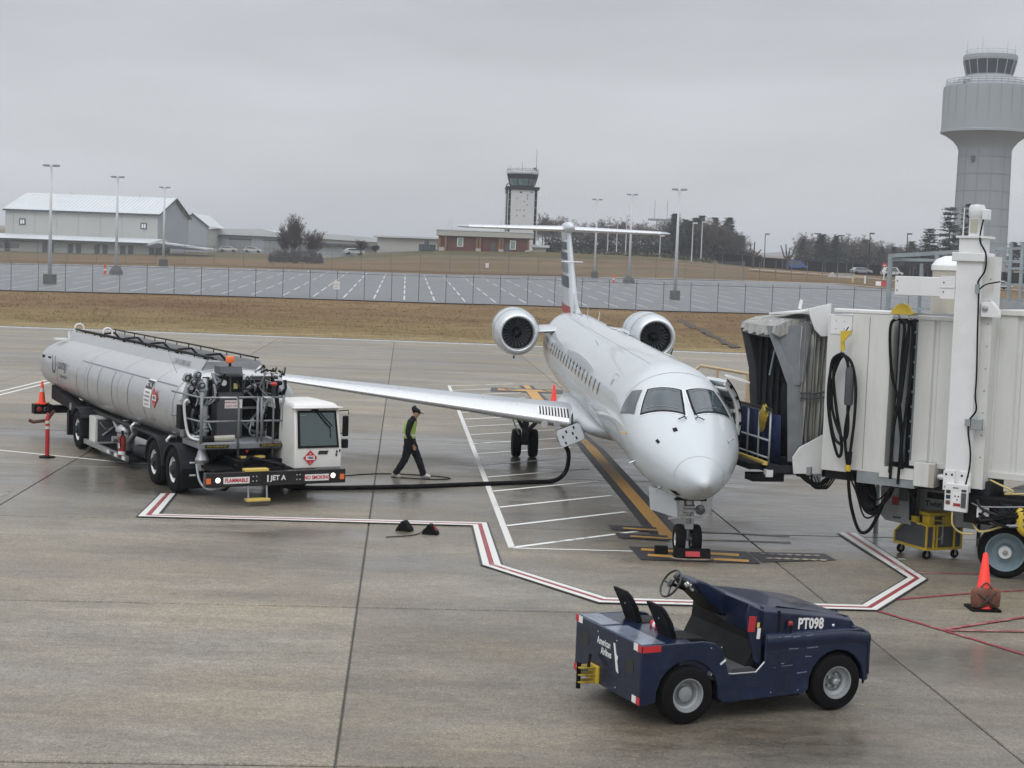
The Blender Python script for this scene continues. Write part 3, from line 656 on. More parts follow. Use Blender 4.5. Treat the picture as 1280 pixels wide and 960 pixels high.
for s, a in ((13.6, .30), (16.4, .2), (14.6, .34)): patch([(s, a - .04), (s + .14, a - .04), (s + .14, a + .04), (s, a + .04)], .035, 'black', 'vent', 2, solid=.02)
for s, a, m_ in ((2.6, -1.50, 'step_yellow'), (2.2, -1.95, 'bright_metal'), (1.42, .93, 'steel'), (1.3, -2.3, 'steel')):
    b = MB(); q = Vector(fsurf(s, a)); n = (Vector(fsurf(s, a, .1)) - q).normalized(); b.tube([q - n * .02, q + n * .10, q + n * .11 + Vector((0, -.10, 0))], .014, 6); b.lathe([(0, 0), (.04, 0), (.03, .006)], tuple(q), 'x', 8); b.build('probe', m_, jet)
for s, a, w_ in ((1.447, -.41, .05), (1.386, -.94, .04)): patch([(s - .05, a - w_), (s + .05, a - w_), (s + .05, a + w_), (s - .05, a + w_)], .012, 'black', 'sensor', 3, solid=.01)
patch([(.75, -2.55), (.95, -2.55), (.95, -2.3), (.75, -2.3)], .006, 'black', 'drain_port', 4)

# wings
def foil(c, t, n=12):
    """closed airfoil loop: (chordwise, thickness) from trailing edge over the top to the leading edge and back"""
    up, lo = [], []
    for i in range(n + 1):
        x = .5 * (1 - math.cos(math.pi * i / n)); y = 5 * t * (.2969 * math.sqrt(x) - .126 * x - .3516 * x * x + .2843 * x ** 3 - .1036 * x ** 4)
        up.append((x * c, y * c + .02 * c * math.sin(math.pi * x))); lo.append((x * c, -y * c + .02 * c * math.sin(math.pi * x)))
    return up[::-1] + lo[1:-1]
def wing_station(l):
    t = (l - 1.0) / 8.45; le = 11.25 + 3.55 * t; z = 1.16 + .63 * t + (-.04 if l > 9 else 0)
    te = 15.55 if l < 2.9 else lerp(15.55, 16.05, (l - 2.9) / 6.55)
    return le, te - le, z, lerp(.125, .10, t)
SP = [.2, 1.0, 1.6, 2.2, 2.9, 4, 5, 6, 7, 8, 8.8, 9.2, 9.4]
for sg in (-1, 1):
    rings = []
    for l in SP:
        le, c, z, t = wing_station(l); k = 1 if l < 9.1 else (.9 if l < 9.3 else .55)
        rings.append([(sg * l, le + (1 - k) * c * .6 + x * k, z + y * k) for x, y in foil(c, t)])
    w = MB().loft(rings).build('wing', 'wing_grey', jet, smooth=50)
    # polished leading edge with de-ice boot colour
    rings = []
    for l in [1.3, 2.9, 4, 5, 6, 7, 8, 8.9]:
        le, c, z, t = wing_station(l); pf = foil(c, t, 20); n_ = len(pf); idx = [i for i, (x, y) in enumerate(pf) if x < c * .09 or (x < c * .07)]
        rings.append([(sg * l, le + pf[i][0] - .006, z + pf[i][1] * 1.02 + .002) for i in range(14, 27)])
    MB().loft(rings, closed=False).build('leading_edge', 'bright_metal', w, smooth=True)
    def onwing(l, x, up=1, off=.006):
        le, c, z, t = wing_station(l); xx = x; y = 5 * t * (.2969 * math.sqrt(xx) - .126 * xx - .3516 * xx * xx + .2843 * xx ** 3 - .1036 * xx ** 4); return (sg * l, le + x * c, z + (y * up + .02 * math.sin(math.pi * xx)) * c + off * up)
    for l0, l1, m_ in ((1.42, 3.0, 'decal_grey'),):
        # black and white hatched walkway edge
        for i in range(10):
            a = l0 - .12 + i * .076
            for d0, d1, m2 in ((0, .038, 'black'), (.038, .076, 'white_decal')): b = MB(); b.loft([[onwing(a + d0 - x_ * .16, x_, 1, .012), onwing(a + d1 - x_ * .16, x_, 1, .012)] for x_ in (.025, .06, .11, .17)], closed=False); b.build('walkway_stripe', m2, w)
    for a, c_ in ((.72, .73), (.18, .186)):
        b = MB(); b.loft([[onwing(l, a), onwing(l, c_)] for l in (1.4, 3, 5, 7, 9)], closed=False); b.build('panel_seam', 'decal_grey', w)
    for l in (3.4, 5.6, 7.9): b = MB(); b.loft([[onwing(l, x), onwing(l + .012, x)] for x in (.15, .3, .5, .72)], closed=False); b.build('panel_seam', 'decal_grey', w)
    for l in (4.2, 6.6):
        le, c, z, t = wing_station(l); b = MB(); b.loft([[(sg * l + dx, y, zz) for dx, zz in ((-.07 * k, z - .02), (0, z - .02 - .16 * k), (.07 * k, z - .02))] for y, k in ((le + c * .5, .2), (le + c * .75, 1), (le + c * 1.12, .2))]); b.build('flap_fairing', 'wing_grey', w)
    b = MB(); le, c, z, t = wing_station(2.3)
    for dx in (-.16, .16): b.lathe([(.09, -.005), (.09, 0), (.06, .004)], (sg * (1.75 + dx), 11.49, 1.14), 'y', 12)
    b.build('landing_light', 'bright_metal', w)
# belly fairing
rings = []
for i in range(17):
    t = i / 16; s = 9.1 + 8.6 * t; k = math.sin(math.pi * min(1, max(0, t))) ** .55
    rings.append([(math.sin(a) * (.62 + .78 * k), s, 1.28 + (.12 + .28 * k) * math.cos(a) * (1 if math.cos(a) > 0 else 1.25)) for a in [2 * math.pi * j / 28 for j in range(28)]])
MB().loft(rings).build('belly_fairing', 'aircraft_white', jet, smooth=True)
# refuelling panel: dark bay, hanging cover and coupling
bay = MB(); bay.lathe([(.02, 0), (.27, 0), (.29, .01)], (-1.30, 10.75, 1.24), 'x', 20); bay.build('refuel_bay', 'black', jet)
cv = MB(); cv.prism([(-.27, -.14), (-.22, -.19), (.22, -.19), (.27, -.14), (.27, .14), (.22, .19), (-.22, .19), (-.27, .14)], 'y', -.02, .02)
cover = cv.build('refuel_panel_cover', 'aircraft_white', jet, bevel=.008); place(cover, (-1.36, 10.35, 1.02), (R(-12), R(-24), R(-6))); cover.scale = (1.15, 1, 1.15)
for x, z in ((-.16, .02), (-.06, .10), (.06, .02), (-.15, -.12), (.12, .13), (.10, -.10)):
    b = MB().box(x - .018, -.028, z - .03, x + .018, -.021, z + .03); b.build('latch', 'black', cover)
cp = MB(); cp.lathe([(.07, -.2), (.085, -.18), (.085, 0), (.06, .02), (.06, .16)], (-1.60, 10.6, 1.02), 'z', 14); cp.build('fuel_coupling', 'steel', jet)

# engines
for sg in (-1, 1):
    cx, cz = sg * 2.1, 2.87
    b = MB(); b.lathe([(.465, 19.72), (.478, 19.62), (.50, 19.56), (.535, 19.54), (.575, 19.60), (.63, 19.80), (.67, 20.1), (.70, 20.6), (.705, 21.3), (.69, 22), (.62, 22.8), (.50, 23.5), (.44, 23.75), (.40, 23.7)], (cx, 0, cz), 'y', 40, cap=(False, False))
    nac = b.build('engine_nacelle', 'aircraft_white', jet, smooth=True)
    for v in nac.data.vertices:
        if v.co.z < cz: v.co.z = cz + (v.co.z - cz) * 1.06
    b = MB(); b.lathe([(.462, 19.74), (.477, 19.625), (.50, 19.553), (.535, 19.532), (.577, 19.592), (.60, 19.66)], (cx, 0, cz), 'y', 40, cap=(False, False)); b.build('inlet_lip', 'bright_metal', nac, smooth=True)
    b = MB(); b.lathe([(.465, 19.70), (.46, 20.05), (.45, 20.3), (.02, 20.34)], (cx, 0, cz), 'y', 32, cap=(False, False)); b.build('inlet_duct', 'engine_dark', nac, smooth=40)
    b = MB(); b.lathe([(.012, 19.86), (.07, 19.91), (.125, 20.0), (.155, 20.12), (.16, 20.2)], (cx, 0, cz), 'y', 24); b.build('spinner', 'dark_grey', nac, smooth=True)
    b = MB()
    for i in range(24):
        t = 2 * math.pi * i / 24; c_, s_ = math.cos(t), math.sin(t)
        def q(r, w, y): return (cx + r * c_ - w * s_, y, cz + r * s_ + w * c_)
        b.loft([[q(.14, -.012, 20.12), q(.14, .006, 20.20), q(.14, .012, 20.2), q(.14, -.006, 20.12)], [q(.30, -.03, 20.13), q(.30, .012, 20.2), q(.30, .02, 20.2), q(.30, -.022, 20.13)], [q(.445, -.05, 20.14), q(.445, .004, 20.19), q(.445, .012, 20.19), q(.445, -.042, 20.14)]])
    b.build('fan_blades', 'rail_grey', nac)
    b = MB(); b.lathe([(.38, 23.2), (.36, 23.75), (.30, 24.1), (.26, 24.05)], (cx, 0, cz), 'y', 24); b.build('exhaust', 'steel', nac, smooth=True)
    b = MB(); b.cyl((cx - .05, 20.3, cz - .74), (cx - .05, 20.3, cz - .82), .03, .02); b.build('drain_mast', 'black', nac)
    for s in (20.35, 21.6): b = MB(); b.ring((cx, s, cz), 'y', .701, .005, 36, 4); b.build('cowl_seam', 'decal_grey', nac)
    # pylon
    b = MB(); x0, x1 = sg * .85, sg * 1.52
    b.loft([[(x, 20.3 + y, 2.92 + dz + z) for y, z in ((0, 0), (.25, .075), (1.2, .10), (2.4, .06), (2.9, 0), (2.4, -.06), (1.2, -.10), (.25, -.075))] for x, dz in ((x0, .02), (x1, -.03))]); b.build('pylon', 'aircraft_white', jet, smooth=40)

# fin, fillet and tailplane
def fin_station(t): return 22.6 + 3.75 * t, lerp(5.1, 3.0, t), 3.15 + 2.95 * t, lerp(.07, .065, t)
rings = []
for t in (0, .1, .25, .5, .75, 1):
    le, c, z, th = fin_station(t); rings.append([(y, le + x, z) for x, y in [(a, b_ - .02 * c * math.sin(math.pi * a / c)) for a, b_ in foil(c, th)]])
fin = MB().loft(rings).build('tail_fin', 'aircraft_white', jet, smooth=50)
b = MB(); b.loft([[(-.13, 22.9, 3.2), (0, 20.9, 3.36), (.13, 22.9, 3.2)], [(-.08, 23.1, 3.5), (0, 22.3, 3.6), (.08, 23.1, 3.5)], [(-.05, 23.6, 3.95), (0, 23.35, 4.0), (.05, 23.6, 3.95)]]); b.build('dorsal_fillet', 'aircraft_white', fin, smooth=True)
# livery bars on both faces of the fin
def fin_pt(t, x, sg, off=.008):
    le, c, z, th = fin_station(t); y = 5 * th * (.2969 * math.sqrt(x) - .126 * x - .3516 * x * x + .2843 * x ** 3 - .1036 * x ** 4); return (sg * (y * c + off), le + x * c, z)
M['livery_blue'] = mat('livery_blue', (.018, .042, .085), .5, coat=.1, var=.1); M['livery_light'] = mat('livery_light', (.10, .15, .20), .3, coat=.6, var=.1)
for sg in (-1, 1):
    bars = [(.10, .24, 'red'), (.33, .48, 'livery_blue'), (.50, .62, 'livery_light'), (.515, .60, 'livery_blue'), (.635, .72, 'livery_blue'), (.74, .79, 'livery_light'), (.80, .885, 'livery_blue')]
    bars = [(.03, .13, 'dull_red'), (.33, .455, 'livery_blue'), (.49, .60, 'livery_light'), (.635, .72, 'livery_blue'), (.75, .84, 'livery_blue'), (.865, .93, 'livery_light')]
    for a, c_, m_ in bars:
        b = MB(); b.grid(lambda u, v: fin_pt(lerp(a, c_, v), lerp(.12, .99, u), sg), 5, 2); b.build('livery_bar', m_, fin)
rings = []
for t in (-1, -.97, -.9, -.6, -.3, -.05, .05, .3, .6, .9, .97, 1):
    a = abs(t); k = 1 if a < .95 else (.8 if a < .98 else .5); c = lerp(1.95, 1.1, a); le = 26.45 + 1.35 * a + (1 - k) * .5; rings.append([(t * 3.775, le + x * k, 6.05 - a * .02 + y * k) for x, y in foil(c, .10)])
tp = MB().loft(rings).build('tailplane', 'wing_grey', jet, smooth=50)
rings = []
for t in (-.9, -.6, -.3, -.06, .06, .3, .6, .9):
    a = abs(t); c = lerp(1.95, 1.1, a); le = 26.45 + 1.35 * a; pf = foil(c, .10, 20); rings.append([(t * 3.775, le + pf[i][0] - .006, 6.05 - a * .02 + pf[i][1] * 1.03) for i in range(14, 27)])
MB().loft(rings, closed=False).build('leading_edge', 'bright_metal', tp, smooth=True)
b = MB(); b.lathe([(.01, 25.75), (.10, 25.85), (.17, 26.1), (.20, 26.5), (.20, 27.2), (.15, 28), (.06, 28.8), (.01, 29.1)], (0, 0, 6.12), 'y', 20); b.build('bullet_fairing', 'aircraft_white', tp, smooth=True)
for sg in (-1, 1): b = MB(); b.tube([(sg * .02, 24.9, 4.98), (sg * .36, 24.95, 4.98)], .02, 6); b.build('vane', 'bright_metal', fin)

# landing gear
def tyre(c, r, w, rimr, parent, name='tyre', rim='white_paint', hub=True):
    x, y, z = c; b = MB(); h = w / 2; b.lathe([(rimr, -h * .8), (rimr + .01, -h), (r * .86, -h), (r * .95, -h * .86), (r, -h * .5), (r, h * .5), (r * .95, h * .86), (r * .86, h), (rimr + .01, h), (rimr, h * .8)], (x, y, z), 'x', 28, cap=(False, False)); t = b.build(name, 'rubber', parent, smooth=35)
    b = MB()
    for sg in (-1, 1): b.lathe([(rimr + .005, sg * h * .82), (rimr * .9, sg * h * .55), (rimr * .45, sg * h * .5), (.01, sg * h * .62)], (x, y, z), 'x', 20, cap=(False, False))
    b.build('rim', rim, t, smooth=35); return t
ng = MB(); Z0 = -.033
ng.cyl((0, 1.5, Z0 + .30), (0, 1.52, 1.3), .055, .075, 14); ng.cyl((0, 1.50, .75), (0, 1.5, 1.15), .095, .095, 14); ng.cyl((-.23, 1.5, Z0 + .29), (.23, 1.5, Z0 + .29), .035); ng.cyl((0, 1.5, .85), (0, 2.3, 1.2), .035)
ng.cyl((-.10, 1.42, .88), (.10, 1.42, .88), .05); ng.cyl((-.07, 1.40, .45), (-.07, 1.40, .78), .02); ng.cyl((.07, 1.40, .45), (.07, 1.40, .78), .02); ng.obox((0, 1.38, .52), (.16, .05, .10)); ng.obox((0, 1.40, .82), (.22, .08, .05))
gear = ng.build('nose_gear', 'steel', jet, smooth=40)
b = MB(); b.tube([(-.40, 1.36, .66), (-.12, 1.40, .69), (.0, 1.40, .69)], .022, 6); b.tube([(0, 1.40, .69), (.30, 1.36, .68)], .022, 6); b.build('tow_lug', 'bright_metal', gear)
b = MB(); b.lathe([(.01, 0), (.09, .01), (.10, .05), (.06, .09)], (.20, 1.33, .84), 'y', 14); b.build('taxi_light', 'glass_dark', gear)
for sg in (-1, 1):
    tyre((sg * .155, 1.5, Z0 + .285), .285, .175, .14, gear)
    d = MB(); d.obox((0, 0, 0), (.028, .95, .46)); o = d.build('gear_door', 'aircraft_white', jet, bevel=.01); place(o, (sg * .42 - .02, 1.80, .90), (0, R(7 * sg), R(-24 * sg)))
MB().box(-.30, 1.30, 1.02, .30, 2.7, 1.06).build('wheel_bay', 'black', jet)
for sg in (-1, 1):
    x = sg * 2.05; Z1 = -.35; b = MB(); b.cyl((x, 15.95, Z1 + .38), (x, 15.75, 1.25), .085, .11, 14); b.cyl((x - .3, 15.95, Z1 + .39), (x + .3, 15.95, Z1 + .39), .06); b.cyl((x, 15.9, .30), (x - sg * .70, 15.8, 1.12), .06); b.cyl((x, 15.85, .35), (x + sg * .45, 15.5, 1.12), .05)
    b.cyl((x + .06, 15.75, .12), (x + .06, 15.75, .75), .025); b.obox((x, 15.74, .42), (.20, .14, .14))
    g = b.build('main_gear', 'cabinet_grey', jet, smooth=40)
    for k in (-1, 1): tyre((x + k * .235, 15.95, Z1 + .395), .395, .25, .19, g, rim='steel')
    d = MB().obox((0, 0, 0), (.03, .5, .95)); o = d.build('gear_door', 'aircraft_white', jet, bevel=.01); place(o, (x + sg * .40, 15.6, .78), (0, R(24 * sg), 0))
    MB().box(x - .35, 15.1, 1.0, x + .3, 16.3, 1.03).build('wheel_bay', 'black', jet)

# open passenger door, swung out on the port side
DC = 1.14
def door_pt(t, off, s): zm = 2.24; return ((DC + off) * math.sin(t), s, zm + (DC + off) * math.cos(t))
b = MB(); T0, T1 = .72, 2.2
rings = []
for i in range(15):
    t = lerp(T0, T1, i / 14); rings.append([door_pt(t, 0, 0), door_pt(t, 0, .74), door_pt(t, -.07, .74), door_pt(t, -.07, 0)])
b.loft(rings); door = b.build('passenger_door', 'aircraft_white', jet, smooth=40); place(door, (.30, 3.05, .04), (0, 0, R(22)))
b = MB()
for off_s in (.03, .70):
    b.loft([[door_pt(lerp(T0 + .02, T1 - .02, i / 12), -.065, off_s - .02), door_pt(lerp(T0 + .02, T1 - .02, i / 12), -.065, off_s + .02), door_pt(lerp(T0 + .02, T1 - .02, i / 12), -.12, off_s + .02), door_pt(lerp(T0 + .02, T1 - .02, i / 12), -.12, off_s - .02)] for i in range(13)])
b.build('door_rib', 'white_paint', door)
b = MB(); b.loft([[door_pt(lerp(T0 - .01, T1 + .01, i / 14), -.012, -.012), door_pt(lerp(T0 - .01, T1 + .01, i / 14), .012, -.012), door_pt(lerp(T0 - .01, T1 + .01, i / 14), .012, .01), door_pt(lerp(T0 - .01, T1 + .01, i / 14), -.012, .01)] for i in range(15)]); b.build('door_seal', 'black', door)
for i in range(6):
    t = lerp(T0 + .14, T1 - .12, i / 5); q = door_pt(t, -.13, .36); b = MB().obox(q, (.06, .66, .05), (0, t, 0)); b.build('door_step', 'dark_grey' if i % 2 else 'white_paint', door)
    q = door_pt(t, -.04, -.03); MB().obox(q, (.06, .05, .05), (0, t, 0)).build('latch', 'black', door)
b = MB(); b.loft([[door_pt(t, -.13, .12), door_pt(t, -.13, .55), door_pt(t, -.10, .55), door_pt(t, -.10, .12)] for t in (1.25, 1.4, 1.6, 1.8)]); b.build('door_lining', 'cabinet_grey', door)
b = MB().obox((.86, .2, 3.18), (.42, .5, .035), (0, R(14), 0)); b.build('door_canopy', 'white_paint', jet); bpy.data.objects['door_canopy'].location = (.30, 3.0, .0)
b = MB(); b.grid(lambda u, v: fsurf(lerp(3.95, 4.75, u), lerp(.78, 1.95, v), .006), 4, 10); b.build('door_opening', 'black', jet, smooth=True)

# ---------------------------------------------------------------- the refuelling truck (x: width 0..3.2, y: back from the bumper)
tr = thing('fuel_truck', 'long silver tank truck with one-man white cab and railed lift platform', 'truck', (-6.36, 32.75, 0), R(30))
def se(cx, cz, hx, hz, n=40, e=2.5):
    o = []
    for i in range(n):
        a = 2 * math.pi * i / n; c, s = math.cos(a), math.sin(a)
        o.append((cx + hx * math.copysign(abs(c) ** (2 / e), c), cz + hz * math.copysign(abs(s) ** (2 / e), s)))
    return o
rings = []
for y, k in ((2.30, .55), (2.31, .80), (2.36, .90), (2.46, .96), (2.62, 1), (6, 1), (10, 1), (14.5, 1), (15.05, .975), (15.32, .92), (15.46, .82), (15.50, .55)):
    dz = .0 if y < 11 else (y - 11) * .055
    rings.append([(x, y, z) for x, z in [(1.55 + (a - 1.55) * (1 - (1 - k) * .55), 1.84 + dz * .5 + (b_ - 1.84) * (1 - (1 - k) * .8) * (1 - dz * .5 / .9)) for a, b_ in se(1.55, 1.84, 1.47, .90)]])
tank = MB().loft(rings).build('tank', 'tank_silver', tr, smooth=50)
def tank_pt(y, z, off=.005):
    q = max(-.999, min(.999, (z - 1.84) / .90)); return (1.55 - 1.47 * (1 - abs(q) ** 2.5) ** (1 / 2.5) - off, y, z)
for y in (4.75, 6.1, 7.5, 8.8, 9.8, 10.9, 13.0):
    b = MB(); b.loft([[tank_pt(y, z, .004), tank_pt(y + .035, z, .004)] for z in [1.0 + i * .12 for i in range(12)]], closed=False); b.build('tank_seam', 'decal_grey', tank)
b = MB(); b.loft([[tank_pt(y, 2.33, .004), tank_pt(y, 2.36, .004)] for y in [2.7 + i * .6 for i in range(19)]], closed=False); b.build('tank_seam', 'decal_grey', tank)
for y in (2.60, 4.2, 7.0, 10.1, 12.6):
    b = MB(); b.loft([[(1.55 + (x - 1.55) * 1.004, y + d, 1.84 + (z - 1.84) * 1.005) for x, z in se(1.55, 1.84, 1.47, .90)] for d in (0, .025)], cap=(False, False)); b.build('tank_weld', 'tank_silver' if y > 3 else 'bright_metal', tank, smooth=True)
RZ = (R(90), 0, R(-90)); M['decal_dark'] = mat('decal_dark', (.05, .055, .065), .5, var=0)
text('U', .72, 'decal_dark', tank, tank_pt(13.4, 2.04, .02), RZ, bold=.0, xs=.9); text('unity', .42, 'decal_dark', tank, tank_pt(12.5, 2.12, .045), RZ, bold=.0, xs=1.15); text('fuel services', .15, 'decal_dark', tank, tank_pt(12.3, 1.80, .02), RZ)
for y in (14.1, 14.8): b = MB(); b.obox(tank_pt(y, 2.18, .004), (.02, .30, .13)); b.build('vent', 'black', tank)
def tpatch(y0, y1, z0, z1, off, m, name): return MB().grid(lambda u, v: tank_pt(lerp(y0, y1, u), lerp(z0, z1, v), off), 2, 6).build(name, m, tank)
tpatch(4.22, 4.78, 1.70, 2.36, .008, 'white_decal', 'placard'); tpatch(4.25, 4.75, 2.14, 2.33, .014, 'decal_black', 'placard_header'); text('JET A', .17, 'white_decal', tank, tank_pt(4.5, 2.23, .03), RZ, bold=.004)
for k, s_ in enumerate(('FLAMMABLE', 'NO SMOKING', 'EMERGENCY', 'SHUT OFF')): text(s_, .07, 'decal_grey', tank, tank_pt(4.5, 2.06 - k * .095, .02), RZ)
def diamond(par, loc, rot, s=.16):
    b = MB(); b.prism([(0, -s), (s, 0), (0, s), (-s, 0)], 'y', -.004, .004); o = b.build('hazard_placard', 'decal_red', par); place(o, loc, rot)
    b = MB(); b.quad((-s * .62, -.006, -s * .28), (s * .62, -.006, -s * .28), (s * .62, -.006, s * .28), (-s * .62, -.006, s * .28)); b.build('placard_band', 'white_decal', o)
    text('1863', s * .46, 'decal_black', o, (0, -.008, 0), (R(90), 0, 0), bold=.003); text('3', s * .32, 'white_decal', o, (0, -.006, -s * .66), (R(90), 0, 0))
    b = MB(); b.lathe([(s * .13, 0), (.001, 0)], (0, -.006, s * .52), 'y', 8); b.build('flame_mark', 'white_decal', o); return o
diamond(tank, tank_pt(3.90, 1.98, .02), (0, 0, R(-90)), .24)
text('MAX 300', .09, 'decal_grey', tank, tank_pt(4.2, 1.45, .014), RZ)
# hatch trough along the top
b = MB(); y0, y1 = 2.95, 15.0
b.loft([[(.78, y, 2.58), (.98, y, 2.92), (1.03, y, 2.92), (.86, y, 2.70), (2.39, y, 2.70), (2.22, y, 2.92), (2.27, y, 2.92), (2.47, y, 2.58)] for y in (y0, y0 + 3, y0 + 6, y0 + 9, y1)], cap=(True, True))
b.build('hatch_trough', 'tank_silver', tank)
b = MB().prism([(.84, 2.62), (1.0, 2.88), (2.25, 2.88), (2.41, 2.62)], 'y', y0 - .01, y0 + .05); b.build('trough_end', 'steel', tank)
text('CAP 10,000 GAL', .19, 'decal_grey', tank, (.865, 4.4, 2.77), (R(60), 0, R(-90)), xs=.9)
for y in (4.2, 6.3, 8.6, 10.9, 13.2):
    b = MB(); b.lathe([(.27, 0), (.28, .05), (.25, .09), (.10, .12), (.01, .13)], (1.62, y, 2.70), 'z', 20); b.build('hatch', 'steel', tank, smooth=40)
    b = MB(); b.tube([(1.3, y - .2, 2.8), (1.35, y - .1, 2.96), (1.75, y + .05, 2.98), (1.95, y + .2, 2.82)], .03, 6); b.ring((1.3, y - .2, 2.86), 'x', .09, .015, 12, 5); b.build('hatch_latch', 'black', tank)
for x, z in ((1.06, 3.0), (2.2, 3.0)):
    b = MB(); b.tube([(x, 2.9, z - .02), (x, 8, z), (x, 14.9, z)], .022, 6)
    for i in range(13): b.cyl((x, 3.1 + i * .97, 2.9), (x, 3.1 + i * .97, z), .014, n=5)
    b.build('hatch_rail', 'black', tank)
b = MB(); b.tube([(1.14, y, 2.97) for y in (3, 8, 14.8)], .03, 6); b.tube([(1.22, y, 2.93) for y in (3, 8, 14.8)], .02, 6); b.build('vent_pipe', 'dark_grey', tank)
for x, y in ((1.05, 14.9), (1.25, 12.6)): b = MB(); b.ring((x + .12, y, 3.02), 'y', .13, .028, 12, 6, 0, math.pi); b.tube([(x - .01, y, 3.02), (x - .01, y, 2.9)], .028, 6); b.tube([(x + .25, y, 3.02), (x + .25, y, 2.92)], .028, 6); b.build('grab_hoop', 'white_paint', tank)
b = MB(); b.obox((.55, 14.6, 2.72), (.35, .3, .05)); b.cyl((.8, 14.6, 2.6), (.8, 14.6, 2.95), .03); b.build('rear_lamp_bracket', 'white_paint', tank)
# chassis
b = MB()
for x in (.85, 2.2): b.box(x, .4, .62, x + .12, 15.2, .92)
for y in (.9, 2.9, 4.6, 6.8, 9.2, 11.6, 13.6, 14.9): b.box(.86, y, .66, 2.3, y + .12, .88)
b.box(.3, 14.35, .58, 2.9, 14.6, .80); ch = b.build('chassis', 'black', tr)
b = MB(); b.prism([(.55, .95), (.75, 1.08), (2.4, 1.08), (2.6, .95), (2.4, .88), (.7, .88)], 'y', 2.7, 11.0); b.build('tank_cradle', 'dark_grey', tr)
b = MB(); b.prism([(11.1, 1.06), (14.2, 1.42), (14.2, 1.02), (11.9, .90)], 'x', .22, .5); b.build('rear_skirt', 'black', tr)
b = MB(); b.tube([(.42, 3.4, .98), (.40, 7, 1.0), (.42, 10.4, 1.04)], .055, 8); b.build('belly_pipe', 'dark_grey', tr)
for y in (6.2, 3.35): b = MB(); b.tube([(.26, y, .92), (.22, y, 1.06), (.3, y + .02, 1.14), (.45, y, 1.12)], .045, 8); b.build('pipe_elbow', 'bright_metal', tr, smooth=True)
# wheels with mudguards
def wheel(x, y, r, w, side, par=tr, rim='white_paint', dual=False):
    t = tyre((x, y, r), r, w, r * .56, par, rim=rim)
    b = MB(); b.lathe([(.19, 0), (.19, side * .03), (.11, side * .05), (.10, side * .09), (.01, side * .10)], (x + side * w * .30, y, r), 'x', 14); b.build('hub', 'dark_grey', t, smooth=40)
    for i in range(8): a = 2 * math.pi * i / 8; b.lathe([(.02, 0), (.001, side * .03)], (x + side * w * .33, y + .17 * math.cos(a), r + .17 * math.sin(a)), 'x', 6)
    return t
for y in (2.3, 3.7):
    for x, s_ in ((.17, -1), (2.98, 1)):
        wheel(x, y, .52, .32, s_)
        x0, x1 = (0, .62) if s_ < 0 else (2.53, 3.15); b = MB()
        b.loft([[(x0, y + .68 * math.cos(a), .52 + .60 * math.sin(a)), (x1, y + .68 * math.cos(a), .52 + .60 * math.sin(a)), (x1, y + .64 * math.cos(a), .52 + .56 * math.sin(a)), (x0, y + .64 * math.cos(a), .52 + .56 * math.sin(a))] for a in [math.pi * (k / 12) for k in range(13)]]); b.build('mudguard', 'dark_grey', tr, smooth=40)
        b = MB(); b.box(x0, y - .69, .18, x1, y - .66, .62); b.build('mud_flap', 'black', tr)
        if y < 3:
            for zz in (.46, .74): MB().box(x0 + .18, y - .70, zz, x0 + .32, y - .69, zz + .035).build('marker_stripe', 'white_decal', tr)
for x, s_ in ((.17, -1), (.52, -1), (2.63, 1), (2.98, 1)): wheel(x, 10.57, .52, .28, s_)
for x0, x1 in ((0, .68), (2.47, 3.15)):
    b = MB(); b.loft([[(x0, 10.57 + .66 * math.cos(a), .52 + .62 * math.sin(a)), (x1, 10.57 + .66 * math.cos(a), .52 + .62 * math.sin(a))] for a in [math.pi * (k / 10) for k in range(2, 9)]], closed=False)
    b.build('mudguard', 'dark_grey', tr, solid=.03)
for x in (.0, 2.5): MB().box(x, 11.35, .28, x + .6, 11.55, .95).build('mud_flap', 'black', tr)
b = MB(); b.cyl((.2, 2.3, .52), (2.9, 2.3, .52), .09); b.cyl((.2, 3.7, .52), (2.9, 3.7, .52), .09); b.cyl((.2, 10.57, .52), (2.9, 10.57, .52), .11); b.build('axle', 'black', tr)
# side equipment
eq = MB().box(.16, 9.25, .28, .75, 9.85, .98).build('pump_box', 'cab_white', tr, bevel=.01); MB().box(.22, 9.235, .34, .74, 9.249, .92).build('mesh_panel', 'cabinet_grey', eq)
for a, b_ in (((.27, 9.2, .85), (.5, 9.2, .6)), ((.34, 9.2, .5), (.66, 9.2, .74))): MB().cyl(a, b_, .03, n=8).build('pipe', 'steel', eq)
fv = MB().lathe([(.2, .30), (.22, .34), (.22, .75), (.26, .78), (.26, .84), (.20, .92), (.08, 1.0), (.02, 1.02)], (.5, 7.6, 0), 'z', 20).build('filter_vessel', 'steel', tr, smooth=40)
b = MB(); b.cyl((.5, 7.3, .55), (.5, 6.8, .85), .07); b.cyl((.5, 7.9, .6), (.5, 8.6, .95), .08); b.cyl((.35, 7.45, .15), (.35, 7.45, .5), .06); b.ring((.5, 7.6, 1.06), 'z', .08, .015, 12, 5); b.cyl((.3, 7.5, .6), (.12, 7.5, .6), .08); b.build('valve', 'steel', fv)
b = MB(); b.cyl((.55, 6.6, .4), (.55, 4.7, .55), .17, n=14); b.build('air_tank', 'dark_grey', tr, smooth=40); b = MB(); b.cyl((.25, 4.9, .66), (.25, 4.35, .60), .07); b.build('silencer', 'bright_metal', tr, smooth=40)
b = MB().box(.06, 6.1, .22, .14, 10.0, .34); rb = b.build('running_board', 'steel', tr)
for i in range(5): MB().box(.045, 6.15 + i * .34, .24, .055, 6.35 + i * .34, .32).build('reflector', 'white_decal' if i % 2 == 0 else 'decal_black', rb)
MB().box(.14, 6.1, .18, .9, 10.0, .24).build('side_tray', 'black', tr)
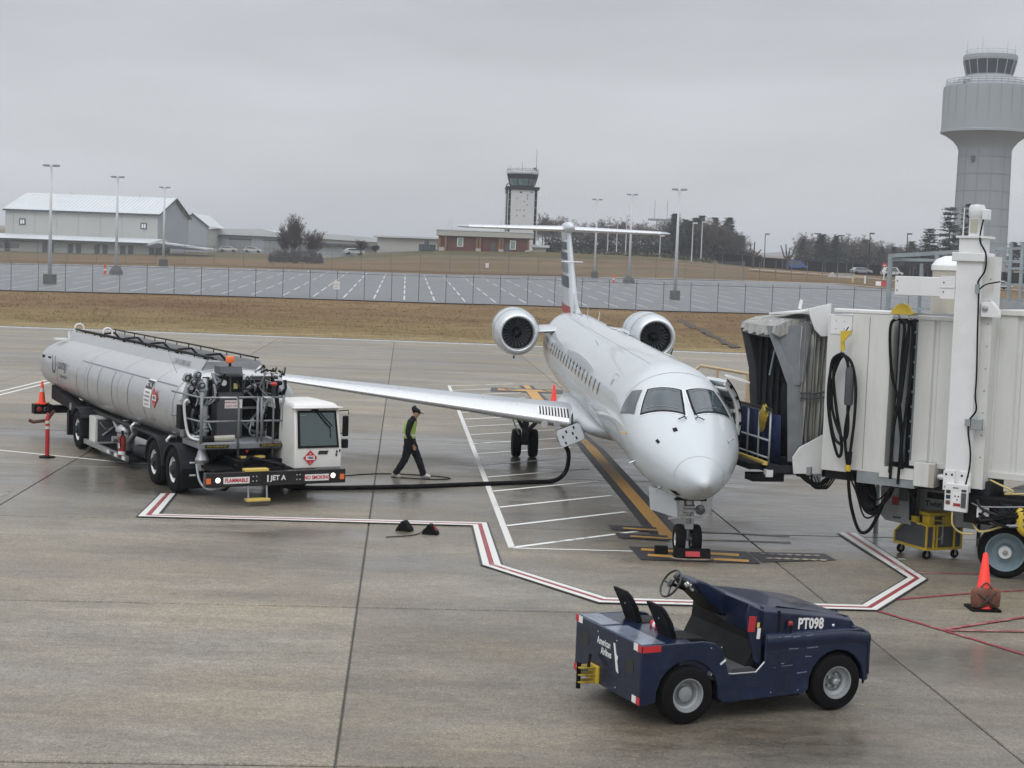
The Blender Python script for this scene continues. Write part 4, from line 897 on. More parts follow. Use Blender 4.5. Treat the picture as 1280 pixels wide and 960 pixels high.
fe = MB().lathe([(.085, .30), (.09, .32), (.09, .72), (.06, .80), (.025, .83)], (.10, 6.55, 0), 'z', 16).build('extinguisher', 'dull_red', tr, smooth=40)
b = MB(); b.obox((.10, 6.52, .88), (.05, .10, .08)); b.tube([(.10, 6.5, .86), (.02, 6.45, .75), (.02, 6.45, .55)], .014, 6); b.build('nozzle', 'black', fe); MB().lathe([(.093, .34), (.093, .42)], (.10, 6.55, 0), 'z', 16, cap=(False, False)).build('band', 'white_decal', fe); MB().obox((.015, 6.5, .56), (.01, .09, .12)).build('label', 'white_decal', fe)
b = MB(); b.box(.0, 14.30, .56, .50, 14.65, .84); lb = b.build('tail_lamp_box', 'black', tr, bevel=.01); lb.location.x = -.24
for x in (.14, .34): MB().lathe([(.075, 0), (.05, -.01), (.01, -.012)], (x, 14.296, .70), 'y', 14).build('tail_lamp', 'dull_red' if x < .2 else 'glass_dark', lb)
b = MB(); b.tube([(.3, 14.2, .66), (.15, 14.4, .36), (-.2, 14.6, .30), (-.32, 14.6, .36)], .05, 8); b.build('tow_hook', 'sandbag', tr); b = MB()
for x in (.5, .9, 1.3): b.cyl((x, 13.9, .84), (x, 13.9, 1.2), .03)
b.box(.4, 13.85, 1.16, 1.5, 13.95, 1.2); b.build('rear_frame', 'black', tr)
MB().cyl((.45, 12.0, 1.0), (.2, 12.0, 1.0), .11, n=10).build('drain_valve', 'steel', tr)
# bumper
bp = MB().box(0, 0, .43, 3.2, .16, .74).build('bumper', 'black_gloss', tr, bevel=.012)
for s_, x0, x1 in (('FLAMMABLE', .39, .97), ('NO SMOKING', 2.24, 2.80)):
    MB().box(x0, -.008, .50, x1, -.001, .64).build('sign_plate', 'white_decal', bp); text(s_, .115, 'decal_red', bp, ((x0 + x1) / 2, -.011, .568), (R(90), 0, 0), xs=.83, bold=.003)
text('JET A', .15, 'white_decal', bp, (1.62, -.006, .59), (R(90), 0, 0), bold=.004); MB().box(1.37, -.006, .51, 1.40, -.001, .66).build('marker_stripe', 'white_decal', bp)
for x in (.27, 2.90): MB().lathe([(.058, .0), (.045, -.02), (.01, -.03)], (x, -.002, .60 if x > 1 else .58), 'y', 16).build('headlight', 'lamp_lit', bp)
for x in (.06, 3.11): MB().obox((x, -.006, .57), (.10, .02, .12)).build('turn_signal', 'amber', bp)
b = MB()
for x in (1.05, 1.13, 2.12, 2.05):
    for z in (.54, .64): b.lathe([(.014, -.008), (.008, -.012)], (x, 0, z), 'y', 6)
b.build('bolts', 'bright_metal', bp)
# steps up to the platform
for x0, x1, y, z in ((.87, 1.40, -.02, .745), (.90, 1.42, -.10, .11), (1.12, 1.68, .95, .90)): MB().box(x0, y, z, x1, y + .2, z + .055).build('step', 'step_yellow', tr, bevel=.006)
for x in (.95, 1.37): MB().cyl((x, .02, .43), (x, -.02, .12), .02).build('step_hanger', 'steel', tr)
b = MB(); b.prism([(.9, 1.10), (1.9, .70), (2.3, .70), (2.3, 1.10)], 'x', .7, 1.9); b.box(.3, .3, .70, 2.0, 2.0, .76); b.build('deck', 'black', tr)
b = MB(); b.cyl((.75, .35, .8), (1.9, 1.5, 1.05), .045); b.cyl((1.9, .35, .8), (.75, 1.5, 1.05), .045); b.build('scissor_arm', 'black', tr)
# lift platform
lp = MB().box(.20, .95, 1.12, 2.10, 2.2, 1.24).build('lift_platform', 'rail_grey', tr, bevel=.01)
MB().prism([(.95, 1.12), (1.6, .88), (2.2, 1.12)], 'x', .9, 2.0).build('platform_skirt', 'rail_grey', lp)
for x0, x1 in ((.30, .82), (1.55, 2.05)): MB().box(x0, .90, 1.16, x1, .948, 1.22).build('kick_plate', 'black', lp); text('STAY CLEAR OF LIFT', .05, 'yellow', lp, ((x0 + x1) / 2, .896, 1.19), (R(90), 0, 0))
MB().prism([(1.20, 1.10), (1.25, 1.02), (1.30, 1.10)], 'y', .93, .945).build('warning_mark', 'decal_red', lp)
def rail(pts, r=.022, m='rail_grey', par=lp, name='rail'): return MB().tube(pts, r, 8).build(name, m, par, smooth=True)
rail([(.22, 1.0, 1.22), (.22, 1.0, 2.36)], .035, name='post'); rail([(2.10, 1.0, 1.22), (2.10, 1.0, 2.62)], .03, name='post'); rail([(2.08, 1.0, 2.3), (2.13, 1.0, 2.45), (2.11, 1.0, 2.62)], .045, 'black', name='post_pad')
for x in (.22, 1.05, 1.55, 2.10):
    rail([(x, 2.2, 1.22), (x, 2.2, 2.3)], .02, name='post')
for z in (1.72, 2.24):
    rail([(.22, 1.0, z), (1.02, 1.0, z)]); rail([(1.06, 1.0, z), (1.56, 1.0, z)]); rail([(1.64, 1.0, z), (2.10, 1.0, z)]); rail([(.22, 1.0, z), (-.06, 2.2, z + .05)]); rail([(2.1, 1.0, z), (2.1, 2.2, z)])
rail([(.62, 1.0, 2.24), (.98, .96, 2.24), (1.04, .95, 2.16), (1.04, .94, .92)], .024, 'steel', name='ladder_rail'); rail([(1.62, .95, 2.24), (1.80, .94, 2.22), (1.84, .94, 2.1), (1.84, .94, .95)], .022, 'steel', name='ladder_rail')
rail([(1.5, 1.0, 2.24), (1.5, 1.0, 1.25)], .03, name='post'); rail([(1.58, 1.0, 2.24), (1.60, 1.0, 1.25)], .03, name='post')
rail([(.22, 1.0, 1.24), (2.1, 1.0, 1.24)], .03)
cb = MB().box(.86, 1.85, 1.25, 1.46, 2.2, 2.66).build('control_cabinet', 'cabinet_grey', tr, bevel=.012)
MB().box(.89, 1.842, 2.28, 1.14, 1.849, 2.62).build('gauge_panel', 'black', cb); MB().box(1.18, 1.842, 2.28, 1.44, 1.849, 2.62).build('gauge_panel', 'black', cb)
MB().lathe([(.065, 0), (.07, -.02), (.055, -.03), (.01, -.028)], (1.0, 1.84, 2.49), 'y', 16).build('gauge', 'white_paint', cb); MB().obox((1.28, 1.835, 2.42), (.09, .02, .12)).build('gauge', 'pale_yellow', cb)
MB().box(1.04, 1.842, 1.92, 1.36, 1.848, 2.10).build('notice', 'white_decal', cb); text('EMERGENCY', .06, 'decal_red', cb, (1.2, 1.838, 2.05), (R(90), 0, 0)); text('SHUT OFF', .06, 'decal_red', cb, (1.2, 1.838, 1.97), (R(90), 0, 0))
MB().obox((1.2, 1.84, 2.17), (.16, .01, .05)).build('nameplate', 'blue_fabric', cb); MB().obox((1.41, 1.84, 2.02), (.07, .01, .2)).build('notice', 'white_decal', cb)
MB().box(.84, 1.80, 2.66, 1.48, 2.25, 2.69).build('cabinet_roof', 'galvanised', cb)
b = MB().prism([(1.7, 2.70), (2.2, 2.70), (2.2, 2.86), (1.8, 2.86)], 'x', .90, 1.40); b.build('control_box', 'cabinet_grey', tr, bevel=.01)
b = MB(); b.cyl((1.16, 1.9, 2.85), (1.16, 1.9, 2.95), .03); bc = b.build('beacon_stem', 'black', tr); MB().lathe([(.095, 2.94), (.10, 2.96), (.10, 3.07), (.085, 3.09), (.01, 3.095)], (1.16, 1.9, 0), 'z', 16).build('beacon', 'amber', tr, smooth=40)
# pipework on the left, hose reel and couplings on the right
b = MB(); b.tube(spline([(.12, 1.9, 1.3), (.10, 1.85, 1.9), (.14, 1.8, 2.3), (.25, 1.8, 2.55), (.45, 1.9, 2.6)]), .07, 10); b.tube(spline([(.5, 1.7, 1.28), (.52, 1.7, 1.8), (.52, 1.75, 2.3), (.58, 1.9, 2.55)]), .085, 10); b.tube([(.12, 1.6, 1.35), (.45, 1.45, 1.30)], .06, 8)
pp = b.build('pipework', 'steel', tr, smooth=True)
for z in (1.45, 1.75, 2.05, 2.35): b = MB(); b.lathe([(.12, -.025), (.12, .025)], (.52, 1.72, z), 'z', 14); b.build('flange', 'galvanised', pp)
for z in (1.6, 2.1): MB().lathe([(.10, -.02), (.10, .02)], (.11, 1.87, z), 'z', 12).build('flange', 'galvanised', pp)
for i, (x, z) in enumerate(((.12, 2.62), (.26, 2.52), (.36, 2.68), (.2, 2.40), (.45, 2.45))):
    b = MB(); b.lathe([(.05, -.1), (.085, -.06), (.085, .06), (.05, .1)], (0, 0, 0), 'z', 12); o = b.build('valve', 'steel' if i % 2 else 'galvanised', pp, smooth=40); place(o, (x, 1.75, z), (R(30 * i), R(25 - 20 * i), 0))
    MB().ring((x, 1.66, z), 'y', .06, .012, 12, 5).build('handwheel', 'black', pp)
MB().box(-.05, 1.6, 1.50, .18, 1.9, 2.02).build('junction_box', 'black', tr, bevel=.01)
b = MB(); b.tube(spline([(.1, 1.5, 2.1), (.02, 1.4, 2.16), (-.02, 1.45, 2.0), (.1, 1.5, 1.4), (.25, 1.2, 1.3)]), .03, 8); b.build('white_pipe', 'white_paint', tr, smooth=True)
b = MB()
hr = MB()
for k in range(6): hr.ring((2.05, 2.20, 1.9), 'y', .30 + .05 * k, .028, 26, 6)
hr.build('hose_coil', 'black', tr, smooth=True)
b = MB()
for i in range(8): a = 2 * math.pi * i / 8; b.obox((2.05 + .28 * math.cos(a), 2.14, 1.9 + .28 * math.sin(a)), (.56, .03, .05), (0, -a, 0))
b.ring((2.05, 2.14, 1.9), 'y', .58, .03, 28, 6); b.lathe([(.12, 0), (.12, -.08), (.05, -.1)], (2.05, 2.13, 1.9), 'y', 14); b.build('hose_reel', 'rail_grey', tr)
b = MB()
for k in range(5): b.tube(spline([(.62 + k * .03, 2.1, 2.6), (.60 + .02 * k, 2.0, 2.2), (.66 + .03 * k, 2.05, 1.3)]), .022, 6)
b.build('hoses', 'black', tr, smooth=True)
MB().box(.35, 2.28, 1.1, 2.15, 2.31, 2.52).build('bulkhead', 'black', tr)
for i in range(9):
    x = 1.75 + .07 * i; z = 2.72 + .05 * math.sin(i * 1.7)
    b = MB(); b.tube([(x, 1.9, z), (x + .12, 1.85, z + .14 - .03 * i), (x + .2, 2.0, z + .05)], .025, 6); b.build('hydraulic_line', 'black' if i % 3 else 'bright_metal', tr, smooth=True)
MB().box(1.75, 2.0, 2.55, 2.35, 2.2, 2.62).build('shelf', 'cabinet_grey', tr)
b = MB(); b.cyl((1.86, 1.0, 2.28), (1.86, 1.0, 2.52), .05); b.build('deadman_holder', 'dark_grey', tr); MB().lathe([(.07, 0), (.08, .04), (.05, .07)], (1.86, 1.0, 2.50), 'z', 12).build('stop_button', 'red', tr)
b = MB(); b.tube(spline([(2.0, 1.1, 2.55), (1.96, 1.1, 2.4), (2.02, 1.15, 2.0), (2.1, 1.2, 1.5), (1.95, 1.2, 1.3)]), .05, 8); b.lathe([(.09, 0), (.10, .08), (.04, .1)], (2.0, 1.1, 2.5), 'z', 12); b.build('nozzle_hose', 'black', tr, smooth=True)
MB().box(2.06, 1.15, 1.28, 2.12, 1.9, 1.95).build('black_guard', 'black', lp)
b = MB(); b.cyl((.35, 1.3, 1.30), (1.05, 1.2, 1.33), .07); b.build('nozzle', 'beige', lp); MB().cyl((.33, 1.3, 1.30), (.6, 1.26, 1.31), .075).build('nozzle_grip', 'black', lp)
b = MB(); b.lathe([(.14, .80), (.16, .86), (.12, .95), (.08, 1.12)], (.36, 1.3, 0), 'z', 14); b.lathe([(.09, .62), (.12, .66), (.12, .80)], (.36, 1.3, 0), 'z', 14); b.build('meter', 'steel', tr, smooth=40)
MB().tube(spline([(.2, 1.2, .78), (.15, .8, .45), (.3, .6, .30), (.7, .7, .35), (.9, .9, .6)]), .026, 8).build('drain_hose', 'galvanised', tr, smooth=True)
MB().tube(spline([(.4, 1.2, .8), (.45, .8, .4), (.7, .7, .28), (1.0, .9, .6)]), .03, 8).build('drain_hose', 'black', tr, smooth=True)
for x, y, z, l in ((-.02, 2.0, 2.7, .5), (2.0, 1.1, 2.6, .42), (2.35, 1.9, 2.4, .6)): MB().cyl((x, y, z), (x + (.16 if x > 1 else -.22), y, z + l), .006, .003, 5).build('whip_antenna', 'steel', tr)
# cab
cb = MB(); x0, x1 = 2.06, 3.17
cb.loft([[(x0 + i, y0 + f, z), (x1 - i, y0 + f, z), (x1 - i, 2.0 - bk, z), (x0 + i, 2.0 - bk, z)] for z, y0, f, i, bk in ((.74, .18, 0, 0, 0), (1.16, .18, 0, .0, 0), (2.04, .18, .15, .03, .05), (2.12, .18, .20, .05, .07), (2.16, .18, .32, .10, .12))])
cab = cb.build('cab', 'cab_white', tr, bevel=.035, seg=3)
MB().box(x0 - .02, .20, 2.05, x1 + .02, .45, 2.08).build('roof_lip', 'cab_white', cab, bevel=.01)
def scr(x, z, off=-.012): return (x, .18 + (.15 * (z - 1.16) / .88 if z > 1.16 else 0) + off, z)
b = MB(); b.quad(scr(2.13, 1.19, -.006), scr(3.10, 1.19, -.006), scr(3.06, 2.0, -.006), scr(2.15, 2.0, -.006)); b.build('gasket', 'black', cab, bevel=0, solid=.012)
b = MB(); b.quad(scr(2.19, 1.24), scr(3.05, 1.24), scr(3.01, 1.95), scr(2.2, 1.95)); b.build('windshield', 'glass_green', cab, solid=.008)
M['seen_glass'] = mat('seen_glass', (.17, .27, .25), .15, coat=1, var=.1)
for xa, xb, za, zb in ((2.44, 2.56, 1.55, 1.93), (2.72, 3.0, 1.42, 1.93)): b = MB(); b.quad(scr(xa + .06, za, -.015), scr(xb + .04, za, -.015), scr(xb - .02, zb, -.015), scr(xa, zb, -.015)); b.build('rear_window_seen_through', 'seen_glass', cab)
b = MB(); b.tube([scr(2.56, 2.02, -.04), scr(2.78, 1.75, -.045), scr(2.90, 1.62, -.03)], .014, 6); b.tube([scr(2.62, 2.02, -.04), scr(2.95, 1.66, -.045)], .008, 6); b.tube([scr(2.90, 1.66, -.03), scr(2.90, 1.40, -.025)], .010, 6); b.obox(scr(2.56, 2.02, -.03), (.14, .03, .03)); b.build('wiper', 'black', cab)
b = MB(); b.box(x1 + .002, .55, 1.25, x1 + .012, 1.6, 1.95); b.build('side_window', 'glass_green', cab)
mi = MB().box(3.22, .25, 1.42, 3.36, .33, 1.88).build('mirror', 'black', cab, bevel=.03); b = MB(); b.tube([(3.14, .35, 1.98), (3.36, .3, 2.0), (3.36, .29, 1.9)], .012, 6); b.tube([(3.15, .35, 1.5), (3.34, .3, 1.45)], .012, 6); b.build('mirror_arm', 'black', mi); MB().obox((3.28, .28, 1.26), (.15, .08, .2)).build('convex_mirror', 'black', mi, bevel=.02)
diamond(cab, (2.42, .165, .98), (0, 0, 0), .165)
MB().prism([(2.60, 1.05), (2.82, 1.05), (2.85, 1.13), (2.63, 1.13)], 'y', .168, .178).build('badge', 'decal_black', cab)
for x, z in ((3.05, 1.1), (3.12, 1.12), (3.04, 1.03)): MB().obox((x, .174, z), (.035, .006, .06)).build('small_decal', 'decal_black', cab)
MB().obox((2.28, scr(0, 1.88)[1] - .003, 1.87), (.14, .004, .08)).build('sticker', 'seen_glass', cab)

# hose from the truck to the wing
hs = spline([(-5.6, 35.2, .6), (-5.3, 35.45, .25), (-4.8, 35.85, .06), (-2.6, 36.6, .05), (-.5, 37.7, .05), (.6, 38.3, .05), (1.15, 38.6, .07), (1.42, 38.75, .30), (1.46, 38.65, .75), (1.30, 38.5, 1.05), (1.22, 38.45, 1.2)], 10)
tag(MB().tube(hs, .055, 10).build('fuel_hose', 'rubber', smooth=True), 'thick black fuel hose running from the truck to the airliner wing root', 'hose')

rn = random.Random(12)
for i in range(22):
    x = rn.uniform(1.5, 2.1) if i % 2 else rn.uniform(.25, .85); y = rn.uniform(1.5, 2.1); z = rn.uniform(1.35, 2.55); pts = [(x, y, z)]
    for k in range(4): pts.append((min(2.1, max(.1, pts[-1][0] + rn.uniform(-.22, .22))), y + rn.uniform(-.1, .1), min(2.72, max(1.27, pts[-1][2] + rn.uniform(-.35, .35)))))
    MB().tube(spline(pts, 5), rn.choice((.016, .022, .03)), 6).build('hose', rn.choice(('black', 'black', 'galvanised', 'dark_grey')), tr, smooth=True)

# ---------------------------------------------------------------- baggage tractor (x forward, y: 0 near side .. 1.85 far side)
tg = thing('baggage_tractor', 'dark navy open baggage tractor marked PT098 with two black seats, nearest the viewer', 'tractor', (2.2, 18.2, 0), R(23.8))
Wd = 1.74
def arch(cx, r, n=10, a0=0, a1=180): return [(cx + r * math.cos(R(lerp(a0, a1, i / n))), .35 + r * math.sin(R(lerp(a0, a1, i / n)))) for i in range(n + 1)]
def side_panel(pts, y0, y1, name, m='navy', bev=.012): return MB().prism(pts, 'y', y0, y1).build(name, m, tg, bevel=bev)
# side profile with two wheel arches and the step notch
prof = [(-.63, .26), (-.63, .98)] + [(.30, .985), (.42, .93), (.52, .56), (.92, .56), (1.04, .66), (1.05, .98), (2.45, .98), (2.55, .90), (2.56, .38), (2.50, .32)]
low = arch(2.11, .41, 10, -8, 188)[:] ; low2 = arch(0, .42, 10, -8, 188)
prof_full = [(-.63, .26), (-.63, .98), (.20, .985), (.36, .95), (.46, .86), (.56, .58), (.94, .56), (1.06, .70), (1.06, .985), (2.44, .985), (2.54, .92), (2.57, .40)] + low + [(1.62, .25)] + [(.5, .22)] + low2
for y0, y1 in ((0, .045), (Wd - .045, Wd)): side_panel(prof_full, y0, y1, 'side_panel')
side_panel([(-.635, .26), (-.635, .98), (-.585, .98), (-.585, .26)], .01, Wd - .01, 'rear_panel')
MB().box(-.60, .03, .935, .06, Wd - .03, .978).build('rear_deck', 'navy', tg)
o = MB().box(-.615, .05, .979, -.30, 1.0, .986).build('worn_patch', 'navy_worn', tg); o = MB().box(-.60, 1.1, .979, -.34, 1.7, .985).build('worn_patch', 'navy_worn', tg)
for y, z in ((.28, .68), (1.46, .74)): MB().prism([(y + .10 * math.copysign(abs(math.cos(t)) ** .6, math.cos(t)), z + .085 * math.copysign(abs(math.sin(t)) ** .6, math.sin(t))) for t in [2 * math.pi * i / 20 for i in range(20)]], 'x', -.638, -.634).build('hand_hole', 'decal_black', tg)
# red and white reflective corners on the rear
for (y0, y1, z0) in ((0, .17, .90), (Wd - .17, Wd, .90), (.0, .17, .28), (Wd - .17, Wd, .28)):
    inner = y0 < .5
    a, c_ = ((y0, y0 + .09), (y0 + .09, y1 + .02)) if inner else ((y1 - .09, y1), (y0 - .02, y1 - .09))
    MB().box(-.640, a[0], z0, -.636, a[1], z0 + .085).build('reflector', 'decal_red', tg); MB().box(-.640, c_[0], z0, -.636, c_[1], z0 + .085).build('reflector', 'white_decal', tg)
MB().box(-.62, -.004, .90, -.38, -.001, .975).build('reflector', 'decal_red', tg)
RT = (R(90), 0, R(-90))
text('American', .125, 'white_decal', tg, (-.640, .95, .80), RT, bold=.002, xs=.72); text('Airlines', .125, 'white_decal', tg, (-.640, .88, .69), RT, bold=.002, xs=.72)
MB().prism([(.70, .86), (.66, .86), (.57, .60), (.55, .52), (.605, .54)], 'x', -.641, -.637).build('flight_mark', 'white_decal', tg); MB().prism([(.63, .74), (.57, .72), (.58, .67), (.615, .66)], 'x', -.643, -.639).build('flight_mark', 'white_decal', tg)
# tow hitch
M['hitch_yellow'] = mat('hitch_yellow', (.35, .26, .03), .5, var=.3, scale=12, dirt=(.03, .025, .02), dscale=9, damt=.9)
for y0 in (0, Wd):
    sg_ = 1 if y0 == 0 else -1; b = MB(); b.loft([[(x, y0 + sg_ * yy, zz - .05 * max(0, (x - 2.3) / .27)) for yy, zz in ((.0, .84), (-.022, .90), (-.022, .95), (.0, .99), (.04, 1.015), (.16, 1.022), (.16, .9))] for x in (1.07, 1.12, 1.6, 2.2, 2.4, 2.52, 2.58)]); b.build('fender', 'navy', tg, smooth=60)
h = MB(); h.box(-.67, 1.04, .26, -.63, 1.28, .48); ht = h.build('tow_hitch', 'yellow', tg, bevel=.008)
for z in (.27, .36, .45): MB().prism([(-.88, 1.12), (-.83, 1.07), (-.66, 1.08), (-.66, 1.25), (-.83, 1.25), (-.88, 1.20)], 'z', z, z + .022).build('hitch_plate', 'hitch_yellow', ht, bevel=.006)
b = MB(); b.cyl((-.86, 1.16, .2), (-.86, 1.16, .52), .028); b.cyl((-.76, 1.10, .47), (-.7, 1.18, .60), .02); b.build('hitch_pin', 'rubber', ht)
# cockpit
MB().box(.05, .04, .50, 1.1, Wd - .04, .54).build('floor', 'dark_grey', tg); MB().box(-.1, .05, .5, .36, Wd - .05, .84).build('seat_base', 'navy', tg, bevel=.02)
b = MB(); b.prism([(.48, .80), (.42, .90), (-.02, .90), (-.02, .80)], 'y', .05, Wd - .05); b.build('seat_deck', 'navy', tg)
M['step_mat'] = mat('step_mat', (.05, .052, .055), .8, var=.2, scale=30, bump=.5)
b = MB(); b.prism([(.54, .56), (.62, .62), (.9, .62), (.98, .58), (.9, .56)], 'y', .03, .8); b.build('step_plate', 'step_mat', tg); MB().tube([(.55, .0, .575), (.6, -.004, .568), (.93, -.004, .568), (1.05, .0, .68)], .010, 6).build('step_edge', 'steel', tg)
def seat(y):
    s = MB(); s.loft([[(x, y - .21 + i, .90), (x, y + .21 - i, .90), (x, y + .21 - i - .01, z), (x, y - .21 + i + .01, z)] for x, i, z in ((-.12, .03, .98), (-.06, 0, .995), (.22, 0, .985), (.34, .02, .965), (.38, .05, .94))]); c = s.build('seat_cushion', 'black', tg, bevel=.025, seg=3)
    s = MB(); s.loft([[(x, y - w, z), (x, y + w, z), (x - .07, y + w * .96, z + .01), (x - .07, y - w * .96, z + .01)] for x, w, z in ((-.03, .15, .92), (-.05, .20, 1.0), (-.12, .215, 1.18), (-.20, .20, 1.32), (-.245, .16, 1.385))]); s.build('seat_back', 'black', tg, bevel=.025, seg=3)
    b = MB(); b.cyl((-.1, y - .15, .85), (-.06, y - .15, 1.0), .02); b.cyl((-.1, y + .15, .85), (-.06, y + .15, 1.0), .02); b.lathe([(.012, 0), (.004, -.006)], (-.205, y, 1.20), 'x', 8); b.build('bracket', 'steel', c)
seat(.40); seat(1.26)
for y, m_ in ((.76, 'decal_red'), (.82, 'white_decal'), (.88, 'decal_red')): MB().lathe([(.06, -.03), (.065, 0), (.06, .03)], (.02, y, 1.0), 'y', 12).build('safety_strap', m_, tg)
# front bodywork: engine hood with sloped nose, dash cowl
hood = MB(); ys = (.08, 1.46)
def hring(x, zt, zs, i): return [(x, ys[0], .98), (x, ys[0] + .0, zs), (x, ys[0] + i, zt), (x, ys[1] - i, zt), (x, ys[1], zs), (x, ys[1], .98)]
hood.loft([hring(1.06, 1.345, 1.28, .09), hring(1.6, 1.27, 1.21, .08), hring(2.1, 1.19, 1.14, .07), hring(2.36, 1.13, 1.09, .07), hring(2.42, 1.04, 1.0, .08)])
hd = hood.build('hood', 'navy', tg, bevel=.022, seg=3)
MB().prism([(1.30, .99), (1.30, 1.27), (1.27, 1.275), (1.27, .99)], 'y', ys[0] - .006, ys[0] + .02).build('hood_seam', 'black', hd)
MB().tube([(1.28, .155, 1.318), (2.33, .145, 1.14)], .007, 5).build('hood_edge', 'black', hd); MB().obox((1.75, .9, 1.22), (.08, .05, .02)).build('hood_latch', 'black', hd)
text('PT098', .185, 'white_decal', hd, (1.74, ys[0] - .010, 1.09), (R(90), R(2.5), 0), bold=.006, xs=.78)
MB().lathe([(.02, 0), (.012, -.008)], (2.08, ys[0] - .002, 1.05), 'y', 10).build('lock', 'bright_metal', hd)
o = MB().obox((1.42, .02, 1.02), (.02, .015, .18)).build('strap', 'black', tg); MB().obox((1.42, .04, 1.12), (.055, .05, .06)).build('hood_clasp', 'dull_red', hd, bevel=.015)
cow = MB(); cow.loft([[(.98 + d, .06, .98), (.96 + d, .06, 1.30), (.93 + d, .14, 1.35), (.95 + d, 1.42, 1.35), (1.0 + d, 1.48, 1.28), (1.0 + d, 1.50, .98)] for d in (0, .10)]); cow.build('cowl', 'navy', tg, bevel=.015)
b = MB(); b.prism([(1.03, .60), (1.06, 1.28), (.96, 1.33), (.84, 1.38), (.80, 1.22), (.86, .98), (.93, .70)], 'y', .06, .09); b.build('cowl_side', 'navy', tg, bevel=.008)
b = MB(); b.prism([(1.06, .56), (1.06, 1.33), (1.02, 1.33), (.98, .9), (.80, .56)], 'y', .09, Wd - .1); b.build('firewall', 'black', tg)
MB().obox((.885, .055, 1.14), (.10, .008, .19), (0, R(6), 0)).build('warning_sign', 'red', tg, bevel=.004); MB().obox((.985, .055, 1.02), (.045, .006, .13), (0, R(5), 0)).build('notice', 'white_decal', tg); MB().obox((.975, .055, 1.125), (.035, .006, .06), (0, R(5), 0)).build('notice', 'step_yellow', tg)
dash = MB(); dash.prism([(1.04, 1.33), (.70, 1.50), (.58, 1.54), (.51, 1.50), (.60, 1.38), (.93, 1.08), (1.02, 1.04)], 'y', .82, 1.36); ds = dash.build('dashboard', 'navy', tg, bevel=.03, seg=3)
MB().prism([(.565, 1.53), (.50, 1.49), (.59, 1.37), (.63, 1.39)], 'y', .85, 1.33).build('instrument_panel', 'dark_grey', ds); MB().prism([(.59, 1.37), (.92, 1.07), (.94, 1.09), (.61, 1.39)], 'y', .83, 1.35).build('dash_underside', 'black', ds)
for y, z, m_ in ((.90, 1.46, 'glass_dark'), (.95, 1.47, 'white_paint'), (1.04, 1.44, 'white_paint'), (.93, 1.41, 'white_paint'), (1.24, 1.45, 'black')): o = MB().lathe([(.035, 0), (.03, -.02), (.01, -.02)], (0, 0, 0), 'x', 12).build('gauge', m_, ds); place(o, (.49 + (1.50 - z) * .75, y, z), (0, R(-35), 0))
b = MB(); b.cyl((.62, 1.22, 1.34), (.42, 1.22, 1.42), .022); b.build('steering_column', 'black', tg)
sw = MB(); sw.ring((0, 0, 0), 'z', .185, .014, 28, 8)
for a in (90, 210, 330): sw.cyl((0, 0, -.01), (.18 * math.cos(R(a)), .18 * math.sin(R(a)), 0), .012)
sw.lathe([(.05, -.02), (.05, .015), (.02, .02)], (0, 0, 0), 'z', 14); o = sw.build('steering_wheel', 'black_gloss', tg, smooth=40); place(o, (.41, 1.22, 1.425), (0, R(-58), 0))
# front fenders, bumper
MB().prism([(1.06, .98), (2.44, .98), (2.55, .90), (2.57, .42), (2.60, .42), (2.60, .92), (2.47, 1.005), (1.06, 1.005)], 'y', .0, Wd).build('fender_top', 'navy', tg, bevel=.02, seg=3)
MB().box(2.52, .02, .34, 2.60, Wd - .02, .92).build('front_bumper', 'navy', tg, bevel=.02)
MB().box(1.66, .05, .985, 2.44, .075, 1.0)
random.seed(5)
for i in range(26):
    x = random.choice([random.uniform(1.1, 2.5), random.uniform(.6, 1.7), random.uniform(2.2, 2.55)]); z = random.choice([.80, .88, .62, .72, .5, .93]) + random.uniform(-.03, .03); l = random.uniform(.02, .17)
    if (x - 2.11) ** 2 + (z - .35) ** 2 < .47 ** 2 or x + l > 2.55 or (x < 1.1 and z > .5): continue
    MB().obox((x, -.002, z), (l, .003, random.uniform(.003, .012)), (0, R(random.uniform(-4, 3)), 0)).build('scratch', 'scrape', tg)
for i in range(22): MB().obox((2.15 + random.uniform(0, .34), random.uniform(.05, .5), 1.0265), (random.uniform(.03, .12), random.uniform(.01, .03), .002), (0, 0, random.uniform(-1, 1))).build('scratch', 'scrape', tg)
MB().lathe([(.014, 0), (.008, -.006)], (1.25, -.001, .93), 'y', 8).build('bolt', 'white_decal', tg)
MB().box(.5, .1, .2, 1.65, Wd - .1, .5).build('chassis', 'black', tg); MB().box(-.55, .2, .26, 2.45, Wd - .2, .6).build('undertray', 'black', tg)
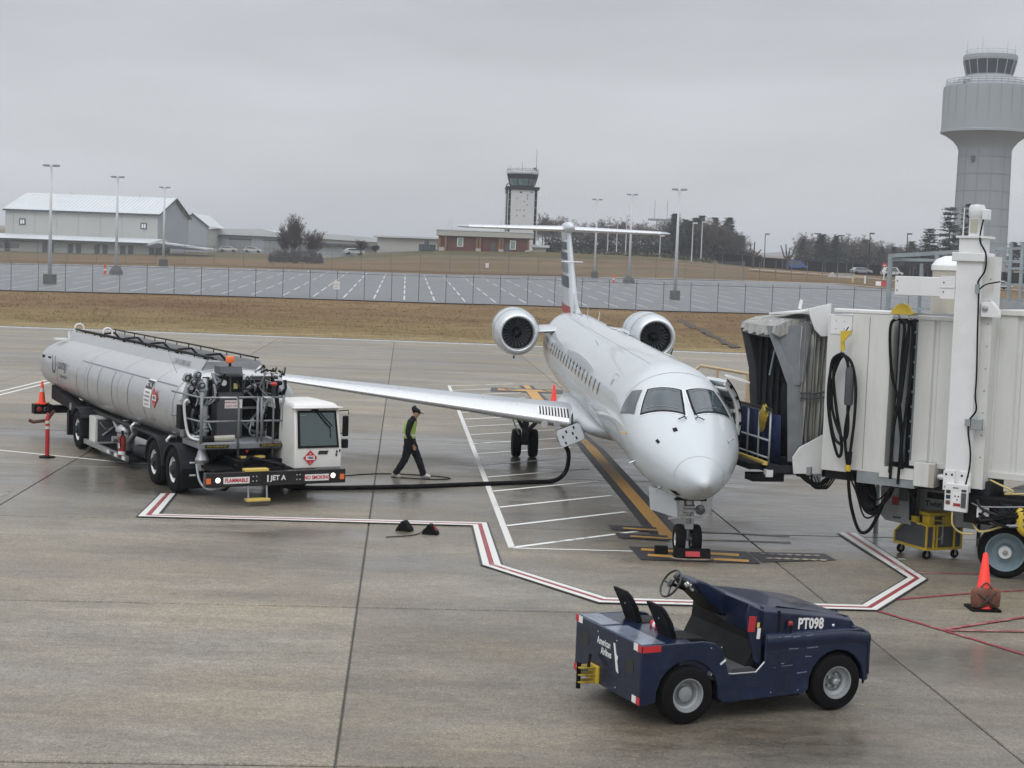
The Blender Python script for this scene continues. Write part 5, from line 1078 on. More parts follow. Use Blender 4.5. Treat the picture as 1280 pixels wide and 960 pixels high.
for x, y, s_ in ((0, .0, -1), (0, Wd, 1), (2.11, .0, -1), (2.11, Wd, 1)):
    yy = y + (.10 if s_ < 0 else -.10); h = .12; r = .355
    tr_ = MB(); tr_.lathe([(.19, -h * .8), (.20, -h), (r * .86, -h), (r * .96, -h * .84), (r, -h * .45), (r, h * .45), (r * .96, h * .84), (r * .86, h), (.20, h), (.19, h * .8)], (x, yy, r), 'y', 36, cap=(False, False)); t = tr_.build('tyre', 'rubber', tg, smooth=35)
    f = s_ * h; rear = x < 1
    M.setdefault('rim_grey', mat('rim_grey', (.30, .32, .33), .4, metal=.3, var=.1, dirt=(.12, .10, .08), dscale=6, damt=.5))
    pr = [(.198, f * .9), (.205, f * 1.02), (.19, f * 1.0), (.17, f * .55), (.15, f * .45), (.13, f * .1 if rear else f * .35), (.12, f * .0)]
    MB().lathe(pr + [(.001, f * .0)], (x, yy, r), 'y', 32, cap=(False, False)).build('rim', 'rim_grey', t, smooth=30)
    if rear: MB().lathe([(.09, 0), (.09, f * .5), (.075, f * .56), (.001, f * .58)], (x, yy, r), 'y', 24, cap=(False, False)).build('hub', 'rim_grey', t, smooth=30)
    else:
        b = MB(); b.lathe([(.045, 0), (.045, f * .8), (.02, f * .9), (.001, f * .9)], (x, yy, r), 'y', 14, cap=(False, False))
        for k in range(5): a = 2 * math.pi * k / 5; b.lathe([(.018, 0), (.018, f * .4), (.001, f * .45)], (x + .085 * math.cos(a), yy, r + .085 * math.sin(a)), 'y', 8)
        b.build('hub', 'steel', t)
MB().obox((.33, .06, .58), (.06, .02, .05), (0, R(20), 0)).build('bracket', 'white_paint', tg); MB().obox((.47, .0, .72), (.09, .01, .025), (0, R(-35), 0)).build('grab_strap', 'white_paint', tg)
b = MB(); b.obox((.65, 1.2, .62), (.25, .2, .02), (0, R(-25), 0)); b.build('pedal_board', 'dark_grey', tg); MB().obox((.5, 1.1, .60), (.12, .25, .05)).build('yellow_bag', 'yellow', tg)

for y in (.08, .62, 1.12, Wd - .08):
    for z in (.33, .90): MB().lathe([(.012, 0), (.008, -.006)], (-.636, y, z), 'x', 8).build('bolt', 'steel', tg)
for x in (.30, .44, 1.16, 1.55, 2.48): MB().lathe([(.010, 0), (.007, -.005)], (x, -.001, .30 if x > .5 else .90), 'y', 8).build('bolt', 'steel', tg)
for x0, z0, x1, z1 in ((1.10, .80, 1.62, .806), (1.36, .30, 1.366, .80), (.60, .40, 1.5, .404)): MB().box(x0, -.0025, z0, x1, -.0005, z1).build('panel_seam', 'decal_black', tg)
rn = random.Random(44)
for i in range(9): MB().obox((rn.uniform(1.15, 2.5), rn.uniform(-.012, .0), rn.uniform(.955, .975)), (rn.uniform(.03, .12), .012, .012), (0, 0, 0)).build('worn_edge', 'navy_worn', tg)

# ---------------------------------------------------------------- jet bridge (x along the bridge, y away from the viewer)
jb = thing('jet_bridge', 'white corrugated jet bridge on a wheeled column, grey bellows towards the airliner door', 'jet bridge', (7.5, 29.4, 0), R(-35))
def corr(x0, x1, y, z0, z1, name, pitch=.42, d=.05):
    """pressed-steel wall with upright ribs"""
    pts = []; x = x0
    while x < x1:
        for dx, dy in ((0, 0), (.30, 0), (.33, d), (.39, d)):
            if x + dx * pitch / .42 < x1: pts.append((x + dx * pitch / .42, y + dy))
        x += pitch
    pts.append((x1, y)); b = MB(); b.loft([[(px, py, z0), (px, py, z1)] for px, py in pts], closed=False); return b.build(name, 'bridge_white', jb)
sl = lambda x: .025 * x
t1 = MB().box(-1.2, -.10, 1.66, -.42, 3.0, 4.66).build('end_section', 'bridge_white', jb, bevel=.012); MB().box(-1.72, -.06, 1.60, -1.205, 2.96, 4.62).build('vestibule', 'bridge_white', jb, bevel=.01)
MB().box(-1.66, -.075, 4.25, -1.23, -.062, 4.60).build('door_track_cover', 'white_paint', jb)
for x in (-1.55, -1.38):
    for z in (4.35, 4.5): MB().lathe([(.012, 0), (.006, -.008)], (x, -.078, z), 'y', 6).build('bolt', 'steel', jb)
MB().box(-.86, -.104, 1.7, -.85, -.10, 4.6).build('wall_seam', 'decal_grey', jb)
MB().box(-.42, .25, 1.75, .02, 2.7, 4.60).build('telescoping_gap', 'dark_grey', jb); MB().lathe([(.11, 1.9), (.11, 4.5)], (-.22, .1, 0), 'z', 14).build('cable_post', 'galvanised', jb, smooth=40)
b = MB(); b.box(.0, .06, 1.9, .05, .12, 4.55)
for i in range(9): b.box(-.02, .03, 2.1 + i * .28, .06, .06, 2.14 + i * .28)
b.build('cable_rack', 'galvanised', jb)
corr(.06, 1.0, 0, 1.93, 4.60, 'corrugated_wall'); MB().box(.06, .06, 1.93, 1.7, 2.7, 4.60).build('tunnel', 'bridge_white', jb)
MB().box(.04, -.03, 4.60, 1.2, 2.75, 4.68).build('roof_edge', 'bridge_white', jb, bevel=.01); MB().box(.04, -.03, 1.86, 1.3, .02, 1.95).build('floor_edge', 'bridge_white', jb)
corr(1.62, 8.5, -.15, 1.93, 4.76, 'corrugated_wall', .46); MB().box(1.62, -.09, 1.93, 8.5, 2.85, 4.76).build('tunnel', 'bridge_white', jb); MB().box(1.58, -.20, 4.76, 8.5, 2.9, 4.86).build('roof_edge', 'bridge_white', jb, bevel=.012); MB().box(1.5, -.2, 1.80, 8.5, -.08, 1.93).build('floor_edge', 'bridge_white', jb, bevel=.01)
MB().box(1.56, -.19, 1.93, 1.64, 2.87, 4.78).build('frame', 'bridge_white', jb)
MB().box(-1.7, .15, 1.42, .9, 2.7, 1.62).build('underframe', 'dark_grey', jb); MB().box(-.95, -.12, 1.44, .2, .05, 1.66).build('beam', 'galvanised', jb); MB().box(-.5, -.14, 1.60, .18, .0, 1.80).build('beam', 'bridge_white', jb)
MB().box(.18, -.16, 1.50, .58, .3, 1.95).build('drive_box', 'bridge_white', jb, bevel=.01); MB().box(.47, -.162, 1.51, .575, -.16, 1.94).build('beige_strip', 'beige', jb)  # beige upright strip on the face of the drive box
MB().box(-1.6, -.11, 4.66, -.45, .2, 4.74).build('gutter', 'white_paint', jb, bevel=.02); MB().box(-.9, .2, 4.66, 1.2, .3, 4.72).build('roof_beam', 'steel', jb)
# lift column
cl = MB().box(.93, -.62, 1.62, 1.40, -.18, 5.84).build('lift_column', 'white_paint', jb, bevel=.02); MB().box(1.40, -.50, 1.62, 1.60, -.15, 5.80).build('column_web', 'bridge_white', jb)
MB().box(.86, -.68, 5.70, 1.46, -.12, 5.86).build('column_cap', 'white_paint', cl, bevel=.015); MB().box(.95, -.60, 5.86, 1.38, -.2, 6.12).build('column_head', 'white_paint', cl, bevel=.01); MB().box(.90, -.64, 6.12, 1.46, -.16, 6.16).build('cap_plate', 'white_paint', cl)
b = MB(); b.lathe([(.13, 6.16), (.13, 6.5), (.145, 6.52), (.145, 6.66), (.12, 6.72), (.02, 6.73)], (1.18, -.4, 0), 'z', 20); mo = b.build('lift_motor', 'white_paint', cl, smooth=40); MB().box(1.30, -.5, 6.45, 1.42, -.34, 6.64).build('terminal_box', 'white_paint', mo, bevel=.015); MB().box(1.12, -.545, 6.22, 1.24, -.52, 6.46).build('motor_vent', 'beige', mo)
MB().cyl((.98, -.5, 6.16), (.98, -.5, 6.66), .012, n=6).build('rod', 'white_paint', cl)
for i in range(9): MB().lathe([(.018, 0), (.012, -.01)], (1.53, -.50, 2.2 + i * .4), 'y', 8).build('bolt', 'steel', cl)
o = MB().prism([(1.42, 4.98), (1.62, 5.0), (1.74, 4.86), (1.76, 4.72), (1.42, 4.72)], 'y', -.62, -.5).build('pivot_bracket', 'white_paint', cl, bevel=.01); MB().lathe([(.055, 0), (.055, -.03), (.02, -.04)], (1.50, -.62, 4.88), 'y', 14).build('pivot_pin', 'steel', o)
for x0 in (.93, 1.22):
    MB().box(x0, -.66, 1.56, x0 + .21, -.62, 1.92).build('bolted_plate', 'white_paint', cl)
    b = MB()
    for dx in (.05, .16):
        for z in (1.62, 1.85): b.lathe([(.022, 0), (.015, -.015)], (x0 + dx, -.66, z), 'y', 8)
    b.build('bolts', 'black', cl)
ar = MB().box(-.22, -.58, 5.05, .94, -.28, 5.40).build('cross_arm', 'white_paint', cl, bevel=.01); MB().box(.66, -.62, 5.02, .93, -.24, 5.43).build('arm_bracket', 'white_paint', ar)
for x in (-.17, .72, .72):
    for z in (5.14, 5.31): MB().lathe([(.015, 0), (.01, -.01)], (x, -.585 if x < 0 else -.625, z), 'y', 8).build('bolt', 'decal_grey', ar)
MB().box(.66, -.63, 5.21, .93, -.60, 5.23).build('rib', 'bridge_white', ar)
cab_ = spline([(1.33, -.46, 6.5), (1.34, -.64, 6.1), (1.47, -.66, 5.84), (1.47, -.66, 5.55), (1.36, -.66, 5.35), (1.38, -.66, 5.2), (1.40, -.66, 4.5), (1.43, -.66, 3.7), (1.43, -.66, 3.3), (1.46, -.66, 3.05), (1.35, -.66, 2.86), (1.34, -.66, 2.65), (1.40, -.66, 2.3), (1.40, -.66, 2.0), (1.35, -.66, 1.7)], 6)
MB().tube(cab_, .016, 6).build('control_cable', 'black', cl, smooth=True); MB().tube(spline([(1.38, -.66, 5.2), (1.5, -.66, 5.3), (1.7, -.5, 5.36)], 5), .013, 6).build('control_cable', 'black', cl, smooth=True)
MB().obox((1.36, -.68, 5.22), (.07, .05, .16)).build('junction_box', 'galvanised', cl); MB().obox((1.50, -.68, 2.80), (.20, .08, .20)).build('junction_box', 'galvanised', cl, bevel=.01); MB().obox((1.33, -.68, 2.82), (.10, .05, .12)).build('junction_box', 'galvanised', cl)
# control panel, bogie and wheels
cp = MB().box(1.0, -.74, 1.20, 1.42, -.66, 1.70).build('control_panel', 'white_paint', jb, bevel=.01)
for x0, z0, x1, z1, m_ in ((1.03, 1.52, 1.11, 1.58, 'decal_black'), (1.03, 1.42, 1.11, 1.49, 'blue_fabric'), (1.03, 1.32, 1.11, 1.39, 'sandbag'), (1.17, 1.36, 1.30, 1.54, 'white_decal'), (1.17, 1.30, 1.30, 1.35, 'dull_red'), (1.31, 1.28, 1.40, 1.55, 'cabinet_grey'), (1.15, 1.62, 1.25, 1.64, 'decal_grey'), (1.31, 1.57, 1.40, 1.61, 'decal_black')): MB().box(x0, -.748, z0, x1, -.741, z1).build('panel_label', m_, cp)
for x, z in ((1.20, 1.48), (1.26, 1.48), (1.24, 1.42)): MB().lathe([(.015, 0), (.012, -.01)], (x, -.749, z), 'y', 8).build('button', 'decal_black', cp)
bg = MB().box(1.30, -.55, 1.0, 3.6, .5, 1.50).build('bogie', 'black', jb, bevel=.02); MB().box(.95, -.35, 1.48, 1.7, .4, 1.75).build('turntable', 'dark_grey', jb)
o = MB().obox((1.66, -.56, 1.22), (.22, .02, .20)).build('gauge_plate', 'white_decal', bg); MB().obox((1.66, -.575, 1.22), (.04, .01, .14), (0, R(25), 0)).build('pointer', 'decal_black', o)
def bw(x, y):
    r = .485; b = MB(); b.lathe([(.33, -.13), (.35, -.15), (.44, -.15), (.475, -.12), (r, -.06), (r, .06), (.475, .12), (.44, .15), (.35, .15), (.33, .13)], (0, 0, 0), 'y', 40, cap=(False, False)); t = b.build('wheel', 'rubber', jb, smooth=35); place(t, (x, y, r), (0, 0, R(18)))
    M.setdefault('wheel_blue', mat('wheel_blue', (.22, .30, .34), .45, var=.08, dirt=(.12, .12, .11), dscale=4, damt=.5))
    b = MB(); b.lathe([(.335, -.145), (.35, -.152), (.33, -.15), (.30, -.09), (.27, -.05), (.22, -.02), (.15, -.03), (.14, -.08), (.13, -.16), (.10, -.17)], (0, 0, 0), 'y', 36, cap=(False, False)); b.build('rim', 'wheel_blue', t, smooth=30)
    b = MB(); b.lathe([(.115, -.17), (.11, -.195), (.001, -.20)], (0, 0, 0), 'y', 24); b.build('hub_cap', 'white_paint', t, smooth=30); MB().lathe([(.05, -.20), (.04, -.225), (.001, -.23)], (0, 0, 0), 'y', 8).build('nut', 'steel', t)
    b = MB(); b.lathe([(.33, .1), (.02, .1)], (0, 0, 0), 'y', 24, cap=(False, False)); b.build('rim_back', 'dark_grey', t)
bw(1.93, -.02); bw(2.35, 1.1)
hs = MB().tube(spline([(1.4, -.4, 1.05), (1.6, -.5, .86), (1.95, -.45, .98), (2.2, -.45, 1.1), (2.5, -.45, 1.2)]), .022, 8).build('hydraulic_hose', 'pale_yellow', jb, smooth=True); MB().tube(spline([(1.15, -.7, 1.22), (1.16, -.68, .95), (1.28, -.55, .80), (1.5, -.5, .80)]), .018, 6).build('hydraulic_hose', 'pale_yellow', jb, smooth=True)
MB().tube(spline([(1.5, -.5, 1.0), (1.9, -.5, 1.12), (2.3, -.45, 1.02), (2.6, -.45, 1.1)]), .03, 8).build('cable', 'black', jb, smooth=True); MB().tube([(1.55, -.4, 1.0), (1.55, -.42, .72)], .03, 8).build('cable', 'black', jb)
o = MB().tube(spline([(2.28, -.5, 1.35), (2.36, -.55, 1.25), (2.36, -.55, 1.05), (2.45, -.5, .95)]), .10, 10).build('yellow_hose', 'yellow', jb, smooth=True)
MB().box(1.9, .2, 1.42, 3.0, 1.5, 1.62).build('duct', 'white_paint', jb, bevel=.02)
MB().tube(spline([(1.65, -.25, 1.78), (1.9, -.3, 1.70), (2.1, -.3, 1.62), (1.95, -.3, 1.56), (2.3, -.3, 1.6)]), .02, 6).build('cable', 'pale_yellow', jb, smooth=True); MB().box(.60, -.1, 1.66, .9, .2, 1.76).build('tied_cloth', 'white_paint', jb, bevel=.04)
rn = random.Random(8)
for i in range(12):
    x = rn.uniform(1.35, 2.2); MB().tube(spline([(x, -.57, rn.uniform(1.05, 1.45)), (x + rn.uniform(.1, .5), -.62, rn.uniform(.98, 1.4)), (x + rn.uniform(.6, 1.3), -.58, rn.uniform(1.05, 1.45))], 5), rn.choice((.014, .02, .03)), 6).build('bogie_hose', rn.choice(('black', 'dark_grey', 'black', 'galvanised')), jb, smooth=True)
for x in (1.95, 2.3, 2.7): MB().box(x, -.58, 1.08, x + .22, -.551, 1.42).build('access_plate', 'galvanised' if x > 2.5 else 'dark_grey', jb, bevel=.005)
# ground units hung under the tunnel
o = MB().prism([(-.82, 1.30), (-.16, 1.30), (-.16, .60), (-.70, .64), (-.80, .74)], 'y', .8, 1.4).build('hanging_unit', 'unit_grey', jb, bevel=.01); MB().obox((-.50, .79, 1.04), (.14, .01, .16)).build('warning_sign', 'dull_red', o); MB().obox((-.34, .78, 1.20), (.18, .03, .28)).build('breaker', 'cabinet_grey', o); MB().obox((-.46, .79, .72), (.16, .01, .03)).build('slot', 'decal_black', o)
un = MB().box(-.16, 1.15, .62, 1.25, 1.9, 1.32).build('air_unit', 'unit_grey', jb, bevel=.01); MB().box(.0, 1.14, 1.12, 1.15, 1.149, 1.24).build('vent', 'black', un); MB().box(.0, 1.14, .88, 1.15, 1.149, 1.06).build('sign_band', 'unit_grey', un)
text('Twist Aero', .155, 'decal_black', un, (.31, 1.136, 1.015), (R(90), 0, 0), bold=.006, xs=.95); MB().box(.02, 1.142, 1.27, .10, 1.149, 1.29).build('slot', 'decal_black', un)
for x in (-.12, -.2): MB().tube([(x, .8, 1.45), (x, .8, 1.1), (x + .02, .8, .7)], .035, 8).build('pipe', 'black', jb)
# hanging cables
def cable(pts, r=.028, m='black', name='cable'): return MB().tube(spline(pts, 6), r, 8).build(name, m, jb, smooth=True)
yy = -.28
l1 = [(-1.28, 3.88), (-1.5, 3.65), (-1.55, 3.04), (-1.45, 2.4), (-1.28, 1.92), (-1.22, 2.14), (-1.38, 2.89), (-1.46, 3.54), (-1.3, 3.84)]; l2 = [(-1.28, 3.88), (-1.1, 3.73), (-.99, 3.3), (-.98, 2.66), (-1.03, 2.0), (-1.05, 1.73)]
l3 = [(-1.3, 3.84), (-1.44, 3.4), (-1.42, 2.8), (-1.18, 2.26), (-1.09, 2.43), (-1.11, 2.86), (-1.15, 3.67), (-1.28, 3.9)]; l4 = [(-1.27, 3.9), (-1.46, 3.75), (-1.49, 3.3), (-1.47, 2.8), (-1.35, 2.3), (-1.2, 2.16)]
for k, l in enumerate((l1, l2, l3, l4)): cable([(x, yy - .03 * k, z) for x, z in l], .030, name='power_cable')
MB().lathe([(.075, 0), (.085, .05), (.085, .65), (.07, .72), (.02, .74)], (-1.12, -.30, 2.92), 'z', 14).build('cable_plug', 'cabinet_grey', jb, smooth=40); cable([(-1.10, -.3, 2.92), (-1.16, -.3, 2.4), (-1.10, -.3, 1.9), (-1.05, -.3, 1.7)], .03)
MB().lathe([(.05, 0), (.06, .25)], (-1.05, -.3, 1.78), 'z', 10).build('plug_grip', 'black', jb); MB().lathe([(.055, 0), (.055, .12)], (-1.06, -.3, 1.66), 'z', 10).build('plug_ring', 'yellow', jb)
o = MB().prism([(-1.34, 4.32), (-1.1, 4.34), (-1.26, 4.12), (-1.24, 3.95), (-1.32, 3.93)], 'y', -.34, -.30).build('cable_hanger', 'yellow', jb); MB().cyl((-1.2, -.3, 4.4), (-1.26, -.3, 4.3), .012, n=6).build('hook', 'black', jb); MB().ring((-1.28, -.32, 3.9), 'y', .05, .014, 12, 6).build('hook_ring', 'bright_metal', jb)
o = MB().prism([(-.38, 4.72), (-.28, 4.86), (-.16, 4.90), (-.05, 4.86), (.06, 4.72), (.02, 4.69), (-.33, 4.69)], 'y', -.30, -.22).build('cable_clamp', 'yellow', jb)
for x in (-.28, .0): MB().ring((x, -.26, 4.64), 'y', .045, .014, 12, 6).build('shackle', 'steel', jb)
g = [[(-.30, 4.6), (-.42, 4.5), (-.42, 4.09), (-.34, 3.5), (-.2, 3.1), (-.14, 2.8), (-.1, 2.4), (-.11, 1.84), (-.12, 1.5)], [(-.28, 4.6), (-.15, 4.49), (-.16, 3.91), (-.17, 3.3), (-.19, 3.0), (-.25, 2.67), (-.26, 2.15), (-.28, 1.7)],
     [(0, 4.62), (-.06, 4.34), (-.11, 3.72), (-.14, 3.2), (-.14, 2.82), (-.07, 2.36), (-.02, 1.8)], [(.02, 4.62), (.05, 4.42), (.06, 3.88), (.04, 3.3), (.02, 3.1), (-.03, 2.5), (-.06, 1.8)], [(-.02, 4.6), (-.02, 4.2), (-.06, 3.6), (-.10, 3.1), (-.2, 2.6), (-.22, 1.6)]]
for k, l in enumerate(g): cable([(x, -.14 - .035 * k, z) for x, z in l], .030, name='power_cable')
cable([(-1.05, -.3, 1.75), (-1.06, -.2, 1.3), (-1.05, 0, .85), (-.93, .1, .48), (-.75, .1, .50), (-.58, .1, .8), (-.40, .1, 1.25), (-.2, 0, 1.5), (.0, 0, 1.46), (.1, .2, 1.2)], .034, name='power_cable')
for k in range(7):
    s = .06 * k; cable([(-1.12 + .035 * k, .15 + .05 * k, 1.62), (-1.05 + .04 * k, .2 + .05 * k, 1.25 - s * .3), (-.90 + .03 * k, .25, 1.0 - .12 + s * .25), (-.70, .25 + .04 * k, .84 + s * .3), (-.5, .2 + .04 * k, 1.1 + s * .2), (-.32, .2, 1.45)], .036, name='power_cable')
cable([(-1.2, 0, 1.62), (-1.0, 0, 1.25), (-.8, 0, .78), (-.55, 0, .9), (-.3, 0, 1.4)], .018); cable([(-.92, 0, 1.5), (-.8, .1, 1.25), (-.6, .1, 1.12), (-.4, .1, 1.3)], .016)

# roof furniture behind: cylinder unit, low grey panels, galvanised frame
b = MB(); b.lathe([(.42, 4.7), (.42, 5.52), (.44, 5.54), (.44, 5.62), (.36, 5.74), (.2, 5.80), (.01, 5.82)], (-.02, 2.0, 0), 'z', 28); b.build('roof_unit', 'beige', jb, smooth=30)
b = MB().lathe([(.45, 5.55), (.45, 5.64), (.36, 5.76), (.2, 5.83), (.01, 5.84)], (-.02, 2.0, 0), 'z', 28).build('unit_lid', 'white_paint', jb, smooth=30)

# cab and bellows in the aircraft-facing frame: a runs along the mouth from the near side, b into the cab
CN = Vector((5.52, 30.75)); CA = Vector((-.217, .976)); CB = Vector((.976, .217)); CW = 2.12
inv = Matrix.Translation((7.5, 29.4, 0)) @ Matrix.Rotation(R(-35), 4, 'Z'); inv = inv.inverted()
def C(a, b_, z): q = CN + CA * a + CB * b_; return tuple(inv @ Vector((q.x, q.y, z)))
def cbox(a0, a1, b0, b1, z0, z1, name, m, **k): return MB().loft([[C(a, b_, z) for a, b_ in ((a0, b0), (a1, b0), (a1, b1), (a0, b1))] for z in (z0, z1)]).build(name, m, jb, **k)
def cpan(poly, a, t, name, m, **k): return MB().loft([[C(aa, b_, z) for b_, z in poly] for aa in (a, a + t)]).build(name, m, jb, **k)
cbox(-.05, CW, -.45, 1.4, 1.46, 1.60, 'cab_floor', 'dark_grey'); cbox(.15, CW - .2, -.78, -.44, 1.50, 1.62, 'floor_bumper', 'black')
cbox(.05, CW - .3, -.52, -.44, 1.60, 1.67, 'bumper_edge', 'step_yellow'); cbox(.0, .45, -.75, -.1, 1.28, 1.42, 'drive_motor', 'black'); cbox(.02, .16, -.45, .3, 1.42, 1.50, 'rail', 'black'); cbox(-.06, .08, -.5, -.36, 1.38, 1.52, 'white_bracket', 'white_paint')
cbox(-.12, 0, .15, .75, 1.40, 1.52, 'cab_beam', 'black'); cbox(-.13, .0, .45, .62, 1.3, 1.55, 'bracket', 'galvanised')
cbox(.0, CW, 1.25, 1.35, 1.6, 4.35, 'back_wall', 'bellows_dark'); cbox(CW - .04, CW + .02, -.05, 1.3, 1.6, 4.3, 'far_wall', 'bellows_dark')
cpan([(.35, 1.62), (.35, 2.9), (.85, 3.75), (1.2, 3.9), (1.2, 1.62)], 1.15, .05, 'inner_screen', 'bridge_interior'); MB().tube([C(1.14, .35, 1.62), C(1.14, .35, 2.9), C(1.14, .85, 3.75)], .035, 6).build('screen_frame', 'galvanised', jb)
# bellows: pleated near side and roof
def pleat(n, P, depth, name, m, nz=5):
    rings = []
    for i in range(2 * n + 1):
        rings.append([P(i / (2 * n), v / nz, (depth if i % 2 else 0)) for v in range(nz + 1)])
    return MB().loft(rings, closed=False).build(name, m, jb, solid=.012, smooth=25)
pleat(9, lambda u, v, d: C(-.02 + d * (1 + .5 * math.sin(31 * u)) + .035 * math.sin(5 * v + 13 * u), lerp(.10, .66, u) + .022 * math.sin(6 * v + 23 * u), lerp(1.72 - .0 * u, 4.36 + .14 * u, v)), .14, 'bellows_side', 'bellows')
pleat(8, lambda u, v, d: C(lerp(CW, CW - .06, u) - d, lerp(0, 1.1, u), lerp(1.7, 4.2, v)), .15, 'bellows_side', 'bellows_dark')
pleat(6, lambda u, v, d: C(lerp(0, CW, v), lerp(.1, .72, u), 4.42 + .16 * u - d * .5 + .05 * math.sin(math.pi * v)), .10, 'bellows_roof', 'bellows')
b = MB()
for z in (2.95, 3.05): b.tube([C(-.06, .12, z), C(-.07, .36, z - .01), C(-.05, .66, z + .02)], .016, 6)
b.build('strap', 'cabinet_grey', jb)
# mouth frame: padded posts and a sagging header
b = MB(); b.loft([[C(a - .02, bb, z), C(a + .06, bb - .12, z), C(a + .22, bb - .02, z), C(a + .16, bb + .14, z), C(a - .04, bb + .16, z)] for a, bb, z in ((.0, .10, 1.68), (.0, .06, 2.4), (.02, .02, 3.2), (.22, -.14, 3.75), (.42, -.26, 4.18), (.46, -.30, 4.32))]); b.build('mouth_post', 'post_grey', jb, smooth=30)
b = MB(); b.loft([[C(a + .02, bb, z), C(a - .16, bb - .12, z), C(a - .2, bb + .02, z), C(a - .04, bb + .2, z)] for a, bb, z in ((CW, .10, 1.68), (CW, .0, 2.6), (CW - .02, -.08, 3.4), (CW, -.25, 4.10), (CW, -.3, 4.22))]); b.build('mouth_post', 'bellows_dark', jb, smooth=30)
rings = []
for i in range(15):
    u = i / 14; s = math.sin(math.pi * u); w = .03 * math.sin(u * 26); rings.append([C(lerp(.28, CW + .05, u), -.36 + w, 4.18 - .04 * s + w), C(lerp(.28, CW + .05, u), -.30, 4.34 - .02 * s), C(lerp(.20, CW + .02, u), -.05 + w, 4.46 + .02 * s), C(lerp(.1, CW, u), .25, 4.50), C(lerp(.1, CW, u), .25, 4.40), C(lerp(.25, CW, u), -.22, 4.12 - .04 * s)])
b = MB(); b.loft(rings); b.build('header_pad', 'bellows', jb, smooth=25)
b = MB(); b.loft([[C(-.05, .10, 3.2), C(.0, .0, 3.2), C(-.05, .2, 3.3)], [C(-.03, .1, 3.8), C(.2, -.12, 3.75), C(-.05, .25, 3.9)], [C(0, .1, 4.38), C(.40, -.26, 4.30), C(-.02, .28, 4.46)]]); b.build('corner_fabric', 'post_grey', jb, smooth=30)
b = MB(); b.cyl(C(1.1, .1, 4.3), C(1.15, -.05, 3.3), .02, n=6); b.build('door_stay', 'galvanised', jb)
# white canopy and skirts
o = MB().loft([[C(-.08, .0, 4.60), C(1.35, -.05, 4.52), C(1.35, .5, 4.58), C(-.08, .6, 4.72)], [C(-.08, .0, 4.645), C(1.35, -.05, 4.565), C(1.35, .5, 4.625), C(-.08, .6, 4.765)]]).build('canopy', 'white_paint', jb, bevel=.008)
b = MB(); b.loft([[C(aa, b_, z) for b_, z in ((.16, 4.70), (.64, 4.82), (.64, 4.18), (.46, 4.17), (.32, 4.30), (.24, 4.48))] for aa in (-.16, -.12)]); b.build('side_flap', 'white_paint', jb, bevel=.006)
b = MB(); b.loft([[C(aa, b_, z) for b_, z in ((.04, 1.46), (.0, 1.78), (.14, 1.98), (.62, 2.24), (.62, 1.46))] for aa in (-.14, -.10)]); b.build('lower_skirt', 'white_paint', jb, bevel=.006)
MB().obox(C(-.15, .35, 1.52), (.10, .06, .16)).build('bracket', 'galvanised', jb); MB().cyl(C(.6, .3, 4.68), C(.6, .33, 4.86), .035, n=10).build('roof_lamp', 'white_paint', jb)
b = MB(); b.tube(spline([C(-.1, .2, 1.45), C(-.1, .4, 1.30), C(-.1, .6, 1.26), C(-.1, .8, 1.38), C(-.1, .9, 1.5)]), .05, 8); b.build('hose_bundle', 'black', jb, smooth=True); cbox(-.12, .1, .52, .64, 1.22, 1.55, 'white_bracket', 'white_paint')
b = MB()
for k in range(4): b.tube(spline([C(-.12, .35 + .06 * k, 1.42), C(-.12, .45 + .06 * k, 1.22), C(-.12, .62 + .05 * k, 1.18), C(-.1, .8 + .05 * k, 1.4)]), .018, 6)
b.build('loose_cables', 'black', jb, smooth=True)
M['unit_pale'] = mat('unit_pale', (.42, .45, .48), .45, var=.1)
# guard rails, blue sheet, things at the mouth
b = MB()
for a in (.35, .95, 1.55, 2.15):
    b.cyl(C(a, -.30, 1.6), C(a, -.30, 2.60), .022, n=6)
for z in (1.70, 2.05, 2.62): b.cyl(C(.35, -.30, z), C(2.15, -.30, z), .022, n=6)
b.build('guard_rail', 'unit_pale', jb, smooth=True); cbox(.25, 2.35, -.36, -.30, 2.64, 2.70, 'rail_pad', 'decal_black')
rings = []
for i in range(25):
    u = i / 24; w = .05 * math.sin(u * 34) + .02 * math.sin(u * 81); rings.append([C(lerp(.05, 2.6, u), -.18 + w, 1.58), C(lerp(.05, 2.55, u), -.2 + w * .7, 2.1), C(lerp(.05, 2.45, u), -.22 + w * .4, 2.58)])
MB().loft(rings, closed=False).build('blue_sheet', 'blue_fabric', jb, solid=.01, smooth=40)
rb_ = random.Random(2); b = MB(); b.loft([[C(.62 + (.16 + rb_.uniform(-.05, .05)) * math.cos(t) * k + dx, -.34 + .06 * math.sin(t) * k, z + .05 * rb_.uniform(-1, 1)) for t in [2 * math.pi * i / 12 for i in range(12)]] for z, k, dx in ((2.22, .3, .1), (2.32, .7, .06), (2.44, 1.0, .02), (2.56, 1.1, 0), (2.66, .9, -.02), (2.74, .4, 0))]); b.build('yellow_bag', 'hitch_yellow', jb, smooth=20)
b = MB(); b.loft([[C(a - w, .1, z), C(a, -.1, z), C(a + w, .1, z), C(a, .35, z)] for a, w, z in ((.30, .28, 1.75), (.32, .32, 2.4), (.36, .30, 2.9), (.36, .22, 3.12), (.36, .08, 3.2))]); b.build('dark_shape', 'dark_cloth', jb, smooth=True)  # simplified dark person-like shape inside the mouth

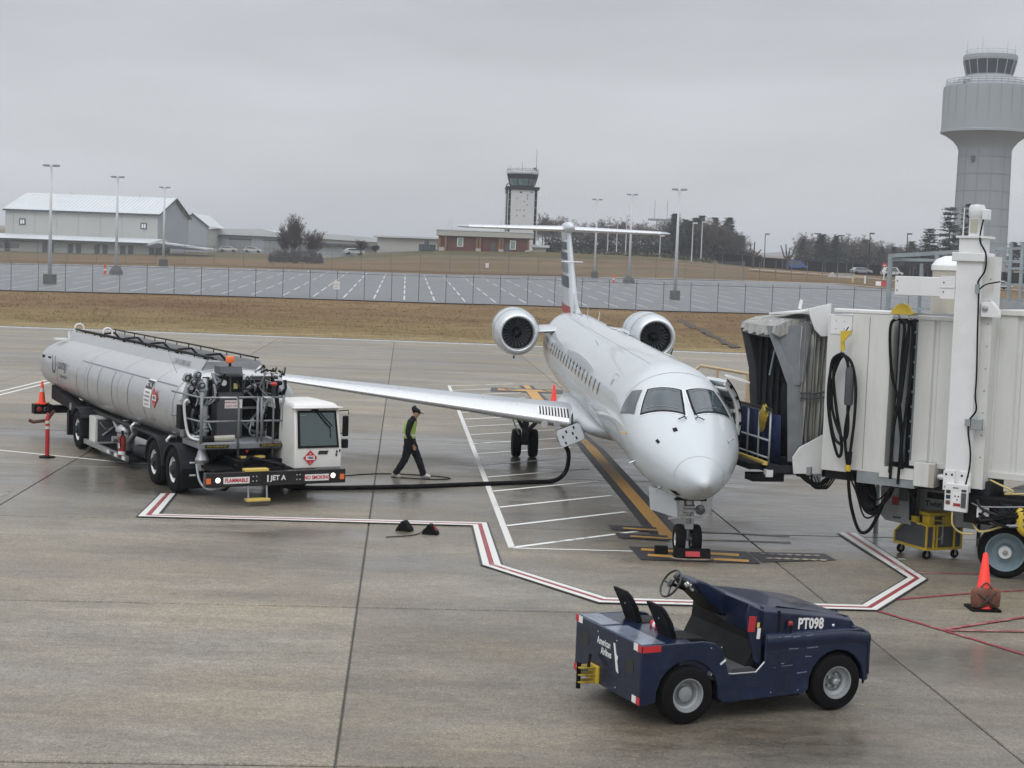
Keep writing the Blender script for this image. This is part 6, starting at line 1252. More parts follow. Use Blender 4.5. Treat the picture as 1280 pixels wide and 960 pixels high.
# galvanised frame and rails beside the tunnel
gf = thing('steel_frame', 'open grey galvanised steel frame standing behind the lift column of the jet bridge', 'frame', (7.5, 29.4, 0), R(-35))
def bar(p, q, w=.07, name='post', m='galvanised'):
    p, q = Vector(p), Vector(q); return MB().cyl(p, q, w * .7, n=4).build(name, m, gf)
for x in (-1.75, -.75, .45): bar((x, 3.0, 0), (x, 3.0, 5.86 if x < 0 else 5.95), .08)
bar((-1.75, 3.0, 5.82), (.45, 3.0, 6.0), .08, 'beam'); bar((-1.75, 3.0, 5.74), (.45, 4.6, 5.80), .06, 'beam'); bar((-1.8, 3.0, 4.72), (-.8, 3.0, 4.76), .05, 'beam'); bar((-1.75, 4.8, 0), (-1.75, 4.8, 5.7), .06)
for x0, x1 in ((-.70, .40), (.50, 1.5)): MB().box(x0, 2.96, 4.55, x1, 2.99, 4.98).build('infill_panel', 'unit_grey', gf)
for x in (.75, .98, 1.22, 1.7): bar((x, 3.0, 4.5), (x, 3.0, 6.15), .06)
for z in (6.02, 5.62, 5.3, 5.0): bar((.45, 3.0, z), (2.6, 3.0, z + .08), .05, 'rail')
for x in (1.05, 1.3, 1.5, 1.75): bar((x, 3.6, 4.5), (x, 3.6, 5.6), .04, 'rail')
# pale yellow hand rails beyond the airliner nose
hr = thing('hand_rail', 'pale tan tubular railing of a small access platform behind the open airliner door', 'railing', (0, 0, 0))
def hbar(p, q, r=.035, name='rail'): return MB().cyl(p, q, r, n=8).build(name, 'barrier_beige', hr)
for x in (4.1, 4.7): hbar((x, 36, 0), (x, 36, 3.15), .03, 'post')
MB().box(4.0, 35.95, 2.0, 5.95, 36.9, 2.08).build('deck', 'galvanised', hr)
hbar((4.3, 36, 3.20), (5.95, 36, 2.98)); hbar((4.3, 36, 2.5), (5.95, 36, 2.35), .025); hbar((5.42, 36, 3.04), (5.42, 36, 2.0), .05, 'post'); hbar((5.85, 36, 3.0), (5.85, 36, 2.3), .03, 'post'); hbar((4.0, 36, 2.9), (4.3, 36, 3.20))

# ---------------------------------------------------------------- yellow cart under the bridge
yc = thing('equipment_cart', 'yellow framed cart with grey side panels on four castors under the jet bridge', 'cart', (8.02, 29.72, 0), R(24.4))
W_, D_ = .84, .95
base = MB().box(0, 0, .20, W_, D_, .235).build('base_frame', 'yellow', yc)
def yb(p, q, w=.022, name='frame_bar'): return MB().cyl(p, q, w, n=4).build(name, 'yellow', yc)
for x, y in ((0, 0), (W_, 0), (W_, D_)): yb((x, y, .2), (x, y, .66))
yb((0, 0, .66), (W_, 0, .66)); yb((W_, 0, .66), (W_, D_, .66)); yb((0, 0, .66), (0, .58, .72)); yb((0, .58, .72), (0, D_, .42)); yb((0, D_, .42), (0, D_, .2)); yb((0, 0, .21), (0, D_, .21), .03); yb((0, 0, .21), (W_, 0, .21), .03)
for x in (.17, .24, .66): yb((x, -.005, .22), (x, -.005, .66))
for x0, x1 in ((.02, .16), (.25, .65), (.68, .82)): MB().box(x0, .01, .24, x1, .02, .64).build('grey_panel', 'cabinet_grey', yc)
MB().prism([(.02, .24), (.02, .63), (.57, .68), (D_ - .03, .42), (D_ - .03, .24)], 'x', -.005, .01).build('grey_panel', 'cabinet_grey', yc)
MB().box(.03, .03, .24, W_ - .03, .5, .6).build('inner_box', 'dark_grey', yc)
MB().box(.08, .05, .84, .62, .35, .90).build('top_plate', 'yellow', yc, bevel=.006)
for x in (.05, .48): MB().box(x, .02, .66, x + .14, .22, .84).build('bracket', 'yellow', yc, bevel=.008)
MB().box(-.02, .30, .68, .06, .62, .80).build('bracket', 'yellow', yc, bevel=.008); yb((.1, .12, .76), (.6, .12, .72), .02)
b = MB()
for i in range(13): b.ring((.36 + .003 * math.sin(i), -.02, .80 - i * .04), 'x' if i % 2 else 'y', .016, .005, 8, 4)
for i in range(8): a = math.pi * i / 7; b.ring((.24 + .10 * math.cos(a) + .02, -.02, .50 - .10 * math.sin(a)), 'y', .013, .004, 8, 4)
b.build('chain', 'steel', yc)
for x, y in ((.08, .08), (.76, .08), (.08, .85), (.76, .85)):
    t = MB().lathe([(.02, -.02), (.085, -.022), (.09, 0), (.085, .022), (.02, .02)], (x, y, .09), 'y', 18).build('castor', 'rubber', yc, smooth=30); MB().lathe([(.035, -.026), (.03, -.03), (.001, -.03)], (x, y, .09), 'y', 12).build('castor_hub', 'steel', t); MB().obox((x, y, .17), (.04, .06, .08)).build('fork', 'steel', t)

# ---------------------------------------------------------------- cones, post, chocks
def cone(loc, label, h=.72, band=False, mat_='cone_red'):
    t = thing('traffic_cone', label, 'cone', loc); s = h / .72
    MB().lathe([(.125 * s, .035), (.112 * s, .06), (.030 * s, h - .01), (.022 * s, h)], (0, 0, 0), 'z', 24).build('cone_body', mat_, t, smooth=40)
    MB().prism([(-.19 * s, -.17 * s), (-.17 * s, -.19 * s), (.17 * s, -.19 * s), (.19 * s, -.17 * s), (.19 * s, .17 * s), (.17 * s, .19 * s), (-.17 * s, .19 * s), (-.19 * s, .17 * s)], 'z', 0, .035).build('cone_base', 'rubber' if not band else mat_, t, bevel=.006)
    if band: r0 = lerp(.115, .030, .52) * s; r1 = lerp(.115, .030, .70) * s; MB().lathe([(r0 + .003, h * .54), (r1 + .003, h * .70)], (0, 0, 0), 'z', 24, cap=(False, False)).build('reflective_band', 'hivis_strip', t, smooth=True)
    return t
c1 = cone((7.84, 25.42, 0), 'bright red-orange cone strapped with rusty brown sandbags, right of the baggage tractor', .93)
for dx, dy, rz in ((-.09, -.12, .2), (.11, -.08, -.3), (.02, .13, 1.2)):
    b = MB(); b.loft([[(x * k, y * k * .75, z) for x, y in ((-.15, -.07), (0, -.085), (.15, -.07), (.16, 0), (.15, .07), (0, .085), (-.15, .07), (-.16, 0))] for z, k in ((.04, .6), (.07, .85), (.18, .92), (.27, .86), (.31, .62), (.32, .3))]); o = b.build('sandbag', 'sandbag', c1, smooth=True); o.scale = (1, 1.15, 1.2); o.location = (dx, dy, 0); o.rotation_euler = (0, 0, rz)
b = MB(); b.tube(spline([(-.16, -.18, .30), (0, -.21, .2), (.15, -.17, .10)]), .016, 6); b.tube(spline([(.16, -.16, .32), (0, -.21, .18), (-.12, -.17, .06)]), .014, 6); b.tube(spline([(-.12, -.14, .34), (0, -.13, .46), (.12, -.12, .34)]), .012, 6); b.build('strap', 'rope', c1)
cone((1.58, 58.5, 0), 'plain red-orange cone standing beyond the airliner wing root', .95)
tcx = Matrix.Translation((-6.36, 32.75, 0)) @ Matrix.Rotation(R(30), 4, 'Z') @ Vector((.01, 14.46, .842))
cone(tuple(tcx), 'orange cone with a pale band standing on the rear lamp box of the fuel truck', .66, True, 'orange')
dp = thing('delineator_post', 'slim red marker post with two pale rings beside the fuel truck', 'post', (-11.81, 39.88, 0))
MB().lathe([(.20, 0), (.20, .03), (.12, .05), (.05, .06)], (0, 0, 0), 'z', 24).build('post_base', 'rubber', dp); MB().lathe([(.055, .05), (.055, .9), (.05, .95), (.05, 1.05), (.03, 1.09), (.03, 1.13), (.02, 1.15)], (0, 0, 0), 'z', 16).build('post_body', 'red', dp, smooth=40)
for z in (.88, .74): MB().lathe([(.0575, z), (.0575, z + .07)], (0, 0, 0), 'z', 16, cap=(False, False)).build('reflective_ring', 'hivis_strip', dp, smooth=True)
def chock(loc, rz, label, plate=None, rope=None):
    t = thing('wheel_chock', label, 'chock', loc, rz); MB().prism([(-.16, 0), (.17, 0), (.15, .06), (.03, .20), (-.03, .205), (-.14, .05)], 'y', -.10, .10).build('rubber_block', 'rubber', t, bevel=.01)
    if plate: MB().obox((.10, -.0, .13), (.12, .12, .004), (0, R(58), 0)).build('maker_plate', 'dull_red', t)
    if rope: MB().tube(spline(rope), .012, 6).build('rope', 'rope', t, smooth=True)
chock((-2.03, 30.9, 0), R(-20), 'bare black rubber chock lying left of the roped one on the open apron'); chock((-1.50, 30.62, 0), R(-10), 'black rubber chock with a red plate and a rope tail on the open apron', True, [(-.12, .0, .1), (-.2, -.15, .02), (-.4, -.5, .02), (-.7, -.75, .02)])
nc = thing('nose_wheel_chock', 'long black chock with a red plate set in front of the airliner nose wheels', 'chock', (3.47, 29.03, 0), R(3.8)); b = MB(); b.prism([(-.14, 0), (.14, 0), (.10, .10), (.03, .19), (-.03, .19), (-.10, .10)], 'x', -.34, .34); b.build('rubber_block', 'rubber', nc, bevel=.012); MB().obox((0, -.105, .10), (.27, .01, .10), (R(-28), 0, 0)).build('maker_plate', 'red', nc)
MB().tube(spline([(-.4, -.05, .025), (-.3, -.22, .025), (0, -.26, .025), (.32, -.22, .025), (.40, -.05, .025)]), .015, 6).build('rope', 'line_pale', nc)
MB().prism([(-.1, 0), (.1, 0), (.06, .16), (-.06, .16)], 'x', -.12, .12).build('side_chock', 'rubber', nc).location = (-.52, .35, 0)
tag(MB().tube(spline([(-4.3, 38.2, .016), (-3.4, 38.95, .016), (-2.6, 39.1, .016), (-1.7, 38.9, .016), (-1.45, 38.6, .016), (-1.9, 38.35, .016), (-2.9, 38.5, .016)], 8), .014, 6).build('bonding_cable', 'black', smooth=True), 'thin dark bonding cable lying on the concrete at the walking worker feet', 'cable')

# ---------------------------------------------------------------- the worker
def skin(name, joints, edges, m, parent, sub=2):
    me = bpy.data.meshes.new(name); me.from_pydata([j[0] for j in joints], edges, []); me.materials.append(M[m]); o = bpy.data.objects.new(name, me); col.objects.link(o); o.parent = parent
    q = o.modifiers.new('skin', 'SKIN'); q.use_smooth_shade = True
    for v, j in zip(me.skin_vertices[0].data, joints): r = j[1]; v.radius = r if isinstance(r, tuple) else (r, r); v.use_root = False
    me.skin_vertices[0].data[0].use_root = True
    s = o.modifiers.new('sub', 'SUBSURF'); s.levels = sub; s.render_levels = sub; return o
pn = thing('person', 'worker in black cap, dark clothes and yellow-green vest walking right with head bowed', 'person', (-2.42, 38.55, 0), R(-3))
HIP, CHE, NEC = (-.06, 0, .93), (-.02, 0, 1.28), (.03, 0, 1.45)
bj = [(HIP, .115), ((-.05, 0, 1.08), .115), (CHE, (.14, .12)), (NEC, .058), ((.06, 0, 1.52), .06), ((.095, 0, 1.60), .092), ((.10, 0, 1.68), .092),
      ((-.03, .16, 1.36), .036), ((-.10, .22, 1.12), .032), ((.04, .22, .90), .032), ((.07, .21, .82), .030),
      ((-.01, -.16, 1.36), .036), ((-.05, -.23, 1.11), .032), ((.05, -.21, .88), .032), ((.08, -.20, .80), .030),
      ((-.06, .10, .88), .085), ((.16, .10, .50), .062), ((.30, .10, .12), .04), ((.34, .10, .05), .035), ((.46, .10, .04), .03),
      ((-.05, -.10, .88), .085), ((-.13, -.10, .50), .062), ((-.36, -.10, .14), .04), ((-.39, -.10, .06), .035), ((-.27, -.10, .035), .03)]
be = [(0, 1), (1, 2), (2, 3), (3, 4), (4, 5), (5, 6), (2, 7), (7, 8), (8, 9), (9, 10), (2, 11), (11, 12), (12, 13), (13, 14), (0, 15), (15, 16), (16, 17), (17, 18), (18, 19), (0, 20), (20, 21), (21, 22), (22, 23), (23, 24)]
body = skin('body', bj, be, 'skin', pn)
for sy in (.21, -.20):
    for i, (dx, dz, ln) in enumerate(((.035, 0, .08), (.015, -.01, .09), (-.005, -.01, .085), (-.022, -.005, .07))): skin('finger', [((.075 + dx * .5, sy + dx * .1, .80), .010), ((.085 + dx, sy, .80 - ln * .6), .009), ((.10 + dx, sy, .80 - ln), .008)], [(0, 1), (1, 2)], 'skin', body, 1)
    skin('thumb', [((.09, sy, .83), .011), ((.125, sy, .80), .010), ((.135, sy, .765), .009)], [(0, 1), (1, 2)], 'skin', body, 1)
MB().loft([[(.175, -.018, 1.60), (.175, .018, 1.60), (.165, 0, 1.645)], [(.215, -.014, 1.590), (.215, .014, 1.590), (.185, 0, 1.64)]]).build('nose', 'skin', body)
for sy in (-.03, .03): MB().ball((.183, sy, 1.645), .010, 6, 4).build('eye', 'decal_black', body)
MB().obox((.178, 0, 1.565), (.012, .045, .008)).build('mouth', 'dull_red', body)
for sy in (-.088, .088): MB().ball((.09, sy, 1.625), (.02, .010, .03), 8, 5).build('ear', 'skin', body)
MB().ball((.085, 0, 1.665), (.096, .090, .085), 12, 8).build('hair', 'black', body)
def limb(name, pts, rs, m, k=1.0):
    pts = spline(pts, 4); n = len(pts); rr = [lerp(rs[min(len(rs) - 1, int(i / (n - 1) * (len(rs) - 1)))], rs[min(len(rs) - 1, int(i / (n - 1) * (len(rs) - 1)) + 1)], (i / (n - 1) * (len(rs) - 1)) % 1) * (1 + .05 * math.sin(i * 2.4 + rs[0] * 90)) for i in range(n)]
    return MB().tube(pts, rr, 12).build(name, m, body, smooth=50)
limb('trouser_leg', [(-.05, .075, .97), (.03, .10, .76), (.15, .10, .50), (.24, .10, .28), (.31, .10, .07)], [.125, .115, .095, .085, .075], 'dark_cloth'); limb('trouser_leg', [(-.06, -.075, .97), (-.08, -.10, .76), (-.14, -.10, .50), (-.26, -.10, .28), (-.38, -.10, .10)], [.125, .115, .095, .085, .075], 'dark_cloth')
def torso(name, rows, m, n=20): return MB().loft([[(cx + rx * math.cos(2 * math.pi * i / n), ry * math.sin(2 * math.pi * i / n), z) for i in range(n)] for cx, rx, ry, z in rows]).build(name, m, body, smooth=50)
torso('jacket', [(-.055, .12, .165, .90), (-.06, .135, .185, .96), (-.07, .13, .18, 1.08), (-.06, .14, .19, 1.22), (-.04, .14, .205, 1.34), (-.01, .12, .19, 1.42), (.01, .085, .12, 1.48), (.03, .07, .075, 1.52), (.04, .06, .065, 1.55)], 'dark_cloth')
torso('safety_vest', [(-.062, .147, .197, 1.0), (-.066, .146, .195, 1.10), (-.06, .154, .203, 1.22), (-.04, .154, .213, 1.34), (-.015, .132, .175, 1.43)], 'hivis'); torso('vest_band', [(-.065, .150, .199, 1.05), (-.067, .150, .198, 1.10)], 'hivis_strip')
limb('sleeve', [(-.02, .18, 1.41), (-.08, .235, 1.25), (-.11, .245, 1.12), (-.04, .24, 1.0), (.04, .225, .87)], [.088, .072, .06, .055, .048], 'dark_cloth'); limb('sleeve', [(-.02, -.18, 1.41), (-.06, -.235, 1.25), (-.07, -.25, 1.11), (.0, -.24, .99), (.05, -.22, .86)], [.090, .074, .062, .056, .05], 'dark_cloth')
for (a, c_) in (((.30, .10, .07), (.46, .10, .045)), ((-.41, -.10, .10), (-.26, -.10, .04))): MB().tube([(a[0] - .04, a[1], a[2] - .01), a, ((a[0] + c_[0]) / 2, a[1], (a[2] + c_[2]) / 2), c_, (c_[0] + .03, c_[1], c_[2] - .005)], [.035, .058, .055, .045, .02], 10).build('shoe', 'shoe', body, smooth=True)
b = MB(); b.loft([[(.085 + rx * math.cos(t), ry * math.sin(t), z + .04 * math.cos(t) * -1) for t in [2 * math.pi * i / 16 for i in range(16)]] for rx, ry, z in ((.112, .102, 1.655), (.114, .104, 1.695), (.100, .092, 1.735), (.06, .06, 1.762), (.01, .01, 1.770))]); b.build('cap', 'black', body, smooth=True)
b = MB(); b.loft([[(.17, -.07, 1.655), (.17, .07, 1.655)], [(.24, -.06, 1.625), (.24, .06, 1.625)], [(.275, -.03, 1.612), (.275, .03, 1.612)]], closed=False); b.build('cap_peak', 'black', body, solid=.008)

# ---------------------------------------------------------------- fences
def fence(name, label, y, x0, x1, step, h, postr, off=0):
    f = thing(name, label, 'fence'); n = int((x1 - x0) / step); xs = [x0 + i * step for i in range(n + 1)]
    pm = MB().cyl((0, 0, 0), (0, 0, 1), postr, n=6).build('fence_post', 'fence_grey', f).data
    first = True; top = []; bot = []
    for x in xs:
        z = gz(x, y) + off; top.append((x, y, z + h)); bot.append((x, y, z + .05))
        o = bpy.data.objects['fence_post'] if False else bpy.data.objects.new('fence_post', pm)
        col.objects.link(o); o.parent = f; o.location = (x, y, z); o.scale = (1, 1, h + .25)
        if first: bpy.data.objects.remove([c for c in f.children if c != o and c.data == pm][0]); first = False
    b = MB(); b.tube(top, postr * .7, 5); b.build('top_rail', 'fence_grey', f); b = MB(); b.tube([(x, y, z + .02) for x, y, z in bot], .03, 4); b.build('bottom_rail', 'fence_dark', f)
    b = MB(); b.loft([[(x, y, z0), (x, y, z1)] for (x, _, z0), (_, _, z1) in zip(bot, top)], closed=False); b.build('mesh_panel', 'chain_link', f)
    b = MB()
    for k in (.12, .22): b.tube([(x, y - k * .5, z + k) for x, _, z in top], .012, 4)
    b.build('barbed_wire', 'fence_grey', f); return f
M['fence_dark'] = mat('fence_dark', (.045, .04, .035), .9, var=.3)
fence('boundary_fence', 'tall chain-link fence along the top of the brown bank in front of the car park', 140, -57, 44, 2.42, 2.42, .035)
fence('field_fence', 'fainter chain-link fence with pale posts at the far edge of the car park', 246, -84, 36, 4.6, 2.9, .04)
fc = thing('roadside_fence', 'chain-link fence on the brown field beside the road, right of the tail', 'fence')
for i in range(13): x = 36 + i * 2.9; MB().cyl((x, 250 + i * 2, gz(x, 250 + i * 2)), (x, 250 + i * 2, gz(x, 250 + i * 2) + 3.1), .06, n=6).build('fence_post', 'fence_grey', fc)

# ---------------------------------------------------------------- floodlight poles of the car park
def light_pole(x, y, top, label, rub=False):
    z = gz(x, y) + .04; t = thing('light_pole', label, 'light pole', (x, y, z), 0, 'car park light poles'); h = top - z
    MB().prism([(-.55, -.5), (.5, -.55), (.55, .5), (-.5, .55)], 'z', -.2, 1.0).build('concrete_base', 'concrete_dark', t, bevel=.05) if not rub else MB().loft([[(.9 * math.cos(a) * k, .7 * math.sin(a) * k, zz) for a in [2 * math.pi * i / 10 for i in range(10)]] for zz, k in ((-.1, 1), (.5, .85), (.9, .55), (1.1, .2))]).build('rubble_base', 'concrete_dark', t)
    MB().cyl((0, 0, .9), (0, 0, h), .20, .10, 10).build('pole_shaft', 'pole_white', t, smooth=True); MB().cyl((-.55, 0, h + .02), (.55, 0, h + .02), .06, n=6).build('cross_arm', 'pole_white', t)
    for s in (-1, 1): MB().box(s * .18, -.28, h, s * .78, .28, h + .17).build('lamp_head', 'galvanised', t)
    return t
light_pole(-46.49, 157, 13.47, 'nearest and tallest pale pole at the left, on a square dark base'); light_pole(-48.26, 190, 14.13, 'middle pale pole of the left three, standing on a rough rubble mound', True); light_pole(-52.22, 233, 14.86, 'farthest pale pole of the left three, in front of the hangar gable')
light_pole(12.09, 243, 15.86, 'shortest-looking pale pole right beside the airliner tail'); light_pole(15.78, 220, 15.72, 'middle pale pole of the three right of the tail, on a rubble mound', True); light_pole(16.82, 166, 13.85, 'nearest pale pole right of the tail, on a square dark base')
for x, y, lb in ((-49.6, 190, 'small orange marker post left of the rubble mound at the left'), (13.6, 219, 'small orange marker post left of the rubble mound near the tail')):
    z = gz(x, y); t = thing('marker_post', lb, 'marker', (x, y, z)); MB().box(-.12, -.1, 0, .12, .1, 1.2).build('post_body', 'orange', t); MB().box(-.14, -.12, .5, .14, .12, .7).build('band', 'white_paint', t)
for x, y, lb in ((-15.9, 139.9, 'white notice board fixed on the boundary fence left of the tail'), (-4.57, 245.9, 'small pale notice board on the far field fence')):
    t = thing('notice_board', lb, 'sign', (x, y - .06, gz(x, y))); s = 1 if y < 200 else .9; MB().box(-.27 * s, -.02, 1.0, .27 * s, 0, 1.7).build('board', 'white_decal', t)
    for k in range(4): MB().box(-.2, -.03, 1.12 + k * .14, .2 - .05 * (k % 2), -.021, 1.15 + k * .14).build('notice_line', 'decal_grey', t)

# ---------------------------------------------------------------- buildings at the left
hg = thing('hangar', 'large pale hangar with white pitched roof and low canopy at far left', 'hangar')
x0, x1, y0, y1 = -107.2, -75.3, 330, 361
MB().prism([(x0, 4), (x0, 13.2), (x1, 13.2), (x1, 4)], 'y', y0, y0 + .4).build('front_wall', 'wall_cream', hg)
MB().prism([(y0 + .4, 4), (y0 + .4, 13.2), (345.5, 17.0), (y1, 13.2), (y1, 4)], 'x', x1 - .4, x1).build('gable_wall', 'wall_blue_grey', hg)
MB().box(x0, y0 + .4, 4, x1 - .4, y1, 13).build('hall', 'wall_cream', hg)
for ya, za, yb_, zb in ((y0 - .5, 13.15, 345.5, 17.15), (345.5, 17.15, y1 + .5, 13.15)):
    MB().loft([[(x, ya, za), (x, yb_, zb), (x, yb_, zb + .2), (x, ya, za + .2)] for x in (x0 - .4, x1 + .5)]).build('roof', 'metal_roof', hg)
    b = MB()
    for i in range(40): x = x0 + i * .82; b.loft([[(xx, ya, za + .20), (xx, yb_, zb + .20), (xx, yb_, zb + .28), (xx, ya, za + .28)] for xx in (x, x + .09)])
    b.build('standing_seam', 'metal_roof', hg); bpy.context.view_layer.update()
    MB().cyl((x1 + .52, ya, za + .05), (x1 + .52, yb_, zb + .05), .2, n=4).build('verge_trim', 'fascia_dark', hg)
MB().box(x0 - .4, y0 - .62, 12.95, x1 + .6, y0 - .5, 13.3).build('gutter', 'fascia_dark', hg)
for i in range(7):
    x = x0 + 1.6 + i * 4.55; MB().box(x, y0 - .06, 5, x + .14, y0, 13.1).build('wall_seam', 'fascia_pale', hg)
for px_ in (-103.6, -78.2): w = MB().box(px_ - .65, y0 - .12, 10.1, px_ + .65, y0 - .01, 11.4).build('window', 'fascia_dark', hg); MB().box(px_ - .42, y0 - .16, 10.33, px_ + .42, y0 - .13, 11.17).build('pane', 'white_decal', w); MB().box(px_ - .05, y0 - .19, 10.33, px_ + .05, y0 - .17, 11.17).build('glazing_bar', 'fascia_dark', w)
MB().prism([(318, 4.4), (318, 7.0), (y0 - .01, 7.9), (y0 - .01, 4.4)], 'x', x0 - 2, -73).build('annex', 'wall_cream', hg)
MB().prism([(316.6, 6.95), (316.6, 7.2), (y0 - .02, 8.2), (y0 - .02, 8.0)], 'x', x0 - 2, -74).build('annex_roof', 'metal_roof', hg); MB().box(x0 - 2, 316.4, 6.85, -74, 316.59, 7.15).build('annex_gutter', 'fascia_dark', hg)
MB().prism([(-74, 6.9), (-72, 7.5), (-62, 6.5), (-62, 6.2), (-74, 6.6)], 'y', 315.5, 326).build('canopy_roof', 'metal_roof', hg); MB().prism([(-74, 6.55), (-72, 7.2), (-62, 6.2), (-62, 6.05), (-74, 6.3)], 'y', 315.3, 315.5).build('canopy_fascia', 'fascia_dark', hg)
for px_ in (5, 52, 60, 84, 94, 117, 127, 149, 159, 185, 205):
    x = (px_ - 640 + (310 - 480) * -.0) / FPX * 318; MB().box(x - .5, 317.9, gz(x, 318) - .2, x + .5, 317.98, 6.5).build('door', 'fascia_dark', hg)
MB().box(-106, 317.9, 5.2, -100.5, 317.98, 6.5).build('window_band', 'glass_dark', hg)
for x in (-98, -83): MB().cyl((x, 346, 17), (x, 346, 17.9), .15, n=6).build('roof_vent', 'metal_roof', hg)
h2 = thing('gabled_shed', 'smaller pale gabled shed just behind the right end of the large hangar', 'shed')
MB().prism([(-81.3, 5), (-81.3, 11.6), (-78.3, 14.9), (-74.6, 12.0), (-74.6, 5)], 'y', 380, 381).build('gable_wall', 'wall_blue_grey', h2); MB().box(-86, 381, 5, -75, 400, 11.5).build('shed_hall', 'wall_cream', h2)
MB().loft([[(-78.3, y, 14.9), (-83.6, y, 12.4), (-83.6, y, 12.6), (-78.3, y, 15.15), (-74.2, y, 12.0), (-74.2, y, 11.8)] for y in (379.5, 400)]).build('roof', 'metal_roof', h2); MB().cyl((-78.3, 379.4, 15.0), (-74.2, 379.4, 11.9), .18, n=4).build('verge_trim', 'fascia_dark', h2)
lh = thing('low_hangar', 'long low grey hangar with large sliding doors right of the gabled shed', 'hangar')
MB().prism([(-83, 5.2), (-83, 10.8), (-72, 10.3), (-56, 10.3), (-56, 5.2)], 'y', 396, 398).build('front_wall', 'wall_blue_grey', lh); MB().prism([(-84, 10.8), (-75, 11.9), (-64, 12.2), (-55, 10.6), (-55, 10.3), (-84, 10.5)], 'y', 395, 430).build('roof', 'metal_roof', lh)
MB().prism([(-84, 10.75), (-74, 10.0), (-74, 9.75), (-84, 10.4)], 'y', 394.5, 395).build('eaves_trim', 'fascia_dark', lh)
for xa, xb in ((-72.2, -66.9), (-63.5, -58.0)):
    o = MB().box(xa, 395.8, 5.4, xb, 395.95, 9.3).build('sliding_door', 'unit_grey', lh); MB().box(xa - .2, 395.7, 9.3, xb + .2, 395.98, 9.6).build('door_rail', 'fascia_dark', lh)
    for k in range(4): MB().box(xa + (k + .96) * (xb - xa) / 4, 395.76, 5.4, xa + (k + 1) * (xb - xa) / 4, 395.79, 9.3).build('door_seam', 'fascia_dark', o)
for k in range(9): MB().box(-82 + k * 1.1, 395.9, 5.4, -81.9 + k * 1.1, 395.99, 10.2).build('wall_seam', 'fascia_pale', lh)
ts = thing('terminal_shed', 'very long low grey building with a dark eaves line behind the bare tree', 'building')
MB().box(-72, 450, 4.5, -30, 480, 9.6).build('front_wall', 'wall_blue_grey', ts); MB().loft([[(-73, y, 11.4), (-73, y, 12.0), (-52, y, 12.4), (-41, y, 11.8), (-31, y, 10.6), (-31, y, 10.3)] for y in (449, 482)]).build('roof', 'metal_roof', ts)
MB().box(-72, 449.8, 9.6, -31, 450, 11.6).build('upper_wall', 'wall_cream', ts); MB().prism([(-72, 9.9), (-72, 9.5), (-34, 8.7), (-34, 9.1)], 'y', 449, 449.7).build('eaves_trim', 'fascia_dark', ts)
MB().box(-60, 449.3, 6.0, -46, 449.9, 8.8).build('sliding_door', 'unit_grey', ts); MB().box(-38, 448, 10.2, -34, 448.5, 11).build('roof_unit', 'fascia_pale', ts)
sh = thing('dark_roof_shed', 'small white shed with a flat dark roof at the foot of the green rise', 'shed'); MB().box(-44.5, 345, gz(-42, 345) - .3, -36, 350, 8.3).build('wall', 'wall_cream', sh); MB().box(-45.2, 344, 8.3, -34.5, 351, 8.75).build('roof', 'fascia_dark', sh)
for k in range(4): MB().box(-43.9 + k * 1.9, 344.9, 6.3, -42.6 + k * 1.9, 344.99, 8).build('panel', 'wall_blue_grey', sh)
wl = thing('low_white_building', 'low white flat building left of the brick building', 'building'); MB().box(-33, 372, 7, -19, 384, 10.9).build('wall', 'wall_cream', wl); MB().box(-34, 371, 10.9, -18, 385, 11.3).build('roof', 'metal_roof', wl)
gt = thing('green_tank', 'dark green boxy generator housing on the rise left of the brick building', 'generator', (-19.2, 338, gz(-19.2, 338)))
MB().box(-1.8, -1, .0, 1.7, 1, 1.45).build('housing', mat('generator_green', (.02, .055, .05), .6), gt); MB().box(-.6, -.6, 1.45, .3, .5, 2.5).build('exhaust_stack', 'fascia_dark', gt)
for k in range(4): MB().box(-1.6 + k * .85, -1.02, .2, -1.0 + k * .85, -1.0, 1.25).build('louvre', 'fascia_dark', gt)

# brick building
bb = thing('brick_building', 'low red-brown brick building with a pale flat roof edge beneath the old white tower', 'building')
MB().box(-16.6, 335, 7.2, 2.6, 350, 11.3).build('wall', 'brick_wall', bb); MB().box(-17.2, 334.2, 11.2, 3.4, 351, 12.3).build('roof_band', 'fascia_pale', bb); MB().box(-17.3, 334.1, 12.3, 3.5, 351.1, 12.5).build('roof_cap', 'metal_roof', bb)
for x in (-16.5, -15.2, -8.5, -7.9, -3.7, -3.1, 2.4): MB().box(x - .22, 334.6, 7.3, x + .22, 334.98, 11.2).build('column', 'brick_brown', bb); 
for x in (-16.0, -8.2, -3.4, 2.3): MB().box(x - .55, 334.4, 7.2, x + .55, 334.59, 8.7).build('column_base', 'fascia_pale', bb)
for x, z in ((-12.1, 9.9), (-.9, 9.7)):
    w = MB().box(x - .65, 334.86, z - .95, x + .65, 334.99, z + .95).build('window', 'white_decal', bb); MB().box(x - .48, 334.82, z - .78, x + .48, 334.85, z + .78).build('pane', 'seen_glass', w)
for x in (-5.2, -2.2): MB().box(x - .5, 334.9, 7.9, x + .5, 334.99, 9.9).build('door', 'fascia_dark', bb)
MB().box(3.4, 336, 8.2, 6.2, 344, 9.4).build('low_wing', 'fascia_pale', bb); MB().box(3.2, 335.4, 9.4, 6.9, 345, 9.9).build('low_wing_roof', 'metal_roof', bb)
for k in range(7): MB().obox((-14.6 + .5 * math.sin(k * 2.1), 340, 12.6 + k * .28), (.05, .05, 1.3), (0, R(-50 + 37 * k % 100), 0)).build('antenna', 'fascia_pale', bb)
MB().cyl((-3.6, 338, 12.5), (-3.6, 338, 14.8), .06, n=6).build('antenna', 'fascia_pale', bb)
